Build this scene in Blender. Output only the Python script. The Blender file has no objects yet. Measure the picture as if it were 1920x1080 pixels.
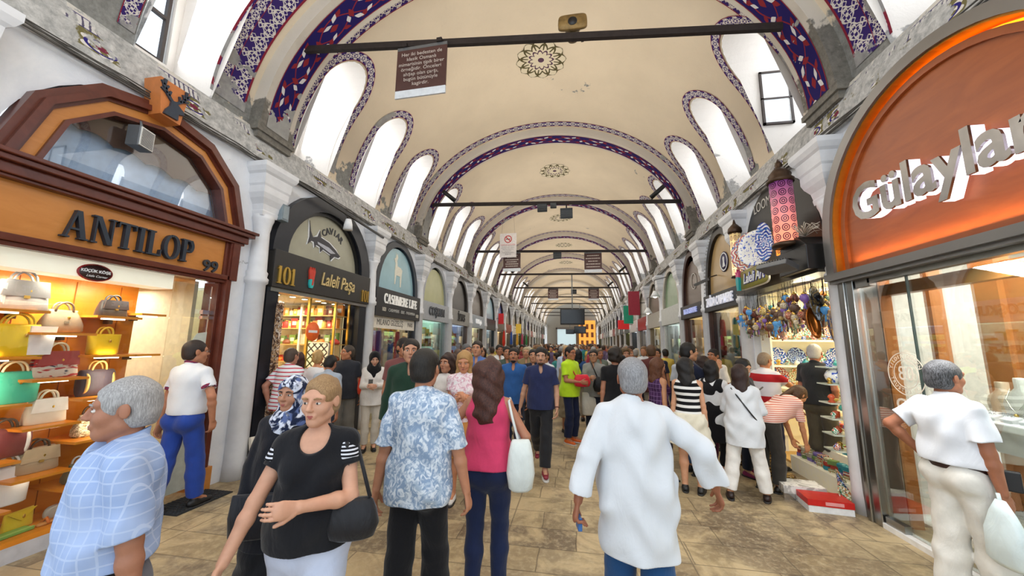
import bpy, bmesh, math, random
import numpy as np
from mathutils import Vector, Matrix
PI = math.pi
random.seed(7)
SC = bpy.context.scene
COL = SC.collection

# ------------------------------------------------------------------ camera
FPX = 685.0
def set_camera():
    vp = Vector((1080 - 960, 645 - 540, FPX)).normalized()       # the street's direction, camera axes (x right, y down, z ahead)
    up = Vector((1010 - 960, -3970 - 540, FPX)); up = (up - vp * up.dot(vp)).normalized()
    rt = up.cross(vp)
    if rt.x < 0: rt = -rt
    M = Matrix((rt, vp, up))                                     # world = M @ camera
    cam = bpy.data.cameras.new('camera'); co = bpy.data.objects.new('camera', cam); COL.objects.link(co)
    cam.sensor_width = 36.0; cam.lens = FPX / 1920 * 36.0
    cam.clip_start = 0.05; cam.clip_end = 400
    xc = M @ Vector((1, 0, 0)); yc = M @ Vector((0, -1, 0)); zc = M @ Vector((0, 0, -1))
    R = Matrix((xc, yc, zc)).transposed().to_4x4()
    co.matrix_world = Matrix.Translation((0, 0, 1.82)) @ R
    SC.camera = co
    return M
CAMM = set_camera()

# ------------------------------------------------------------------ sky, exposure
world = bpy.data.worlds.new('sky'); SC.world = world; world.use_nodes = True
wn = world.node_tree.nodes; wl = world.node_tree.links
bgn = wn['Background']; bgn.inputs['Color'].default_value = (0.80, 0.90, 1.0, 1); bgn.inputs['Strength'].default_value = 2.2
vs = SC.view_settings
vs.view_transform = 'Standard'; vs.look = 'None'; vs.gamma = 1; vs.use_curve_mapping = False; vs.exposure = -0.24
SC.cycles.max_bounces = 6; SC.cycles.diffuse_bounces = 3; SC.cycles.glossy_bounces = 2
SC.cycles.transmission_bounces = 4; SC.cycles.transparent_max_bounces = 8
SC.cycles.use_denoising = True; SC.cycles.caustics_reflective = False; SC.cycles.caustics_refractive = False
SC.cycles.sample_clamp_indirect = 4.0

def area_light(name, loc, direction, sx, sy, power, color=(1, 1, 1), spread=PI):
    l = bpy.data.lights.new(name, 'AREA'); l.shape = 'RECTANGLE'; l.size = sx; l.size_y = sy
    l.energy = power; l.color = color; l.spread = spread
    o = bpy.data.objects.new(name, l); COL.objects.link(o)
    o.location = loc; o.rotation_euler = Vector(direction).to_track_quat('-Z', 'Y').to_euler()
    return o

# the hall, in metres: x across (camera at 0), y along, z up
XC = -0.70; WL = -4.60; WR = 3.20
SKEW = 0.05                                                     # the hall's cross lines run slightly askew
def sk(x): return SKEW * (x - XC)
VA, VB, VZ = 4.10, 3.35, 4.95                                   # vault half width, rise, springing height
RIBS = [-1.5, 4.5, 10.25, 15.6, 20.9, 26.2, 31.5, 36.8, 42.1, 47.4, 52.7, 58.0]
RIBW = 0.62
YEND = 61.0
YBEG = -1.2

# daylight: the tall windows high on both sides and the open hall behind the viewer, with added fill under the vault
for i in range(len(RIBS) - 1):
    a, b = RIBS[i] + RIBW, RIBS[i + 1]
    big = i < 4
    for s, X in ((-1, WL - 0.75), (1, WR + 0.95)):
        y = (a + b) / 2
        area_light('daylight', (X, y + sk(X), 6.3), (-s, 0, -0.15), (b - a) * 0.85, 1.3, 150 if s > 0 else 110, (0.93, 0.96, 1.0))
    area_light('hall_fill', (XC, (a + b) / 2, 5.75), (0, 0, -1), 5.0, 4.2, 90, (1.0, 0.94, 0.84))  # added pair of unseen fill lights; no such lamps hang in the hall
    area_light('hall_fill', (XC, (a + b) / 2, 5.70), (0, 0, 1), 4.5, 4.0, 60, (1.0, 0.93, 0.82))

# ------------------------------------------------------------------ object helpers
def setp(o, label=None, cat=None, group=None, kind=None):
    if label: o['label'] = label
    if cat: o['category'] = cat
    if group: o['group'] = group
    if kind: o['kind'] = kind
    return o
def thing(name, label, cat, loc=(0, 0, 0), rz=0.0, group=None, scale=1.0):
    o = bpy.data.objects.new(name, None); COL.objects.link(o); o.empty_display_size = 0.1
    o.location = loc; o.rotation_euler = (0, 0, rz)
    if scale != 1.0: o.scale = (scale, scale, scale)
    return setp(o, label, cat, group)
def copy_tree(o, parent=None):
    c = o.copy(); COL.objects.link(c)
    if parent is not None: c.parent = parent
    for ch in o.children: copy_tree(ch, c)
    return c
def link_mesh(name, me, parent=None, loc=None):
    o = bpy.data.objects.new(name, me); COL.objects.link(o)
    if parent is not None: o.parent = parent
    if loc is not None: o.location = loc
    return o

class MB:
    """collects faces; build() links them as one mesh object"""
    def __init__(s): s.v = []; s.f = []; s.m = []; s.sm = []; s.uv = []; s.M = None; s.mi = 0; s.hasuv = False
    def add(s, vs_, fs, smooth=False, uvs=None):
        b = len(s.v)
        if s.M is not None: vs_ = [tuple(s.M @ Vector(p)) for p in vs_]
        s.v.extend(vs_)
        for k, f in enumerate(fs):
            s.f.append([b + i for i in f]); s.m.append(s.mi); s.sm.append(smooth)
            s.uv.append(uvs[k] if uvs else None)
        if uvs: s.hasuv = True
        return s
    def box(s, c, d, rz=0.0, rx=0.0, ry=0.0, taper=1.0):
        x, y, z = d[0] / 2, d[1] / 2, d[2] / 2
        P = [(-x, -y, -z), (x, -y, -z), (x, y, -z), (-x, y, -z), (-x * taper, -y * taper, z), (x * taper, -y * taper, z), (x * taper, y * taper, z), (-x * taper, y * taper, z)]
        if rz or rx or ry:
            R = Matrix.Rotation(rz, 3, 'Z') @ Matrix.Rotation(ry, 3, 'Y') @ Matrix.Rotation(rx, 3, 'X')
            P = [tuple(R @ Vector(p)) for p in P]
        P = [(p[0] + c[0], p[1] + c[1], p[2] + c[2]) for p in P]
        return s.add(P, [(0, 3, 2, 1), (4, 5, 6, 7), (0, 1, 5, 4), (1, 2, 6, 5), (2, 3, 7, 6), (3, 0, 4, 7)])
    def bx(s, x0, x1, y0, y1, z0, z1): return s.box(((x0 + x1) / 2, (y0 + y1) / 2, (z0 + z1) / 2), (x1 - x0, y1 - y0, z1 - z0))
    def prism(s, pts, y0, y1, axis='y', smooth=False):
        """polygon pts (a,b) extruded along an axis: 'y' -> (a, y, b); 'z' -> (a, b, z); 'x' -> (x, a, b)"""
        n = len(pts)
        if axis == 'y': A = [(p[0], y0, p[1]) for p in pts]; B = [(p[0], y1, p[1]) for p in pts]
        elif axis == 'z': A = [(p[0], p[1], y0) for p in pts]; B = [(p[0], p[1], y1) for p in pts]
        else: A = [(y0, p[0], p[1]) for p in pts]; B = [(y1, p[0], p[1]) for p in pts]
        s.add(A + B, [tuple(range(n)), tuple(range(2 * n - 1, n - 1, -1))])
        s.add(A + B, [(i, n + i, n + (i + 1) % n, (i + 1) % n) for i in range(n)], smooth)
        return s
    def ring(s, outer, inner, y0, y1, closed=False):
        """flat band between two point lists (x,z), extruded in y (front y0, back y1)"""
        n = len(outer)
        V = [(p[0], y0, p[1]) for p in outer] + [(p[0], y0, p[1]) for p in inner] + [(p[0], y1, p[1]) for p in outer] + [(p[0], y1, p[1]) for p in inner]
        F = []
        for i in range(n if closed else n - 1):
            j = (i + 1) % n
            F += [(i, j, n + j, n + i), (2 * n + i, 3 * n + i, 3 * n + j, 2 * n + j), (i, 2 * n + i, 2 * n + j, j), (n + i, n + j, 3 * n + j, 3 * n + i)]
        if not closed: F += [(0, n, 3 * n, 2 * n), (n - 1, 3 * n - 1, 4 * n - 1, 2 * n - 1)]
        return s.add(V, F)
    def lathe(s, prof, c=(0, 0, 0), seg=16, smooth=True, a0=0.0, a1=2 * PI, sx=1.0, sy=1.0):
        full = abs(a1 - a0 - 2 * PI) < 1e-6
        n = seg if full else seg + 1
        V = []
        for r, z in prof:
            for k in range(n):
                a = a0 + (a1 - a0) * k / seg
                V.append((c[0] + r * sx * math.cos(a), c[1] + r * sy * math.sin(a), c[2] + z))
        F = []
        for i in range(len(prof) - 1):
            for k in range(seg):
                k2 = (k + 1) % n
                F.append((i * n + k, i * n + k2, (i + 1) * n + k2, (i + 1) * n + k))
        if prof[0][0] > 1e-5: F.append(tuple(reversed(range(n))))
        if prof[-1][0] > 1e-5: F.append(tuple((len(prof) - 1) * n + k for k in range(n)))
        return s.add(V, F, smooth)
    def tube(s, pts, r, seg=8, closed=False, smooth=True):
        pts = [Vector(p) for p in pts]; n = len(pts); V = []; F = []
        rr = r if hasattr(r, '__len__') else [r] * n
        prev = None
        for i, p in enumerate(pts):
            if closed: t = pts[(i + 1) % n] - pts[i - 1]
            else: t = pts[min(i + 1, n - 1)] - pts[max(i - 1, 0)]
            if t.length < 1e-9: t = Vector((0, 0, 1))
            t.normalize()
            if prev is None:
                u = t.orthogonal().normalized()
            else:
                u = prev - t * prev.dot(t)
                u = u.normalized() if u.length > 1e-6 else t.orthogonal().normalized()
            prev = u; w = t.cross(u)
            for k in range(seg):
                a = 2 * PI * k / seg
                V.append(tuple(p + (u * math.cos(a) + w * math.sin(a)) * rr[i]))
        for i in range(n if closed else n - 1):
            j = (i + 1) % n
            for k in range(seg): F.append((i * seg + k, i * seg + (k + 1) % seg, j * seg + (k + 1) % seg, j * seg + k))
        if not closed: F += [tuple(reversed(range(seg))), tuple((n - 1) * seg + k for k in range(seg))]
        return s.add(V, F, smooth)
    def ball(s, c, r, seg=12, rings=8):
        rx, ry, rz = r if hasattr(r, '__len__') else (r, r, r)
        prof = [(math.sin(PI * i / rings), -math.cos(PI * i / rings)) for i in range(rings + 1)]
        V = []; F = []
        for a, b in prof:
            for k in range(seg):
                t = 2 * PI * k / seg; V.append((c[0] + rx * a * math.cos(t), c[1] + ry * a * math.sin(t), c[2] + rz * b))
        for i in range(rings):
            for k in range(seg): F.append((i * seg + k, i * seg + (k + 1) % seg, (i + 1) * seg + (k + 1) % seg, (i + 1) * seg + k))
        return s.add(V, F, True)
    def mesh(s, name, mats):
        me = bpy.data.meshes.new(name); me.from_pydata(s.v, [], s.f)
        for m in (mats if isinstance(mats, (list, tuple)) else [mats]): me.materials.append(m)
        me.polygons.foreach_set('material_index', s.m); me.polygons.foreach_set('use_smooth', s.sm)
        if s.hasuv:
            uvl = me.uv_layers.new(name='UVMap'); flat = []
            for f, u in zip(s.f, s.uv):
                for k in range(len(f)): flat.extend(u[k] if u else (0, 0))
            uvl.data.foreach_set('uv', flat)
        me.update(); return me
    def build(s, name, mats, parent=None, loc=None, bevel=0.0):
        o = link_mesh(name, s.mesh(name, mats), parent, loc)
        if bevel:
            b = o.modifiers.new('bevel', 'BEVEL'); b.width = bevel; b.segments = 2; b.limit_method = 'ANGLE'; b.angle_limit = 0.7
        return o

def arch_pts(w, h_spring, r=None, n=24, cx=0.0, rise=None):
    """an arch outline from the left foot over the top to the right foot, in (x, z)"""
    r = w / 2; rise = r if rise is None else rise
    return [(cx - r * math.cos(PI * k / n), h_spring + rise * math.sin(PI * k / n)) for k in range(n + 1)]

# wall frames: shop fronts are built as seen from the front (x right, y into the wall, z up)
class Frame:
    def __init__(s, side, y):
        s.side = side; s.y = y
        s.x = WL if side == 'L' else WR
        s.rz = PI / 2 if side == 'L' else -PI / 2
        s.loc = (s.x, y, 0)
    def pt(s, x, y, z):
        return (s.x - y, s.y + x, z) if s.side == 'L' else (s.x + y, s.y - x, z)

# text: built-in font turned into meshes
_TC = {}
def text_mesh(txt, size, ext=0.0, shear=0.0, offset=0.0, align='CENTER', mat=None, sp=1.0, sx=1.0, bev=0.0):
    key = (txt, size, ext, shear, offset, align, mat.name if mat else '', sp, sx)
    if key in _TC: return _TC[key]
    cu = bpy.data.curves.new('lettering', 'FONT'); cu.body = txt; cu.size = size; cu.extrude = ext; cu.shear = shear
    cu.offset = offset; cu.align_x = align; cu.align_y = 'CENTER'; cu.space_character = sp; cu.resolution_u = 3; cu.bevel_depth = bev
    o = bpy.data.objects.new('lettering', cu); COL.objects.link(o)
    dg = bpy.context.evaluated_depsgraph_get(); dg.update()
    me = bpy.data.meshes.new_from_object(o.evaluated_get(dg))
    bpy.data.objects.remove(o); bpy.data.curves.remove(cu)
    me.transform(Matrix.Scale(sx, 4, (1, 0, 0)) if sx != 1 else Matrix())
    me.transform(Matrix.Rotation(PI / 2, 4, 'X'))                # stands upright, faces -y
    me.materials.clear()
    if mat: me.materials.append(mat)
    me.name = 'lettering'
    _TC[key] = me
    return me
def put_text(txt, size, parent, loc, mat, name='lettering', ext=0.004, **k):
    return link_mesh(name, text_mesh(txt, size, ext, mat=mat, **k), parent, loc)
# ------------------------------------------------------------------ materials
_M = {}
class NT:
    """small node-tree writer"""
    def __init__(s, name):
        s.m = bpy.data.materials.new(name); s.m.use_nodes = True; s.t = s.m.node_tree; s.n = s.t.nodes; s.l = s.t.links
        s.b = s.n['Principled BSDF']; s.out = s.n['Material Output']
    def node(s, typ, **kw):
        n = s.n.new(typ)
        for k, v in kw.items(): setattr(n, k, v)
        return n
    def put(s, sock, v):
        if isinstance(v, bpy.types.NodeSocket): s.l.new(v, sock)
        elif isinstance(v, (tuple, list)) and len(v) == 3 and sock.type == 'RGBA': sock.default_value = (*v, 1)
        else: sock.default_value = v
    def math(s, op, a, b=None, c=None, clamp=False):
        n = s.node('ShaderNodeMath', operation=op); n.use_clamp = clamp; s.put(n.inputs[0], a)
        if b is not None: s.put(n.inputs[1], b)
        if c is not None: s.put(n.inputs[2], c)
        return n.outputs[0]
    def mix(s, f, a, b):
        n = s.node('ShaderNodeMix', data_type='RGBA'); s.put(n.inputs['Factor'], f); s.put(n.inputs[6], a); s.put(n.inputs[7], b); return n.outputs[2]
    def noise(s, vec, scale, detail=3, rough=0.55, dist=0.0):
        n = s.node('ShaderNodeTexNoise'); 
        if vec is not None: s.put(n.inputs['Vector'], vec)
        n.inputs['Scale'].default_value = scale; n.inputs['Detail'].default_value = detail; n.inputs['Roughness'].default_value = rough; n.inputs['Distortion'].default_value = dist
        return n.outputs[0]
    def ramp(s, f, lo, hi): 
        n = s.node('ShaderNodeMapRange'); s.put(n.inputs[0], f); n.inputs[1].default_value = lo; n.inputs[2].default_value = hi; n.inputs[3].default_value = 0; n.inputs[4].default_value = 1; return n.outputs[0]
    def pos(s): return s.node('ShaderNodeNewGeometry').outputs['Position']
    def obj(s): return s.node('ShaderNodeTexCoord').outputs['Object']
    def uv(s): return s.node('ShaderNodeUVMap').outputs[0]
    def xyz(s, v):
        n = s.node('ShaderNodeSeparateXYZ'); s.put(n.inputs[0], v); return n.outputs
    def vec(s, x, y, z=0.0):
        n = s.node('ShaderNodeCombineXYZ'); s.put(n.inputs[0], x); s.put(n.inputs[1], y); s.put(n.inputs[2], z); return n.outputs[0]
    def mapping(s, v, scale=(1, 1, 1), loc=(0, 0, 0), rot=(0, 0, 0)):
        n = s.node('ShaderNodeMapping'); s.put(n.inputs[0], v); n.inputs['Scale'].default_value = scale; n.inputs['Location'].default_value = loc; n.inputs['Rotation'].default_value = rot; return n.outputs[0]
    def bump(s, h, dist=0.01, strength=0.5):
        n = s.node('ShaderNodeBump'); s.put(n.inputs['Height'], h); n.inputs['Distance'].default_value = dist; n.inputs['Strength'].default_value = strength
        s.l.new(n.outputs[0], s.b.inputs['Normal'])
    def base(s, c, rough=0.6, metal=0.0, spec=None):
        s.put(s.b.inputs['Base Color'], c); s.put(s.b.inputs['Roughness'], rough); s.b.inputs['Metallic'].default_value = metal
        if spec is not None: s.b.inputs['Specular IOR Level'].default_value = spec
        return s.m

def lin(c):
    """'#rrggbb' or 0-255 triple -> linear"""
    if isinstance(c, str): c = tuple(int(c[i:i + 2], 16) for i in (1, 3, 5))
    return tuple((v / 255 / 12.92) if v / 255 <= 0.04045 else ((v / 255 + 0.055) / 1.055) ** 2.4 for v in c)

def M(c, rough=0.6, metal=0.0, var=0.08, scale=14.0, name='paint', emit=0.0, ecol=None, bump=0.0, spec=None):
    """plain coloured material with a little procedural unevenness"""
    key = (str(c), rough, metal, var, scale, name, emit, str(ecol), bump)
    if key in _M: return _M[key]
    t = NT(name); col = lin(c)
    n = t.noise(t.obj(), scale, 3)
    f = t.ramp(n, 0.3, 0.7)
    lo = tuple(x * (1 - var) for x in col); hi = tuple(min(1, x * (1 + var)) for x in col)
    t.base(t.mix(f, lo, hi), rough, metal, spec)
    if emit:
        t.put(t.b.inputs['Emission Color'], lin(ecol) if ecol else col); t.b.inputs['Emission Strength'].default_value = emit
    if bump: t.bump(t.noise(t.obj(), scale * 3, 4), 0.01, bump)
    _M[key] = t.m
    return t.m

def M_glass(tint=(0.95, 0.98, 0.97), refl=0.12, name='clear_glass', rough=0.0, minr=0.03):
    key = ('glass', tint, refl, name)
    if key in _M: return _M[key]
    t = NT(name)
    tr = t.node('ShaderNodeBsdfTransparent'); tr.inputs[0].default_value = (*tint, 1)
    gl = t.node('ShaderNodeBsdfGlossy'); gl.inputs['Roughness'].default_value = rough; gl.inputs[0].default_value = (1, 1, 1, 1)
    fr = t.node('ShaderNodeFresnel'); fr.inputs[0].default_value = 1.45
    f = t.math('MULTIPLY_ADD', fr.outputs[0], refl * 5, minr, clamp=True)
    mx = t.node('ShaderNodeMixShader'); t.l.new(f, mx.inputs[0]); t.l.new(tr.outputs[0], mx.inputs[1]); t.l.new(gl.outputs[0], mx.inputs[2])
    t.l.new(mx.outputs[0], t.out.inputs[0]); t.n.remove(t.b)
    _M[key] = t.m; return t.m

def M_plaster(name, base, grey='#8f8f8b', zlo=4.6, zhi=6.0, amt=1.0, wht=None):
    """old lime plaster; grey cement patches with a shape of their own, mostly low on the vault"""
    t = NT(name); p = t.pos(); z = t.xyz(p)[2]
    big = t.noise(p, 0.55, 5, 0.6, 0.4)
    mid = t.noise(p, 3.2, 6, 0.62, 0.3)
    fine = t.noise(p, 14, 5, 0.7)
    hz = t.ramp(z, zhi, zlo)
    e = t.math('ADD', t.math('MULTIPLY', hz, 0.30 * amt), t.math('MULTIPLY_ADD', mid, 0.35, t.math('MULTIPLY', big, 0.65)))
    mask = t.ramp(e, 0.635, 0.655)
    tone = t.ramp(t.noise(p, 0.9, 4), 0.3, 0.7)
    b = lin(base)
    c1 = t.mix(tone, tuple(x * 0.93 for x in b), tuple(min(1, x * 1.04) for x in b))
    c1 = t.mix(t.ramp(fine, 0.62, 0.8), c1, tuple(x * 0.86 for x in b))
    g = lin(grey)
    c2 = t.mix(t.ramp(fine, 0.3, 0.7), tuple(x * 0.72 for x in g), tuple(min(1, x * 1.35) for x in g))
    t.base(t.mix(mask, c1, c2), 0.9, 0, 0.2)
    t.bump(t.math('MULTIPLY_ADD', mask, -0.5, fine), 0.01, 0.5)
    return t.m

def M_wall():
    t = NT('limewashed_wall'); p = t.pos()
    mid = t.noise(p, 2.0, 6, 0.65, 0.5); fine = t.noise(p, 9, 5, 0.7, 0.3)
    c = t.mix(t.ramp(mid, 0.35, 0.65), lin('#e3e8f0'), lin('#f3f6fb'))
    m = t.ramp(t.math('MULTIPLY_ADD', fine, 0.4, t.math('MULTIPLY', t.noise(p, 1.1, 5, 0.6, 0.6), 0.6)), 0.60, 0.63)
    c = t.mix(m, c, t.mix(t.ramp(fine, 0.3, 0.7), lin('#80858a'), lin('#b9bec4')))
    t.base(c, 0.75); t.bump(t.math('MULTIPLY_ADD', m, -0.6, fine), 0.01, 0.6); return t.m

def M_floor():
    """worn limestone slabs in courses of unequal length"""
    t = NT('stone_slab_floor'); p = t.pos(); x, y, z = t.xyz(p)
    yy = t.math('DIVIDE', y, 0.36)
    row = t.math('FLOOR', yy)
    strip = t.math('FLOOR', t.math('DIVIDE', t.math('ADD', x, 10.4), 1.62))
    wn_ = t.node('ShaderNodeTexWhiteNoise', noise_dimensions='2D'); t.put(wn_.inputs['Vector'], t.vec(row, strip))
    off = wn_.outputs[0]
    xx = t.math('ADD', t.math('DIVIDE', x, 0.81), t.math('MULTIPLY', off, 0.9))
    colm = t.math('FLOOR', xx)
    w2 = t.node('ShaderNodeTexWhiteNoise', noise_dimensions='2D'); t.put(w2.inputs['Vector'], t.vec(row, colm))
    def edge(v, w): 
        f = t.math('FRACT', v); d = t.math('MINIMUM', f, t.math('SUBTRACT', 1.0, f)); return t.ramp(d, w, 0.0)
    wob = t.math('MULTIPLY', t.math('SUBTRACT', t.noise(p, 5, 3), 0.5), 0.03)
    g = t.math('MAXIMUM', edge(t.math('ADD', yy, wob), 0.022), edge(t.math('ADD', xx, wob), 0.010))
    g = t.math('MAXIMUM', g, edge(t.math('DIVIDE', t.math('ADD', x, 10.4), 1.62), 0.006))
    cr = t.node('ShaderNodeTexVoronoi', feature='DISTANCE_TO_EDGE'); t.put(cr.inputs['Vector'], p); cr.inputs['Scale'].default_value = 0.9
    nz = t.noise(p, 2.2, 6, 0.65, 0.6); fine = t.noise(p, 18, 6, 0.7)
    ra = t.node('ShaderNodeValToRGB'); t.l.new(w2.outputs[0], ra.inputs[0])
    els = ra.color_ramp.elements; els[0].position = 0.0; els[0].color = (*lin('#6f5f4a'), 1); els[1].position = 1.0; els[1].color = (*lin('#bda680'), 1)
    for q, h in ((0.25, '#8f7f66'), (0.5, '#a8946f'), (0.75, '#857459')):
        e = els.new(q); e.color = (*lin(h), 1)
    c = t.mix(t.ramp(nz, 0.44, 0.60), ra.outputs[0], lin('#c2ad86'))
    c = t.mix(t.math('MULTIPLY', t.ramp(t.noise(p, 0.8, 6, 0.7, 0.8), 0.50, 0.60), 0.65), c, lin('#675744'))
    c = t.mix(t.math('MULTIPLY', t.ramp(fine, 0.48, 0.70), 0.55), c, lin('#cdbd9c'))
    c = t.mix(t.math('MULTIPLY', g, 0.8), c, lin('#5d5140'))
    t.base(c, t.math('MULTIPLY_ADD', fine, 0.3, 0.30), 0, 0.45)
    t.bump(t.math('SUBTRACT', t.math('MULTIPLY', fine, 0.5), g), 0.006, 0.5)
    return t.m

def M_lattice(name='painted_lattice_band', bg='#3d2b6e', line='#e4ddd6', edge='#8c2a3c', u=1.0, rows=1.0):
    """flower lattice in white on violet between crimson edges; uv: u in units of the band's width, v across 0..1"""
    t = NT(name); U, V, _ = t.xyz(t.uv())
    Vr = t.math('MULTIPLY', V, rows)
    fu = t.math('SUBTRACT', t.math('FRACT', t.math('MULTIPLY', U, u)), 0.5); fv = t.math('SUBTRACT', t.math('FRACT', Vr), 0.5)
    r = t.math('SQRT', t.math('ADD', t.math('MULTIPLY', fu, fu), t.math('MULTIPLY', fv, fv)))
    a = t.math('ARCTAN2', fv, fu)
    pet = t.math('MULTIPLY_ADD', t.math('ABSOLUTE', t.math('COSINE', t.math('MULTIPLY', a, 2.0))), 0.20, 0.12)     # four petals
    fl = t.math('COMPARE', r, pet, 0.045)
    fl2 = t.math('LESS_THAN', r, 0.10)
    wv = t.math('MULTIPLY', t.math('SINE', t.math('MULTIPLY', fu, 2 * PI * 3)), 0.03)
    d1 = t.math('COMPARE', t.math('ADD', t.math('ABSOLUTE', fu), t.math('ABSOLUTE', fv)), t.math('ADD', 0.47, wv), 0.05)
    d2 = t.math('COMPARE', t.math('ABSOLUTE', t.math('SUBTRACT', t.math('ABSOLUTE', fu), t.math('ABSOLUTE', fv))), t.math('ADD', 0.24, wv), 0.028)
    w = t.math('MAXIMUM', t.math('MAXIMUM', fl, fl2), t.math('MAXIMUM', d1, d2))
    c = t.mix(w, lin(bg), lin(line))
    e = t.math('GREATER_THAN', t.math('ABSOLUTE', t.math('SUBTRACT', V, 0.5)), 0.44)
    c = t.mix(e, c, lin(edge))
    p = t.pos()
    wear = t.math('MULTIPLY', t.ramp(t.math('MULTIPLY_ADD', t.ramp(t.xyz(p)[2], 6.3, 5.0), 0.16, t.noise(p, 1.5, 5, 0.6, 0.4)), 0.62, 0.64), 1.0)
    c = t.mix(wear, c, t.mix(t.noise(p, 9, 4), lin('#77767a'), lin('#c2c0bb')))
    t.base(c, 0.85, 0, 0.2); return t.m

def M_ribband():
    """deep blue band with crimson leaves and scattered white ones"""
    t = NT('painted_rib_band'); U, V, _ = t.xyz(t.uv()); uv = t.uv()
    c = lin('#241a5e')
    # crimson scrolls
    d = t.math('ABSOLUTE', t.math('SUBTRACT', t.math('MULTIPLY_ADD', t.math('SINE', t.math('MULTIPLY', U, PI)), 0.30, 0.5), V))
    d_ = t.math('ABSOLUTE', t.math('SUBTRACT', t.math('MULTIPLY_ADD', t.math('SINE', t.math('MULTIPLY', U, PI)), -0.30, 0.5), V))
    lines = t.math('LESS_THAN', t.math('MINIMUM', d, d_), 0.022)
    def leaf(ou, ov, su, sv, rot):
        m = t.mapping(uv, (1, 1, 1), (0, 0, 0))
        fu = t.math('SUBTRACT', t.math('FRACT', t.math('ADD', U, ou)), 0.5); fv = t.math('SUBTRACT', V, ov)
        ca, sa = math.cos(rot), math.sin(rot)
        a = t.math('ADD', t.math('MULTIPLY', fu, ca), t.math('MULTIPLY', fv, sa)); b = t.math('SUBTRACT', t.math('MULTIPLY', fv, ca), t.math('MULTIPLY', fu, sa))
        a2 = t.math('POWER', t.math('ABSOLUTE', t.math('DIVIDE', a, su)), 1.3); b2 = t.math('ABSOLUTE', t.math('DIVIDE', b, sv))
        return t.math('LESS_THAN', t.math('ADD', a2, b2), 1.0)
    red = lines
    for L in ((0.0, 0.5, 0.13, 0.10, 0.0), (0.5, 0.5, 0.07, 0.16, 0.0), (0.25, 0.20, 0.13, 0.07, 0.7), (0.75, 0.80, 0.13, 0.07, 0.7), (0.25, 0.80, 0.12, 0.06, -0.6), (0.75, 0.2, 0.12, 0.06, -0.6)): red = t.math('MAXIMUM', red, leaf(*L))
    wh = leaf(0.12, 0.24, 0.13, 0.065, 0.9)
    for L in ((0.62, 0.76, 0.14, 0.065, -0.8), (0.88, 0.34, 0.13, 0.06, -0.2), (0.38, 0.62, 0.12, 0.06, 1.4), (0.9, 0.75, 0.11, 0.055, 0.6)): wh = t.math('MAXIMUM', wh, leaf(*L))
    c = t.mix(red, c, lin('#8e2a31')); c = t.mix(wh, c, lin('#e3dfdc'))
    e = t.math('GREATER_THAN', t.math('ABSOLUTE', t.math('SUBTRACT', V, 0.5)), 0.47); c = t.mix(e, c, lin('#8e2a31'))
    p = t.pos()
    wear = t.ramp(t.math('MULTIPLY_ADD', t.ramp(t.xyz(p)[2], 6.4, 5.0), 0.17, t.noise(p, 1.1, 5, 0.6, 0.4)), 0.655, 0.66)
    c = t.mix(wear, c, t.mix(t.noise(p, 9, 4), lin('#8b8b88'), lin('#bdbbb6')))
    t.base(c, 0.8, 0, 0.2); return t.m

def M_wood(base, dark, name='wood', scale=(2, 2, 14), rough=0.35, axis=2):
    key = ('wood', base, dark, name, scale, rough)
    if key in _M: return _M[key]
    t = NT(name); o = t.obj()
    n = t.noise(t.mapping(o, scale), 1.5, 5, 0.6, 1.2); n2 = t.noise(o, 1.2, 3)
    c = t.mix(t.ramp(n, 0.3, 0.7), lin(base), lin(dark)); c = t.mix(t.math('MULTIPLY', n2, 0.35), c, lin(base))
    t.base(c, rough, 0, 0.5); _M[key] = t.m; return t.m

def M_stripes(name, a, b, freq, axis=2, duty=0.5, rough=0.85, c2=None):
    key = ('str', name, a, b, freq, axis, duty)
    if key in _M: return _M[key]
    t = NT(name); v = t.xyz(t.obj())[axis]
    wob = t.math('MULTIPLY', t.noise(t.obj(), 3, 2), 0.02)
    f = t.math('LESS_THAN', t.math('FRACT', t.math('MULTIPLY', t.math('ADD', v, wob), freq)), duty)
    t.base(t.mix(f, lin(b), lin(a)), rough, 0, 0.2); _M[key] = t.m; return t.m

def M_fabric(c, name='cloth', var=0.10, rough=0.88, wr=0.35, emit=0):
    key = ('fab', str(c), name, var)
    if key in _M: return _M[key]
    t = NT(name); col = lin(c); o = t.obj()
    n = t.noise(o, 6, 4, 0.6, 0.5)
    t.base(t.mix(t.ramp(n, 0.3, 0.7), tuple(x * (1 - var) for x in col), tuple(min(1, x * (1 + var)) for x in col)), rough, 0, 0.25)
    t.b.inputs['Sheen Weight'].default_value = 0.15
    t.bump(t.noise(t.mapping(o, (5, 5, 2.2)), 2.0, 4, 0.55, 1.0), 0.03, wr)
    _M[key] = t.m; return t.m

def M_print(name, cols, scale=22, rough=0.85, thr=(0.45, 0.55), stretch=(1, 1, 1), dist=1.5):
    key = ('print', name, tuple(cols), scale)
    if key in _M: return _M[key]
    t = NT(name); o = t.mapping(t.obj(), stretch)
    n = t.noise(o, scale, 3, 0.5, dist); n2 = t.noise(o, scale * 0.6, 2, 0.5, dist + 1)
    c = t.mix(t.ramp(n, *thr), lin(cols[0]), lin(cols[1]))
    if len(cols) > 2: c = t.mix(t.ramp(n2, thr[1], thr[1] + 0.08), c, lin(cols[2]))
    t.base(c, rough, 0, 0.2); t.bump(t.noise(t.obj(), 9, 3), 0.02, 0.3); _M[key] = t.m; return t.m

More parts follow.
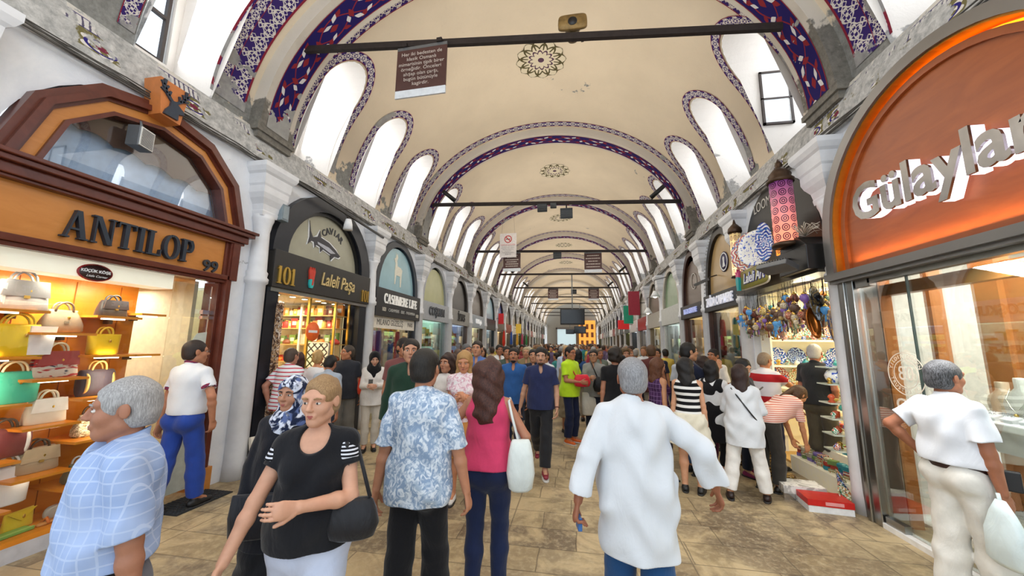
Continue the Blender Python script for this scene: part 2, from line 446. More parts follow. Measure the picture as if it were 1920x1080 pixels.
def M_check(name, a, b, line, fx=14, fz=14, w=0.16, rough=0.85):
    key = ('check', name)
    if key in _M: return _M[key]
    t = NT(name); x, y, z = t.xyz(t.obj())
    fx_ = t.math('FRACT', t.math('MULTIPLY', t.math('ADD', x, t.math('MULTIPLY', y, 0.6)), fx)); fz_ = t.math('FRACT', t.math('MULTIPLY', z, fz))
    s1 = t.math('LESS_THAN', fx_, w); s2 = t.math('LESS_THAN', fz_, w)
    c = t.mix(t.ramp(t.noise(t.obj(), 5, 3), 0.35, 0.65), lin(a), lin(b)); c = t.mix(t.math('MULTIPLY', t.math('MAXIMUM', s1, s2), 0.7), c, lin(line))
    t.base(c, rough, 0, 0.2); t.bump(t.noise(t.obj(), 9, 3), 0.02, 0.3); _M[key] = t.m; return t.m

WHITE = M('#eef0f2', 0.6, name='white_paint'); CREAM = M('#efe8d8', 0.6, name='cream_paint'); BLACK = M('#17181a', 0.4, name='black_paint')
IRON = M('#2b2322', 0.6, 0.3, 0.25, name='dark_iron'); STEEL = M('#a9a9a6', 0.28, 1.0, 0.06, 3, name='brushed_steel'); GOLD = M('#d9b25a', 0.3, 0.9, name='gilt')
GREYMETAL = M('#6d7073', 0.45, 0.5, name='grey_metal'); CHROME = M('#d8d8d8', 0.12, 1.0, name='chrome')
GLASS = M_glass(); LEATHER_BLACK = M('#17171a', 0.35, name='black_leather'); SKIRTMAT = None
def LAMP(c='#fff2d8', e=8.0): return M(c, 0.5, name='lit_lamp', emit=e)
# ------------------------------------------------------------------ the hall
PL_VAULT = M_plaster('cream_vault_plaster', '#e9d9c0', amt=1.0)
PL_RIB = M_plaster('rib_plaster', '#d9d0c2', '#7b776f', amt=1.1)
PL_REVEAL = M_plaster('reveal_plaster', '#f1ece6', '#a5a3a0', 4.9, 5.6, 0.6)
PL_FRIEZE = M_plaster('frieze_plaster', '#d5d3ce', '#8d8b87', 4.0, 6.5, 1.0)
WALLM = M_wall(); FLOORM = M_floor()
LATT = M_lattice(); LATT2 = M_lattice('painted_double_lattice', rows=2.0, u=2.0); RIBM = M_ribband()

m = MB(); m.add([(-9, -3, 0), (9, -3, 0), (9, YEND + 3, 0), (-9, YEND + 3, 0)], [(0, 1, 2, 3)])
m.add([(-9, -3, -0.2), (9, -3, -0.2), (9, YEND + 3, -0.2), (-9, YEND + 3, -0.2)], [(3, 2, 1, 0)])
setp(m.build('floor', FLOORM), kind='structure')

def vx(z, s, a=VA, b=VB):
    q = max(0.0, 1 - ((z - VZ) / b) ** 2); return XC + s * a * math.sqrt(q)
LHW = 0.44; LZS = 6.50; LZB = 5.12
def lun_centres(k):
    a, b = RIBS[k] + RIBW, RIBS[k + 1]
    w = b - a; return [a + w * q for q in (0.14, 0.48, 0.81)]
def lun_top(y, cs):
    for c in cs:
        if abs(y - c) <= LHW + 1e-7: return LZS + math.sqrt(max(0, LHW ** 2 - (y - c) ** 2)) * 1.15
    return None
vault = MB(); reveal = MB()
NB = len(RIBS) - 1
for k in range(NB):
    a, b = RIBS[k], RIBS[k + 1] + RIBW
    cs = lun_centres(k); near = k < 4
    ys = []                                                       # (y, open?)
    y = a; edges = [a]
    for c in cs:
        edges += [c - LHW, c + LHW]
    edges.append(b)
    nseg = 14 if near else 8
    for i in range(len(edges) - 1):
        op = i % 2 == 1; n = nseg if op else 2
        for j in range(n + 1):
            t = (1 - math.cos(PI * j / n)) / 2 if op else j / n
            ys.append((edges[i] + (edges[i + 1] - edges[i]) * t, op))
    NTH = 40 if near else 24
    V = []; F = []
    for y, op in ys:
        zt = lun_top(y, cs) if op else None
        t0 = math.asin((zt - VZ) / VB) if zt else 0.0
        # keep theta rows shared in the middle so quads stay tidy
        for j in range(NTH + 1):
            th = min(max(PI * j / NTH, t0), PI - t0)
            x = XC + VA * math.cos(th); V.append((x, y + sk(x), VZ + VB * math.sin(th)))
    for i in range(len(ys) - 1):
        if ys[i][1] != ys[i + 1][1]: continue
        for j in range(NTH): F.append((i * (NTH + 1) + j, i * (NTH + 1) + j + 1, (i + 1) * (NTH + 1) + j + 1, (i + 1) * (NTH + 1) + j))
    vault.add(V, F, True)
    for s in (-1, 1):                                             # the reveal of each window niche
        for c in cs:
            pr = [(c - LHW, LZB - 0.15), (c - LHW, LZS)] + [(c - LHW * math.cos(PI * q / 12), LZS + LHW * math.sin(PI * q / 12) * 1.15) for q in range(1, 12)] + [(c + LHW, LZS), (c + LHW, LZB - 0.15)]
            V = []; xo = (WL - 0.95) if s < 0 else (WR + 0.95)
            for (yy, zz) in pr:
                xi = vx(zz, s); V.append((xi, yy + sk(xi), zz)); V.append((xo, yy + sk(xi), zz + 0.15))
            F = [(2 * i, 2 * i + 1, 2 * i + 3, 2 * i + 2) for i in range(len(pr) - 1)] + [(len(V) - 2, len(V) - 1, 1, 0)]
            reveal.add(V, F, False)
            # outer wall round the window, with the window hole left open
            yc = c + sk(xi); w0, w1, z0, z1 = yc - 0.36, yc + 0.36, 5.55, 6.95
            reveal.bx(xo - 0.05, xo + 0.05, yc - 0.6, w0, 4.9, 7.4); reveal.bx(xo - 0.05, xo + 0.05, w1, yc + 0.6, 4.9, 7.4)
            reveal.bx(xo - 0.05, xo + 0.05, w0, w1, 4.9, z0); reveal.bx(xo - 0.05, xo + 0.05, w0, w1, z1, 7.4)
VCEIL = setp(vault.build('ceiling', PL_VAULT), kind='structure')
REV = setp(reveal.build('trim_1', PL_REVEAL), kind='structure')

# windows: a dark frame with a cross bar and a pane in every niche of the near bays, panes only further off
nw = 0
WFRAME = M('#3a302c', 0.6, name='dark_window_frame'); WPANE = M_glass((0.96, 0.98, 1.0), 0.05, 'window_glass')
for k in range(0, 7):
    for s in (-1, 1):
        for ci, c in enumerate(lun_centres(k)):
            nw += 1
            xo = (WL - 0.95) if s < 0 else (WR + 0.95); yc = c + sk(xo)
            f = MB(); z0, z1 = 5.55, 6.95
            for (ya, yb, za, zb) in ((yc - .36, yc - .32, z0, z1), (yc + .32, yc + .36, z0, z1), (yc - .32, yc + .32, z0, z0 + .04), (yc - .32, yc + .32, z1 - .04, z1), (yc - .32, yc + .32, 6.2, 6.24)):
                f.bx(xo - .03, xo + .03, ya, yb, za, zb)
            fo = setp(f.build('window_%d' % nw, WFRAME), kind='structure')
            p = MB(); p.bx(xo - .004, xo + .004, yc - .32, yc + .32, z0 + .04, z1 - .04); p.build('window_pane', WPANE, fo)
# casements swung open into the hall
def casement(label, x0, x1, y, z0, z1):
    t = thing('open_casement', label, 'window sash', ((x0 + x1) / 2, y, z0))
    w, h = x1 - x0, z1 - z0; f = MB()
    for (xa, xb, za, zb) in ((-w / 2, -w / 2 + .035, 0, h), (w / 2 - .035, w / 2, 0, h), (-w / 2, w / 2, 0, .035), (-w / 2, w / 2, h - .035, h), (-w / 2, w / 2, h * .47, h * .47 + .025)): f.bx(xa, xb, -.02, .02, za, zb)
    f.build('sash_frame', WFRAME, t); p = MB(); p.bx(-w / 2 + .035, w / 2 - .035, -.003, .003, .035, h - .035); p.build('pane', M('#f2f6fa', 0.15, name='bright_frosted_pane'), t)
casement('dark framed casement swung open in the left niche above the banner bar', -5.46, -4.93, 6.12, 5.76, 6.62)
casement('narrow dark framed casement open in second left niche past first rib', -5.22, -4.83, 7.92, 5.72, 6.66)
casement('dark framed casement swung open in the first niche on the right', 3.24, 3.72, 6.45, 5.58, 6.58)

# ribs
nt = 1
def rib(y0, painted, n=48):
    global nt
    a1, b1 = VA - 0.20, VB - 0.20; m = MB()
    th0 = 0.03; ths = [th0 + (PI - 2 * th0) * i / n for i in range(n + 1)]
    V = []
    for th in ths:
        for (aa, bb, yy) in ((VA + .03, VB + .03, y0), (a1, b1, y0), (a1, b1, y0 + RIBW), (VA + .03, VB + .03, y0 + RIBW)):
            x = XC + aa * math.cos(th); V.append((x, yy + sk(x), VZ + bb * math.sin(th)))
    F = []
    for i in range(n):
        for q in range(3): F.append((i * 4 + q, i * 4 + q + 1, (i + 1) * 4 + q + 1, (i + 1) * 4 + q))
    m.add(V, F, False)
    for s in (-1, 1):                                             # moulded feet
        x = XC + s * a1; yy = y0 + sk(x)
        m.bx(min(x - s * .02, x + s * .28), max(x - s * .02, x + s * .28), yy - .05, yy + RIBW + .05, 4.93, 5.0)
        m.bx(min(x - s * .0, x + s * .28), max(x - s * .0, x + s * .28), yy - .03, yy + RIBW + .03, 5.0, 5.07)
        m.bx(min(x + s * .01, x + s * .28), max(x + s * .01, x + s * .28), yy - .01, yy + RIBW + .01, 4.83, 4.93)
    nt += 1
    r = setp(m.build('trim_%d' % nt, PL_RIB), kind='structure')
    if painted:
        bm_ = MB(); V = []; F = []; U = []
        rr = (a1 + b1) / 2
        for i, th in enumerate(ths):
            for yy in (y0 + .11, y0 + RIBW - .09):
                x = XC + (a1 - .006) * math.cos(th); V.append((x, yy + sk(x), VZ + (b1 - .006) * math.sin(th)))
        for i in range(n):
            F.append((2 * i, 2 * i + 1, 2 * i + 3, 2 * i + 2)); u0 = ths[i] * rr / .42 * .55; u1 = ths[i + 1] * rr / .42 * .55
            U.append([(u0, 0), (u0, 1), (u1, 1), (u1, 0)])
        bm_.add(V, F, True, U); bm_.build('painted_band', RIBM, r)
    return r
def vault_strip(parent, y0, y1, mat, n=60, uf=1.0, th0=0.06):
    m = MB(); V = []; F = []; U = []; ths = [th0 + (PI - 2 * th0) * i / n for i in range(n + 1)]; L = 3.7
    for th in ths:
        for yy in (y0, y1):
            x = XC + (VA - .012) * math.cos(th); V.append((x, yy + sk(x), VZ + (VB - .012) * math.sin(th)))
    for i in range(n):
        u0, u1 = ths[i] * L / (y1 - y0) * uf, ths[i + 1] * L / (y1 - y0) * uf
        F.append((2 * i, 2 * i + 1, 2 * i + 3, 2 * i + 2)); U.append([(u0, 0), (u0, 1), (u1, 1), (u1, 0)])
    m.add(V, F, True, U); return m.build('lattice_band', mat, parent)
def lunette_border(parent, m, k, s, c, bw=0.16):
    """painted border following the niche mouth on the vault's curve"""
    inner = []; outer = []; off = 0.02
    N = 16
    zs = [LZB + .05 + (LZS - LZB - .05) * i / 8 for i in range(9)]
    for z in zs: inner.append((c - LHW - off, z)); outer.append((c - LHW - off - bw, z))
    for i in range(1, N):
        a = PI * i / N; inner.append((c - (LHW + off) * math.cos(a), LZS + (LHW + off) * 1.15 * math.sin(a))); outer.append((c - (LHW + off + bw) * math.cos(a), LZS + (LHW * 1.15 + off + bw * .8) * math.sin(a)))
    for z in reversed(zs): inner.append((c + LHW + off, z)); outer.append((c + LHW + off + bw, z))
    V = []; F = []; U = []; u = [0.0]
    for i in range(len(inner)):
        for (yy, zz) in (inner[i], outer[i]):
            x = vx(zz, s, VA - .014, VB - .014); V.append((x, yy + sk(x), zz))
        if i: u.append(u[-1] + (Vector(V[2 * i]) - Vector(V[2 * i - 2])).length / bw * .55 + (Vector(V[2 * i + 1]) - Vector(V[2 * i - 1])).length / bw * .45)
    for i in range(len(inner) - 1):
        F.append((2 * i, 2 * i + 1, 2 * i + 3, 2 * i + 2)); U.append([(u[i], 0), (u[i], 1), (u[i + 1], 1), (u[i + 1], 0)])
    m.add(V, F, True, U)
for k, y0 in enumerate(RIBS):
    r = rib(y0, k < 6, 64 if k < 3 else 32)
    if k == 1:
        vault_strip(r, y0 - .62, y0 - .10, LATT2, 90, 1.0)
    elif 1 < k < 7: vault_strip(r, y0 - .30, y0 - .08, LATT)
    if k in (1,): vault_strip(r, y0 + RIBW + .03, y0 + RIBW + .25, LATT)
for k in range(0, 6):
    b = MB()
    for s in (-1, 1):
        for c in lun_centres(k): lunette_border(VCEIL, b, k, s, c)
    b.build('niche_border', LATT, VCEIL)

# painted rosettes on the crown
def M_rosette():
    t = NT('painted_rosette'); x, y, z = t.xyz(t.obj())
    r = t.math('SQRT', t.math('ADD', t.math('MULTIPLY', x, x), t.math('MULTIPLY', y, y))); a = t.math('ARCTAN2', y, x)
    c8 = t.math('ABSOLUTE', t.math('COSINE', t.math('MULTIPLY', a, 6.0))); s8 = t.math('ABSOLUTE', t.math('SINE', t.math('MULTIPLY', a, 6.0)))
    l1 = t.math('COMPARE', r, t.math('MULTIPLY_ADD', c8, 0.10, 0.50), 0.035)
    l2 = t.math('COMPARE', r, t.math('MULTIPLY_ADD', s8, 0.12, 0.34), 0.03)
    l3 = t.math('COMPARE', r, t.math('MULTIPLY_ADD', c8, 0.08, 0.20), 0.022)
    l4 = t.math('LESS_THAN', r, 0.07)
    l5 = t.math('LESS_THAN', t.math('ABSOLUTE', t.math('SUBTRACT', t.math('FRACT', t.math('MULTIPLY', a, 12 / (2 * PI))), 0.5)), 0.08)
    l5 = t.math('MULTIPLY', l5, t.math('COMPARE', r, 0.42, 0.12))
    mk = t.math('MAXIMUM', t.math('MAXIMUM', l1, l2), t.math('MAXIMUM', l3, t.math('MAXIMUM', l4, l5)))
    c = t.mix(t.math('LESS_THAN', r, 0.30), lin('#5d5538'), lin('#5b3f55'))
    t.base(t.mix(mk, lin('#e5d9bf'), c), 0.85, 0, 0.2); return t.m
ROS = M_rosette()
def rosette(y, R=0.58, name='painted_rosette'):
    m = MB(); V = [(0, 0, 0)]; F = []; U = []
    n = 48; rings = 4
    for q in range(1, rings + 1):
        for i in range(n):
            a = 2 * PI * i / n; rr = R * q / rings * (1 if q < rings else (0.95 + .05 * math.cos(12 * a)))
            dx, dy = rr * math.cos(a), rr * math.sin(a)
            zz = VB * (math.sqrt(1 - (dx / VA) ** 2) - 1) - .01; V.append((dx, dy, zz))
    for i in range(n): F.append((0, 1 + i, 1 + (i + 1) % n))
    for q in range(rings - 1):
        for i in range(n): F.append((1 + q * n + i, 1 + (q + 1) * n + i, 1 + (q + 1) * n + (i + 1) % n, 1 + q * n + (i + 1) % n))
    m.add(V, F, True); o = m.build(name, ROS, VCEIL); o.location = (XC, y, VZ + VB)
for y in (7.55, 13.1, 18.4, 23.7, 29.0): rosette(y)

# frieze between the cables and the springing of the vault
def M_frieze():
    """grey cement with what is left of a painted tulip frieze"""
    t = NT('painted_frieze'); p = t.pos(); x, y, z = t.xyz(p)
    fine = t.noise(p, 11, 6, 0.7, 0.3); mid = t.noise(p, 1.3, 5, 0.6, 0.5)
    grey = t.mix(t.ramp(fine, 0.3, 0.7), lin('#8f908f'), lin('#dcdbd8'))
    fy = t.math('SUBTRACT', t.math('FRACT', t.math('MULTIPLY', y, 2.2)), 0.5); fz = t.math('DIVIDE', t.math('SUBTRACT', z, 4.68), 0.22)
    r = t.math('SQRT', t.math('ADD', t.math('MULTIPLY', fy, fy), t.math('MULTIPLY', fz, fz)))
    tul = t.math('COMPARE', r, t.math('MULTIPLY_ADD', t.math('ABSOLUTE', t.math('COSINE', t.math('MULTIPLY', t.math('ARCTAN2', fz, fy), 2.5))), 0.18, 0.16), 0.07)
    core = t.math('LESS_THAN', r, 0.12)
    c = lin('#77704a'); c = t.mix(tul, c, lin('#e3ded8')); c = t.mix(core, c, lin('#7b2f45'))
    c = t.mix(t.math('COMPARE', r, 0.27, 0.035), c, lin('#322a78'))
    up = t.math('GREATER_THAN', z, 4.80)
    g2 = t.math('FRACT', t.math('MULTIPLY', y, 9.0)); gl = t.math('COMPARE', t.math('ABSOLUTE', t.math('SUBTRACT', g2, 0.5)), t.math('MULTIPLY_ADD', fine, 0.3, 0.1), 0.08)
    upc = t.mix(gl, lin('#d9d6d2'), lin('#5f5a70')); upc = t.mix(t.math('GREATER_THAN', t.math('ABSOLUTE', t.math('SUBTRACT', z, 4.865)), 0.055), upc, lin('#3c3570'))
    c = t.mix(up, c, upc)
    c = t.mix(t.math('GREATER_THAN', z, 4.93), c, lin('#d9d5cc')); c = t.mix(t.math('LESS_THAN', z, 4.60), c, grey)
    keep = t.ramp(t.math('MULTIPLY_ADD', fine, 0.15, t.math('MULTIPLY', mid, 0.85)), 0.53, 0.545)
    t.base(t.mix(keep, grey, c), 0.9, 0, 0.2); t.bump(fine, 0.01, 0.5); return t.m
FRM = M_frieze()
for s, nm in ((-1, 'left'), (1, 'right')):
    xw = WL if s < 0 else WR; m = MB(); ys = [YBEG + (YEND - YBEG) * i / 40 for i in range(41)]; V = []; F = []
    prof = [(xw + s * .06, 4.43), (xw - s * .03, 4.435), (xw - s * .05, 4.46), (xw - s * .05, 4.50), (xw, 4.52), (xw + s * .04, 4.75), (xw + s * .12, 4.99), (xw + s * .5, 5.0)]
    for y in ys:
        for (x, z) in prof: V.append((x, y, z))
    for i in range(40):
        for j in range(len(prof) - 1): F.append((i * 8 + j, i * 8 + j + 1, (i + 1) * 8 + j + 1, (i + 1) * 8 + j))
    m.add(V, F, False); nt += 1
    setp(m.build('trim_%d' % nt, FRM), kind='structure')

# bays and side walls: piers stand between arched openings
BAYL = [(1.5, 4.45), (4.45, 7.42), (7.42, 10.05)] + [(10.05 + 2.62 * i, 12.67 + 2.62 * i) for i in range(19)]
BAYR = [(1.2, 4.95), (4.95, 7.5), (7.5, 9.55), (9.55, 11.6)] + [(11.6 + 2.62 * i, 14.22 + 2.62 * i) for i in range(19)]
OPENL = {0: (3.05, 1.12, 3.30), 1: (5.98, 1.28, 3.20), 2: (8.78, 1.10, 3.14)}       # centre, half width, springing
OPENR = {0: (3.5, 1.38, 3.00), 1: (6.28, 1.10, 3.32), 2: (8.53, 0.90, 3.36), 3: (10.58, 0.88, 3.25)}
def bay_open(side, i):
    d = OPENL if side == 'L' else OPENR; B = (BAYL if side == 'L' else BAYR)[i]
    return d.get(i, ((B[0] + B[1]) / 2, 1.06, 3.15))
def wall(side, bays):
    m = MB(); x0 = WL if side == 'L' else WR; x1 = x0 - .4 if side == 'L' else x0 + .4
    ztop = 4.5
    for i, (a, b) in enumerate(bays):
        c, hw, zs = bay_open(side, i)
        rise = min(hw, ztop - .03 - zs)
        arch = [(c - hw * math.cos(PI * q / 20), zs + rise * math.sin(PI * q / 20)) for q in range(21)]
        pts = [(a, 0), (c - hw, 0)] + arch + [(c + hw, 0), (b, 0), (b, ztop), (a, ztop)]
        pts = [p for q, p in enumerate(pts) if q == 0 or (abs(p[0] - pts[q - 1][0]) + abs(p[1] - pts[q - 1][1])) > 1e-5]
        n = len(pts); A = [(x0, p[0], p[1]) for p in pts]; B_ = [(x1, p[0], p[1]) for p in pts]
        fr = tuple(range(n)); 
        m.add(A + B_, [fr if side == 'L' else tuple(reversed(fr))] + [(q, (q + 1) % n, n + (q + 1) % n, n + q) if side == 'R' else (q, n + q, n + (q + 1) % n, (q + 1) % n) for q in range(n)])
    if bays[0][0] > YBEG: m.bx(min(x0, x1), max(x0, x1), YBEG, bays[0][0], 0, ztop)
    return setp(m.build('wall_left' if side == 'L' else 'wall_right', WALLM), kind='structure')
wall('L', BAYL); wall('R', BAYR)

# engaged columns with flaring square capitals
COLM = M('#e4e6ea', 0.5, var=0.06, scale=5, name='glossy_white_column_paint', bump=0.15)
def column_proto():
    t = thing('wall_column', 'x', 'column', (0, 0, 0))
    m = MB(); m.lathe([(0.15, 0), (0.135, .25), (0.125, 2.62), (0.15, 2.64), (0.155, 2.70), (0.13, 2.73), (0.14, 2.79), (0.12, 2.82), (0.105, 3.40), (0.125, 3.52), (0.145, 3.58), (0.145, 3.64)], seg=16)
    m.build('shaft', COLM, t)
    m = MB(); q = 1.414
    m.lathe([(.13 * q, 3.62), (.14 * q, 3.68), (.135 * q, 3.70), (.15 * q, 3.78), (.20 * q, 3.86), (.225 * q, 3.93), (.225 * q, 4.03), (.24 * q, 4.06), (.25 * q, 4.20), (.28 * q, 4.23), (.31 * q, 4.29), (.31 * q, 4.36)], seg=4, smooth=False, a0=PI / 4, a1=PI / 4 + 2 * PI, sx=0.85)
    m.build('capital', COLM, t)
    return t
cp = column_proto(); first = True
CLAB = {('L', 0): 'white wall column at the left edge with only its capital showing', ('L', 1): 'white painted column between the wooden bag shop and the black 101 shop',
        ('L', 2): 'white column between the black 101 shop and the pale blue goat arch', ('L', 3): 'white column just past the pale blue goat arch',
        ('R', 0): 'white wall column behind the viewer on the right', ('R', 1): 'white column between the hanging lamp shop and the steel framed jeweller',
        ('R', 2): 'white column between the lamp shop and the cashmere shop on the right', ('R', 3): 'white column past the dark arched cashmere shop on the right'}
for side, bays in (('L', BAYL), ('R', BAYR)):
    for i, (a, b) in enumerate(bays[:18]):
        if side == 'R' and i == 0: continue
        o = cp if first else copy_tree(cp); first = False
        x = WL + .06 if side == 'L' else WR - .02
        o.location = (x, a + .04, 0)
        o['label'] = CLAB.get((side, i), 'white wall column between far shops on the %s side' % ('left' if side == 'L' else 'right'))
        if (side, i) not in CLAB: o['group'] = 'far wall columns on the %s' % ('left' if side == 'L' else 'right')

# cables clipped along both walls under the frieze
def cables(side, label):
    rnd = random.Random(3 if side == 'L' else 4)
    x0 = WL + .09 if side == 'L' else WR - .09; s = 1 if side == 'L' else -1
    m = MB()
    for q in range(7):
        pts = []; ph = rnd.random() * 6; am = .006 + rnd.random() * .02; z0 = 4.40 + q * .010 + rnd.random() * .015
        y = YBEG
        while y < (34 if q < 5 else 20):
            pts.append((x0 + s * (rnd.random() * .03), y, z0 + am * math.sin(y * (1.1 + .2 * q) + ph) - (am * 1.2 if rnd.random() < .2 else 0))); y += .32
        m.tube(pts, .004 + rnd.random() * .005, 5)
    return setp(m.build('cable_bundle', M('#55524e', 0.7, name='dusty_cable')), label, 'cables')
cables('L', 'bundle of dusty dark cables strung along the left wall')
cables('R', 'bundle of dusty dark cables strung along the right wall')

# end of the hall
m = MB(); m.bx(-5.2, 3.9, YEND, YEND + .3, 0, 9.5)
setp(m.build('wall_back', M('#8b8274', 0.8, name='far_wall_stone')), kind='structure')
# ------------------------------------------------------------------ shapes shared by the shops
def ribbon(pts, ws):
    """a flat stroke of varying width as a list of quads"""
    L = []; R = []; n = len(pts)
    for i in range(n):
        a = pts[max(i - 1, 0)]; b = pts[min(i + 1, n - 1)]; dx, dz = b[0] - a[0], b[1] - a[1]; q = math.hypot(dx, dz) or 1
        w = ws[i] / 2; L.append((pts[i][0] - dz / q * w, pts[i][1] + dx / q * w)); R.append((pts[i][0] + dz / q * w, pts[i][1] - dx / q * w))
    return [[L[i], R[i], R[i + 1], L[i + 1]] for i in range(n - 1)]
def arc(cx, cz, rx, rz, a0, a1, n=14): return [(cx + rx * math.cos(a0 + (a1 - a0) * i / n), cz + rz * math.sin(a0 + (a1 - a0) * i / n)) for i in range(n + 1)]
def serif_letter(ch, T=0.20, t=0.075):
    """polygons of a serif capital of height 1 and its width"""
    P = []; S = 0.055
    def stem(x, w=T, z0=0, z1=1, top=True, bot=True, e=0.09):
        P.append([(x - w / 2, z0), (x + w / 2, z0), (x + w / 2, z1), (x - w / 2, z1)])
        if bot: P.append([(x - w / 2 - e, z0), (x + w / 2 + e, z0), (x + w / 2 + e, z0 + S), (x - w / 2 - e, z0 + S)])
        if top: P.append([(x - w / 2 - e, z1 - S), (x + w / 2 + e, z1 - S), (x + w / 2 + e, z1), (x - w / 2 - e, z1)])
    def diag(xa, za, xb, zb, w): P.append([(xa - w / 2, za), (xa + w / 2, za), (xb + w / 2, zb), (xb - w / 2, zb)])
    def foot(x, w): P.append([(x - w / 2, 0), (x + w / 2, 0), (x + w / 2, S), (x - w / 2, S)])
    def oval(cx, cz, rx, rz, a0=0, a1=2 * PI):
        pts = arc(cx, cz, rx, rz, a0, a1, 24); n = len(pts)
        ws = [t + (T - t) * abs(math.cos(a0 + (a1 - a0) * i / (n - 1))) ** 1.3 for i in range(n)]
        P.extend(ribbon(pts, ws))
    if ch == 'A': diag(.14, 0, .46, 1, t * 1.1); diag(.80, 0, .50, 1, T * 1.05); P.append([(.24, .30), (.68, .30), (.68, .37), (.24, .37)]); foot(.14, .28); foot(.80, .36); return P, .98
    if ch == 'N': stem(.15, t, top=False); diag(.80, 0, .20, 1, T * 1.1); P.append([(.0, 1 - S), (.28, 1 - S), (.28, 1), (.0, 1)]); stem(.84, t, bot=False); return P, .98
    if ch == 'T': stem(.42, top=False); P.append([(0, 1 - .07), (.84, 1 - .07), (.84, 1), (0, 1)]); P.append([(0, .78), (.05, .78), (.09, 1), (0, 1)]); P.append([(.79, .78), (.84, .78), (.84, 1), (.75, 1)]); return P, .84
    if ch == 'I': stem(.2); return P, .40
    if ch == '1': stem(.2, top=False); P.append([(.0, .80), (.10, .86), (.30, 1), (.12, .98)]); return P, .42
    if ch == 'L': stem(.2); P.append([(.1, 0), (.76, 0), (.76, .07), (.1, .07)]); P.append([(.68, 0), (.76, 0), (.76, .28), (.71, .28)]); return P, .78
    if ch == 'O': oval(.46, .5, .37, .49); return P, .92
    if ch == '0': oval(.32, .5, .23, .48); return P, .64
    if ch == '9': oval(.30, .68, .20, .29); P.extend(ribbon(arc(.22, .62, .30, .60, .3, -1.45, 10), [T * .9] * 8 + [t] * 3)); return P, .62
    if ch == 'P': stem(.2); P.extend(ribbon([(.2, .96)] + arc(.42, .72, .24, .24, PI / 2, -PI / 2, 12) + [(.2, .48)], [t] * 3 + [T * .85] * 9 + [t] * 3)); return P, .74
    if ch == 'R': stem(.2); P.extend(ribbon([(.2, .96)] + arc(.42, .74, .22, .22, PI / 2, -PI / 2, 12) + [(.2, .50)], [t] * 3 + [T * .85] * 9 + [t] * 3)); diag(.80, 0, .44, .52, T); foot(.80, .26); return P, .90
    if ch == 'C': pts = arc(.46, .5, .37, .48, .85, 2 * PI - .85, 20); P.extend(ribbon(pts, [t + (T - t) * abs(math.cos(.85 + (2 * PI - 1.7) * i / 20)) ** 1.3 for i in range(21)])); P.append([(.68, .68), (.76, .68), (.76, .98), (.70, .98)]); return P, .82
    if ch == 'S':
        pts = arc(.33, .73, .22, .23, .5, PI * 1.2, 8) + [(.33, .52)] + arc(.33, .27, .23, .24, .6, -PI * .85, 8); ws = [t, t, t, t, T * .7, T * .8, T * .9, T, T, T, T, T, T * .9, T * .8, t, t, t, t, t]
        P.extend(ribbon(pts, ws[:len(pts)] + [t] * (len(pts) - len(ws)))); return P, .64
    if ch == 'H': stem(.2); stem(.74); P.append([(.2, .47), (.74, .47), (.74, .54), (.2, .54)]); return P, .96
    if ch == 'M': stem(.12, t, top=False); diag(.50, 0, .18, 1, T); diag(.50, 0, .84, 1, t); stem(.92, T, top=True); P.append([(0, 1 - S), (.28, 1 - S), (.28, 1), (0, 1)]); return P, 1.12
    if ch in 'EF':
        stem(.2); P.append([(.2, .93), (.72, .93), (.72, 1), (.2, 1)]); P.append([(.66, .76), (.70, .76), (.72, 1), (.62, 1)]); P.append([(.2, .47), (.56, .47), (.56, .54), (.2, .54)]); P.append([(.54, .38), (.58, .38), (.58, .63), (.54, .63)])
        if ch == 'E': P.append([(.2, 0), (.74, 0), (.74, .07), (.2, .07)]); P.append([(.64, 0), (.74, 0), (.74, .26), (.69, .26)])
        return P, .76
    if ch == '3': P.extend(ribbon(arc(.26, .74, .2, .23, 2.5, -1.3, 10), [t, t] + [T * .8] * 7 + [t, t])); P.extend(ribbon(arc(.26, .27, .23, .25, 1.5, -2.6, 10), [t, t] + [T * .9] * 7 + [t, t])); return P, .58
    return P, .35
def serif_text(txt, h, parent, loc, mat, ext=0.03, gap=0.06, sx=1.0, name='letter', T=0.20, side=None):
    """each letter its own part; centred on loc"""
    gl = [serif_letter(c, T) for c in txt]; tot = sum(g[1] for g in gl) * h * sx + gap * h * (len(txt) - 1)
    x = -tot / 2
    for (P, w) in gl:
        if P:
            m = MB()
            for k, p in enumerate(P): m.prism([(q[0] * h * sx, q[1] * h) for q in p], -ext - .0006 * (k % 7), 0)
            m.build(name, mat, parent, (loc[0] + x, loc[1], loc[2] - h / 2))
        x += w * h * sx + gap * h
def loft(levels, n=24, e=3.0, cap=True, smooth=True):
    """rounded-box body from (z, half width, half depth[, x shift, y shift])"""
    V = []; F = []
    for L in levels:
        z, a, b = L[:3]; ox = L[3] if len(L) > 3 else 0; oy = L[4] if len(L) > 4 else 0
        for k in range(n):
            t = 2 * PI * k / n; c, s = math.cos(t), math.sin(t)
            V.append((ox + a * math.copysign(abs(c) ** (2 / e), c), oy + b * math.copysign(abs(s) ** (2 / e), s), z))
    for i in range(len(levels) - 1):
        for k in range(n): F.append((i * n + k, i * n + (k + 1) % n, (i + 1) * n + (k + 1) % n, (i + 1) * n + k))
    if cap: F += [tuple(reversed(range(n))), tuple((len(levels) - 1) * n + k for k in range(n))]
    return V, F, smooth
def handle_arc(cx, z, w, h, r, y=0.0, n=12, lean=0.0):
    return [(cx - w / 2 * math.cos(PI * i / n), y + lean * math.sin(PI * i / n), z + h * math.sin(PI * i / n) ** 0.8) for i in range(n + 1)]

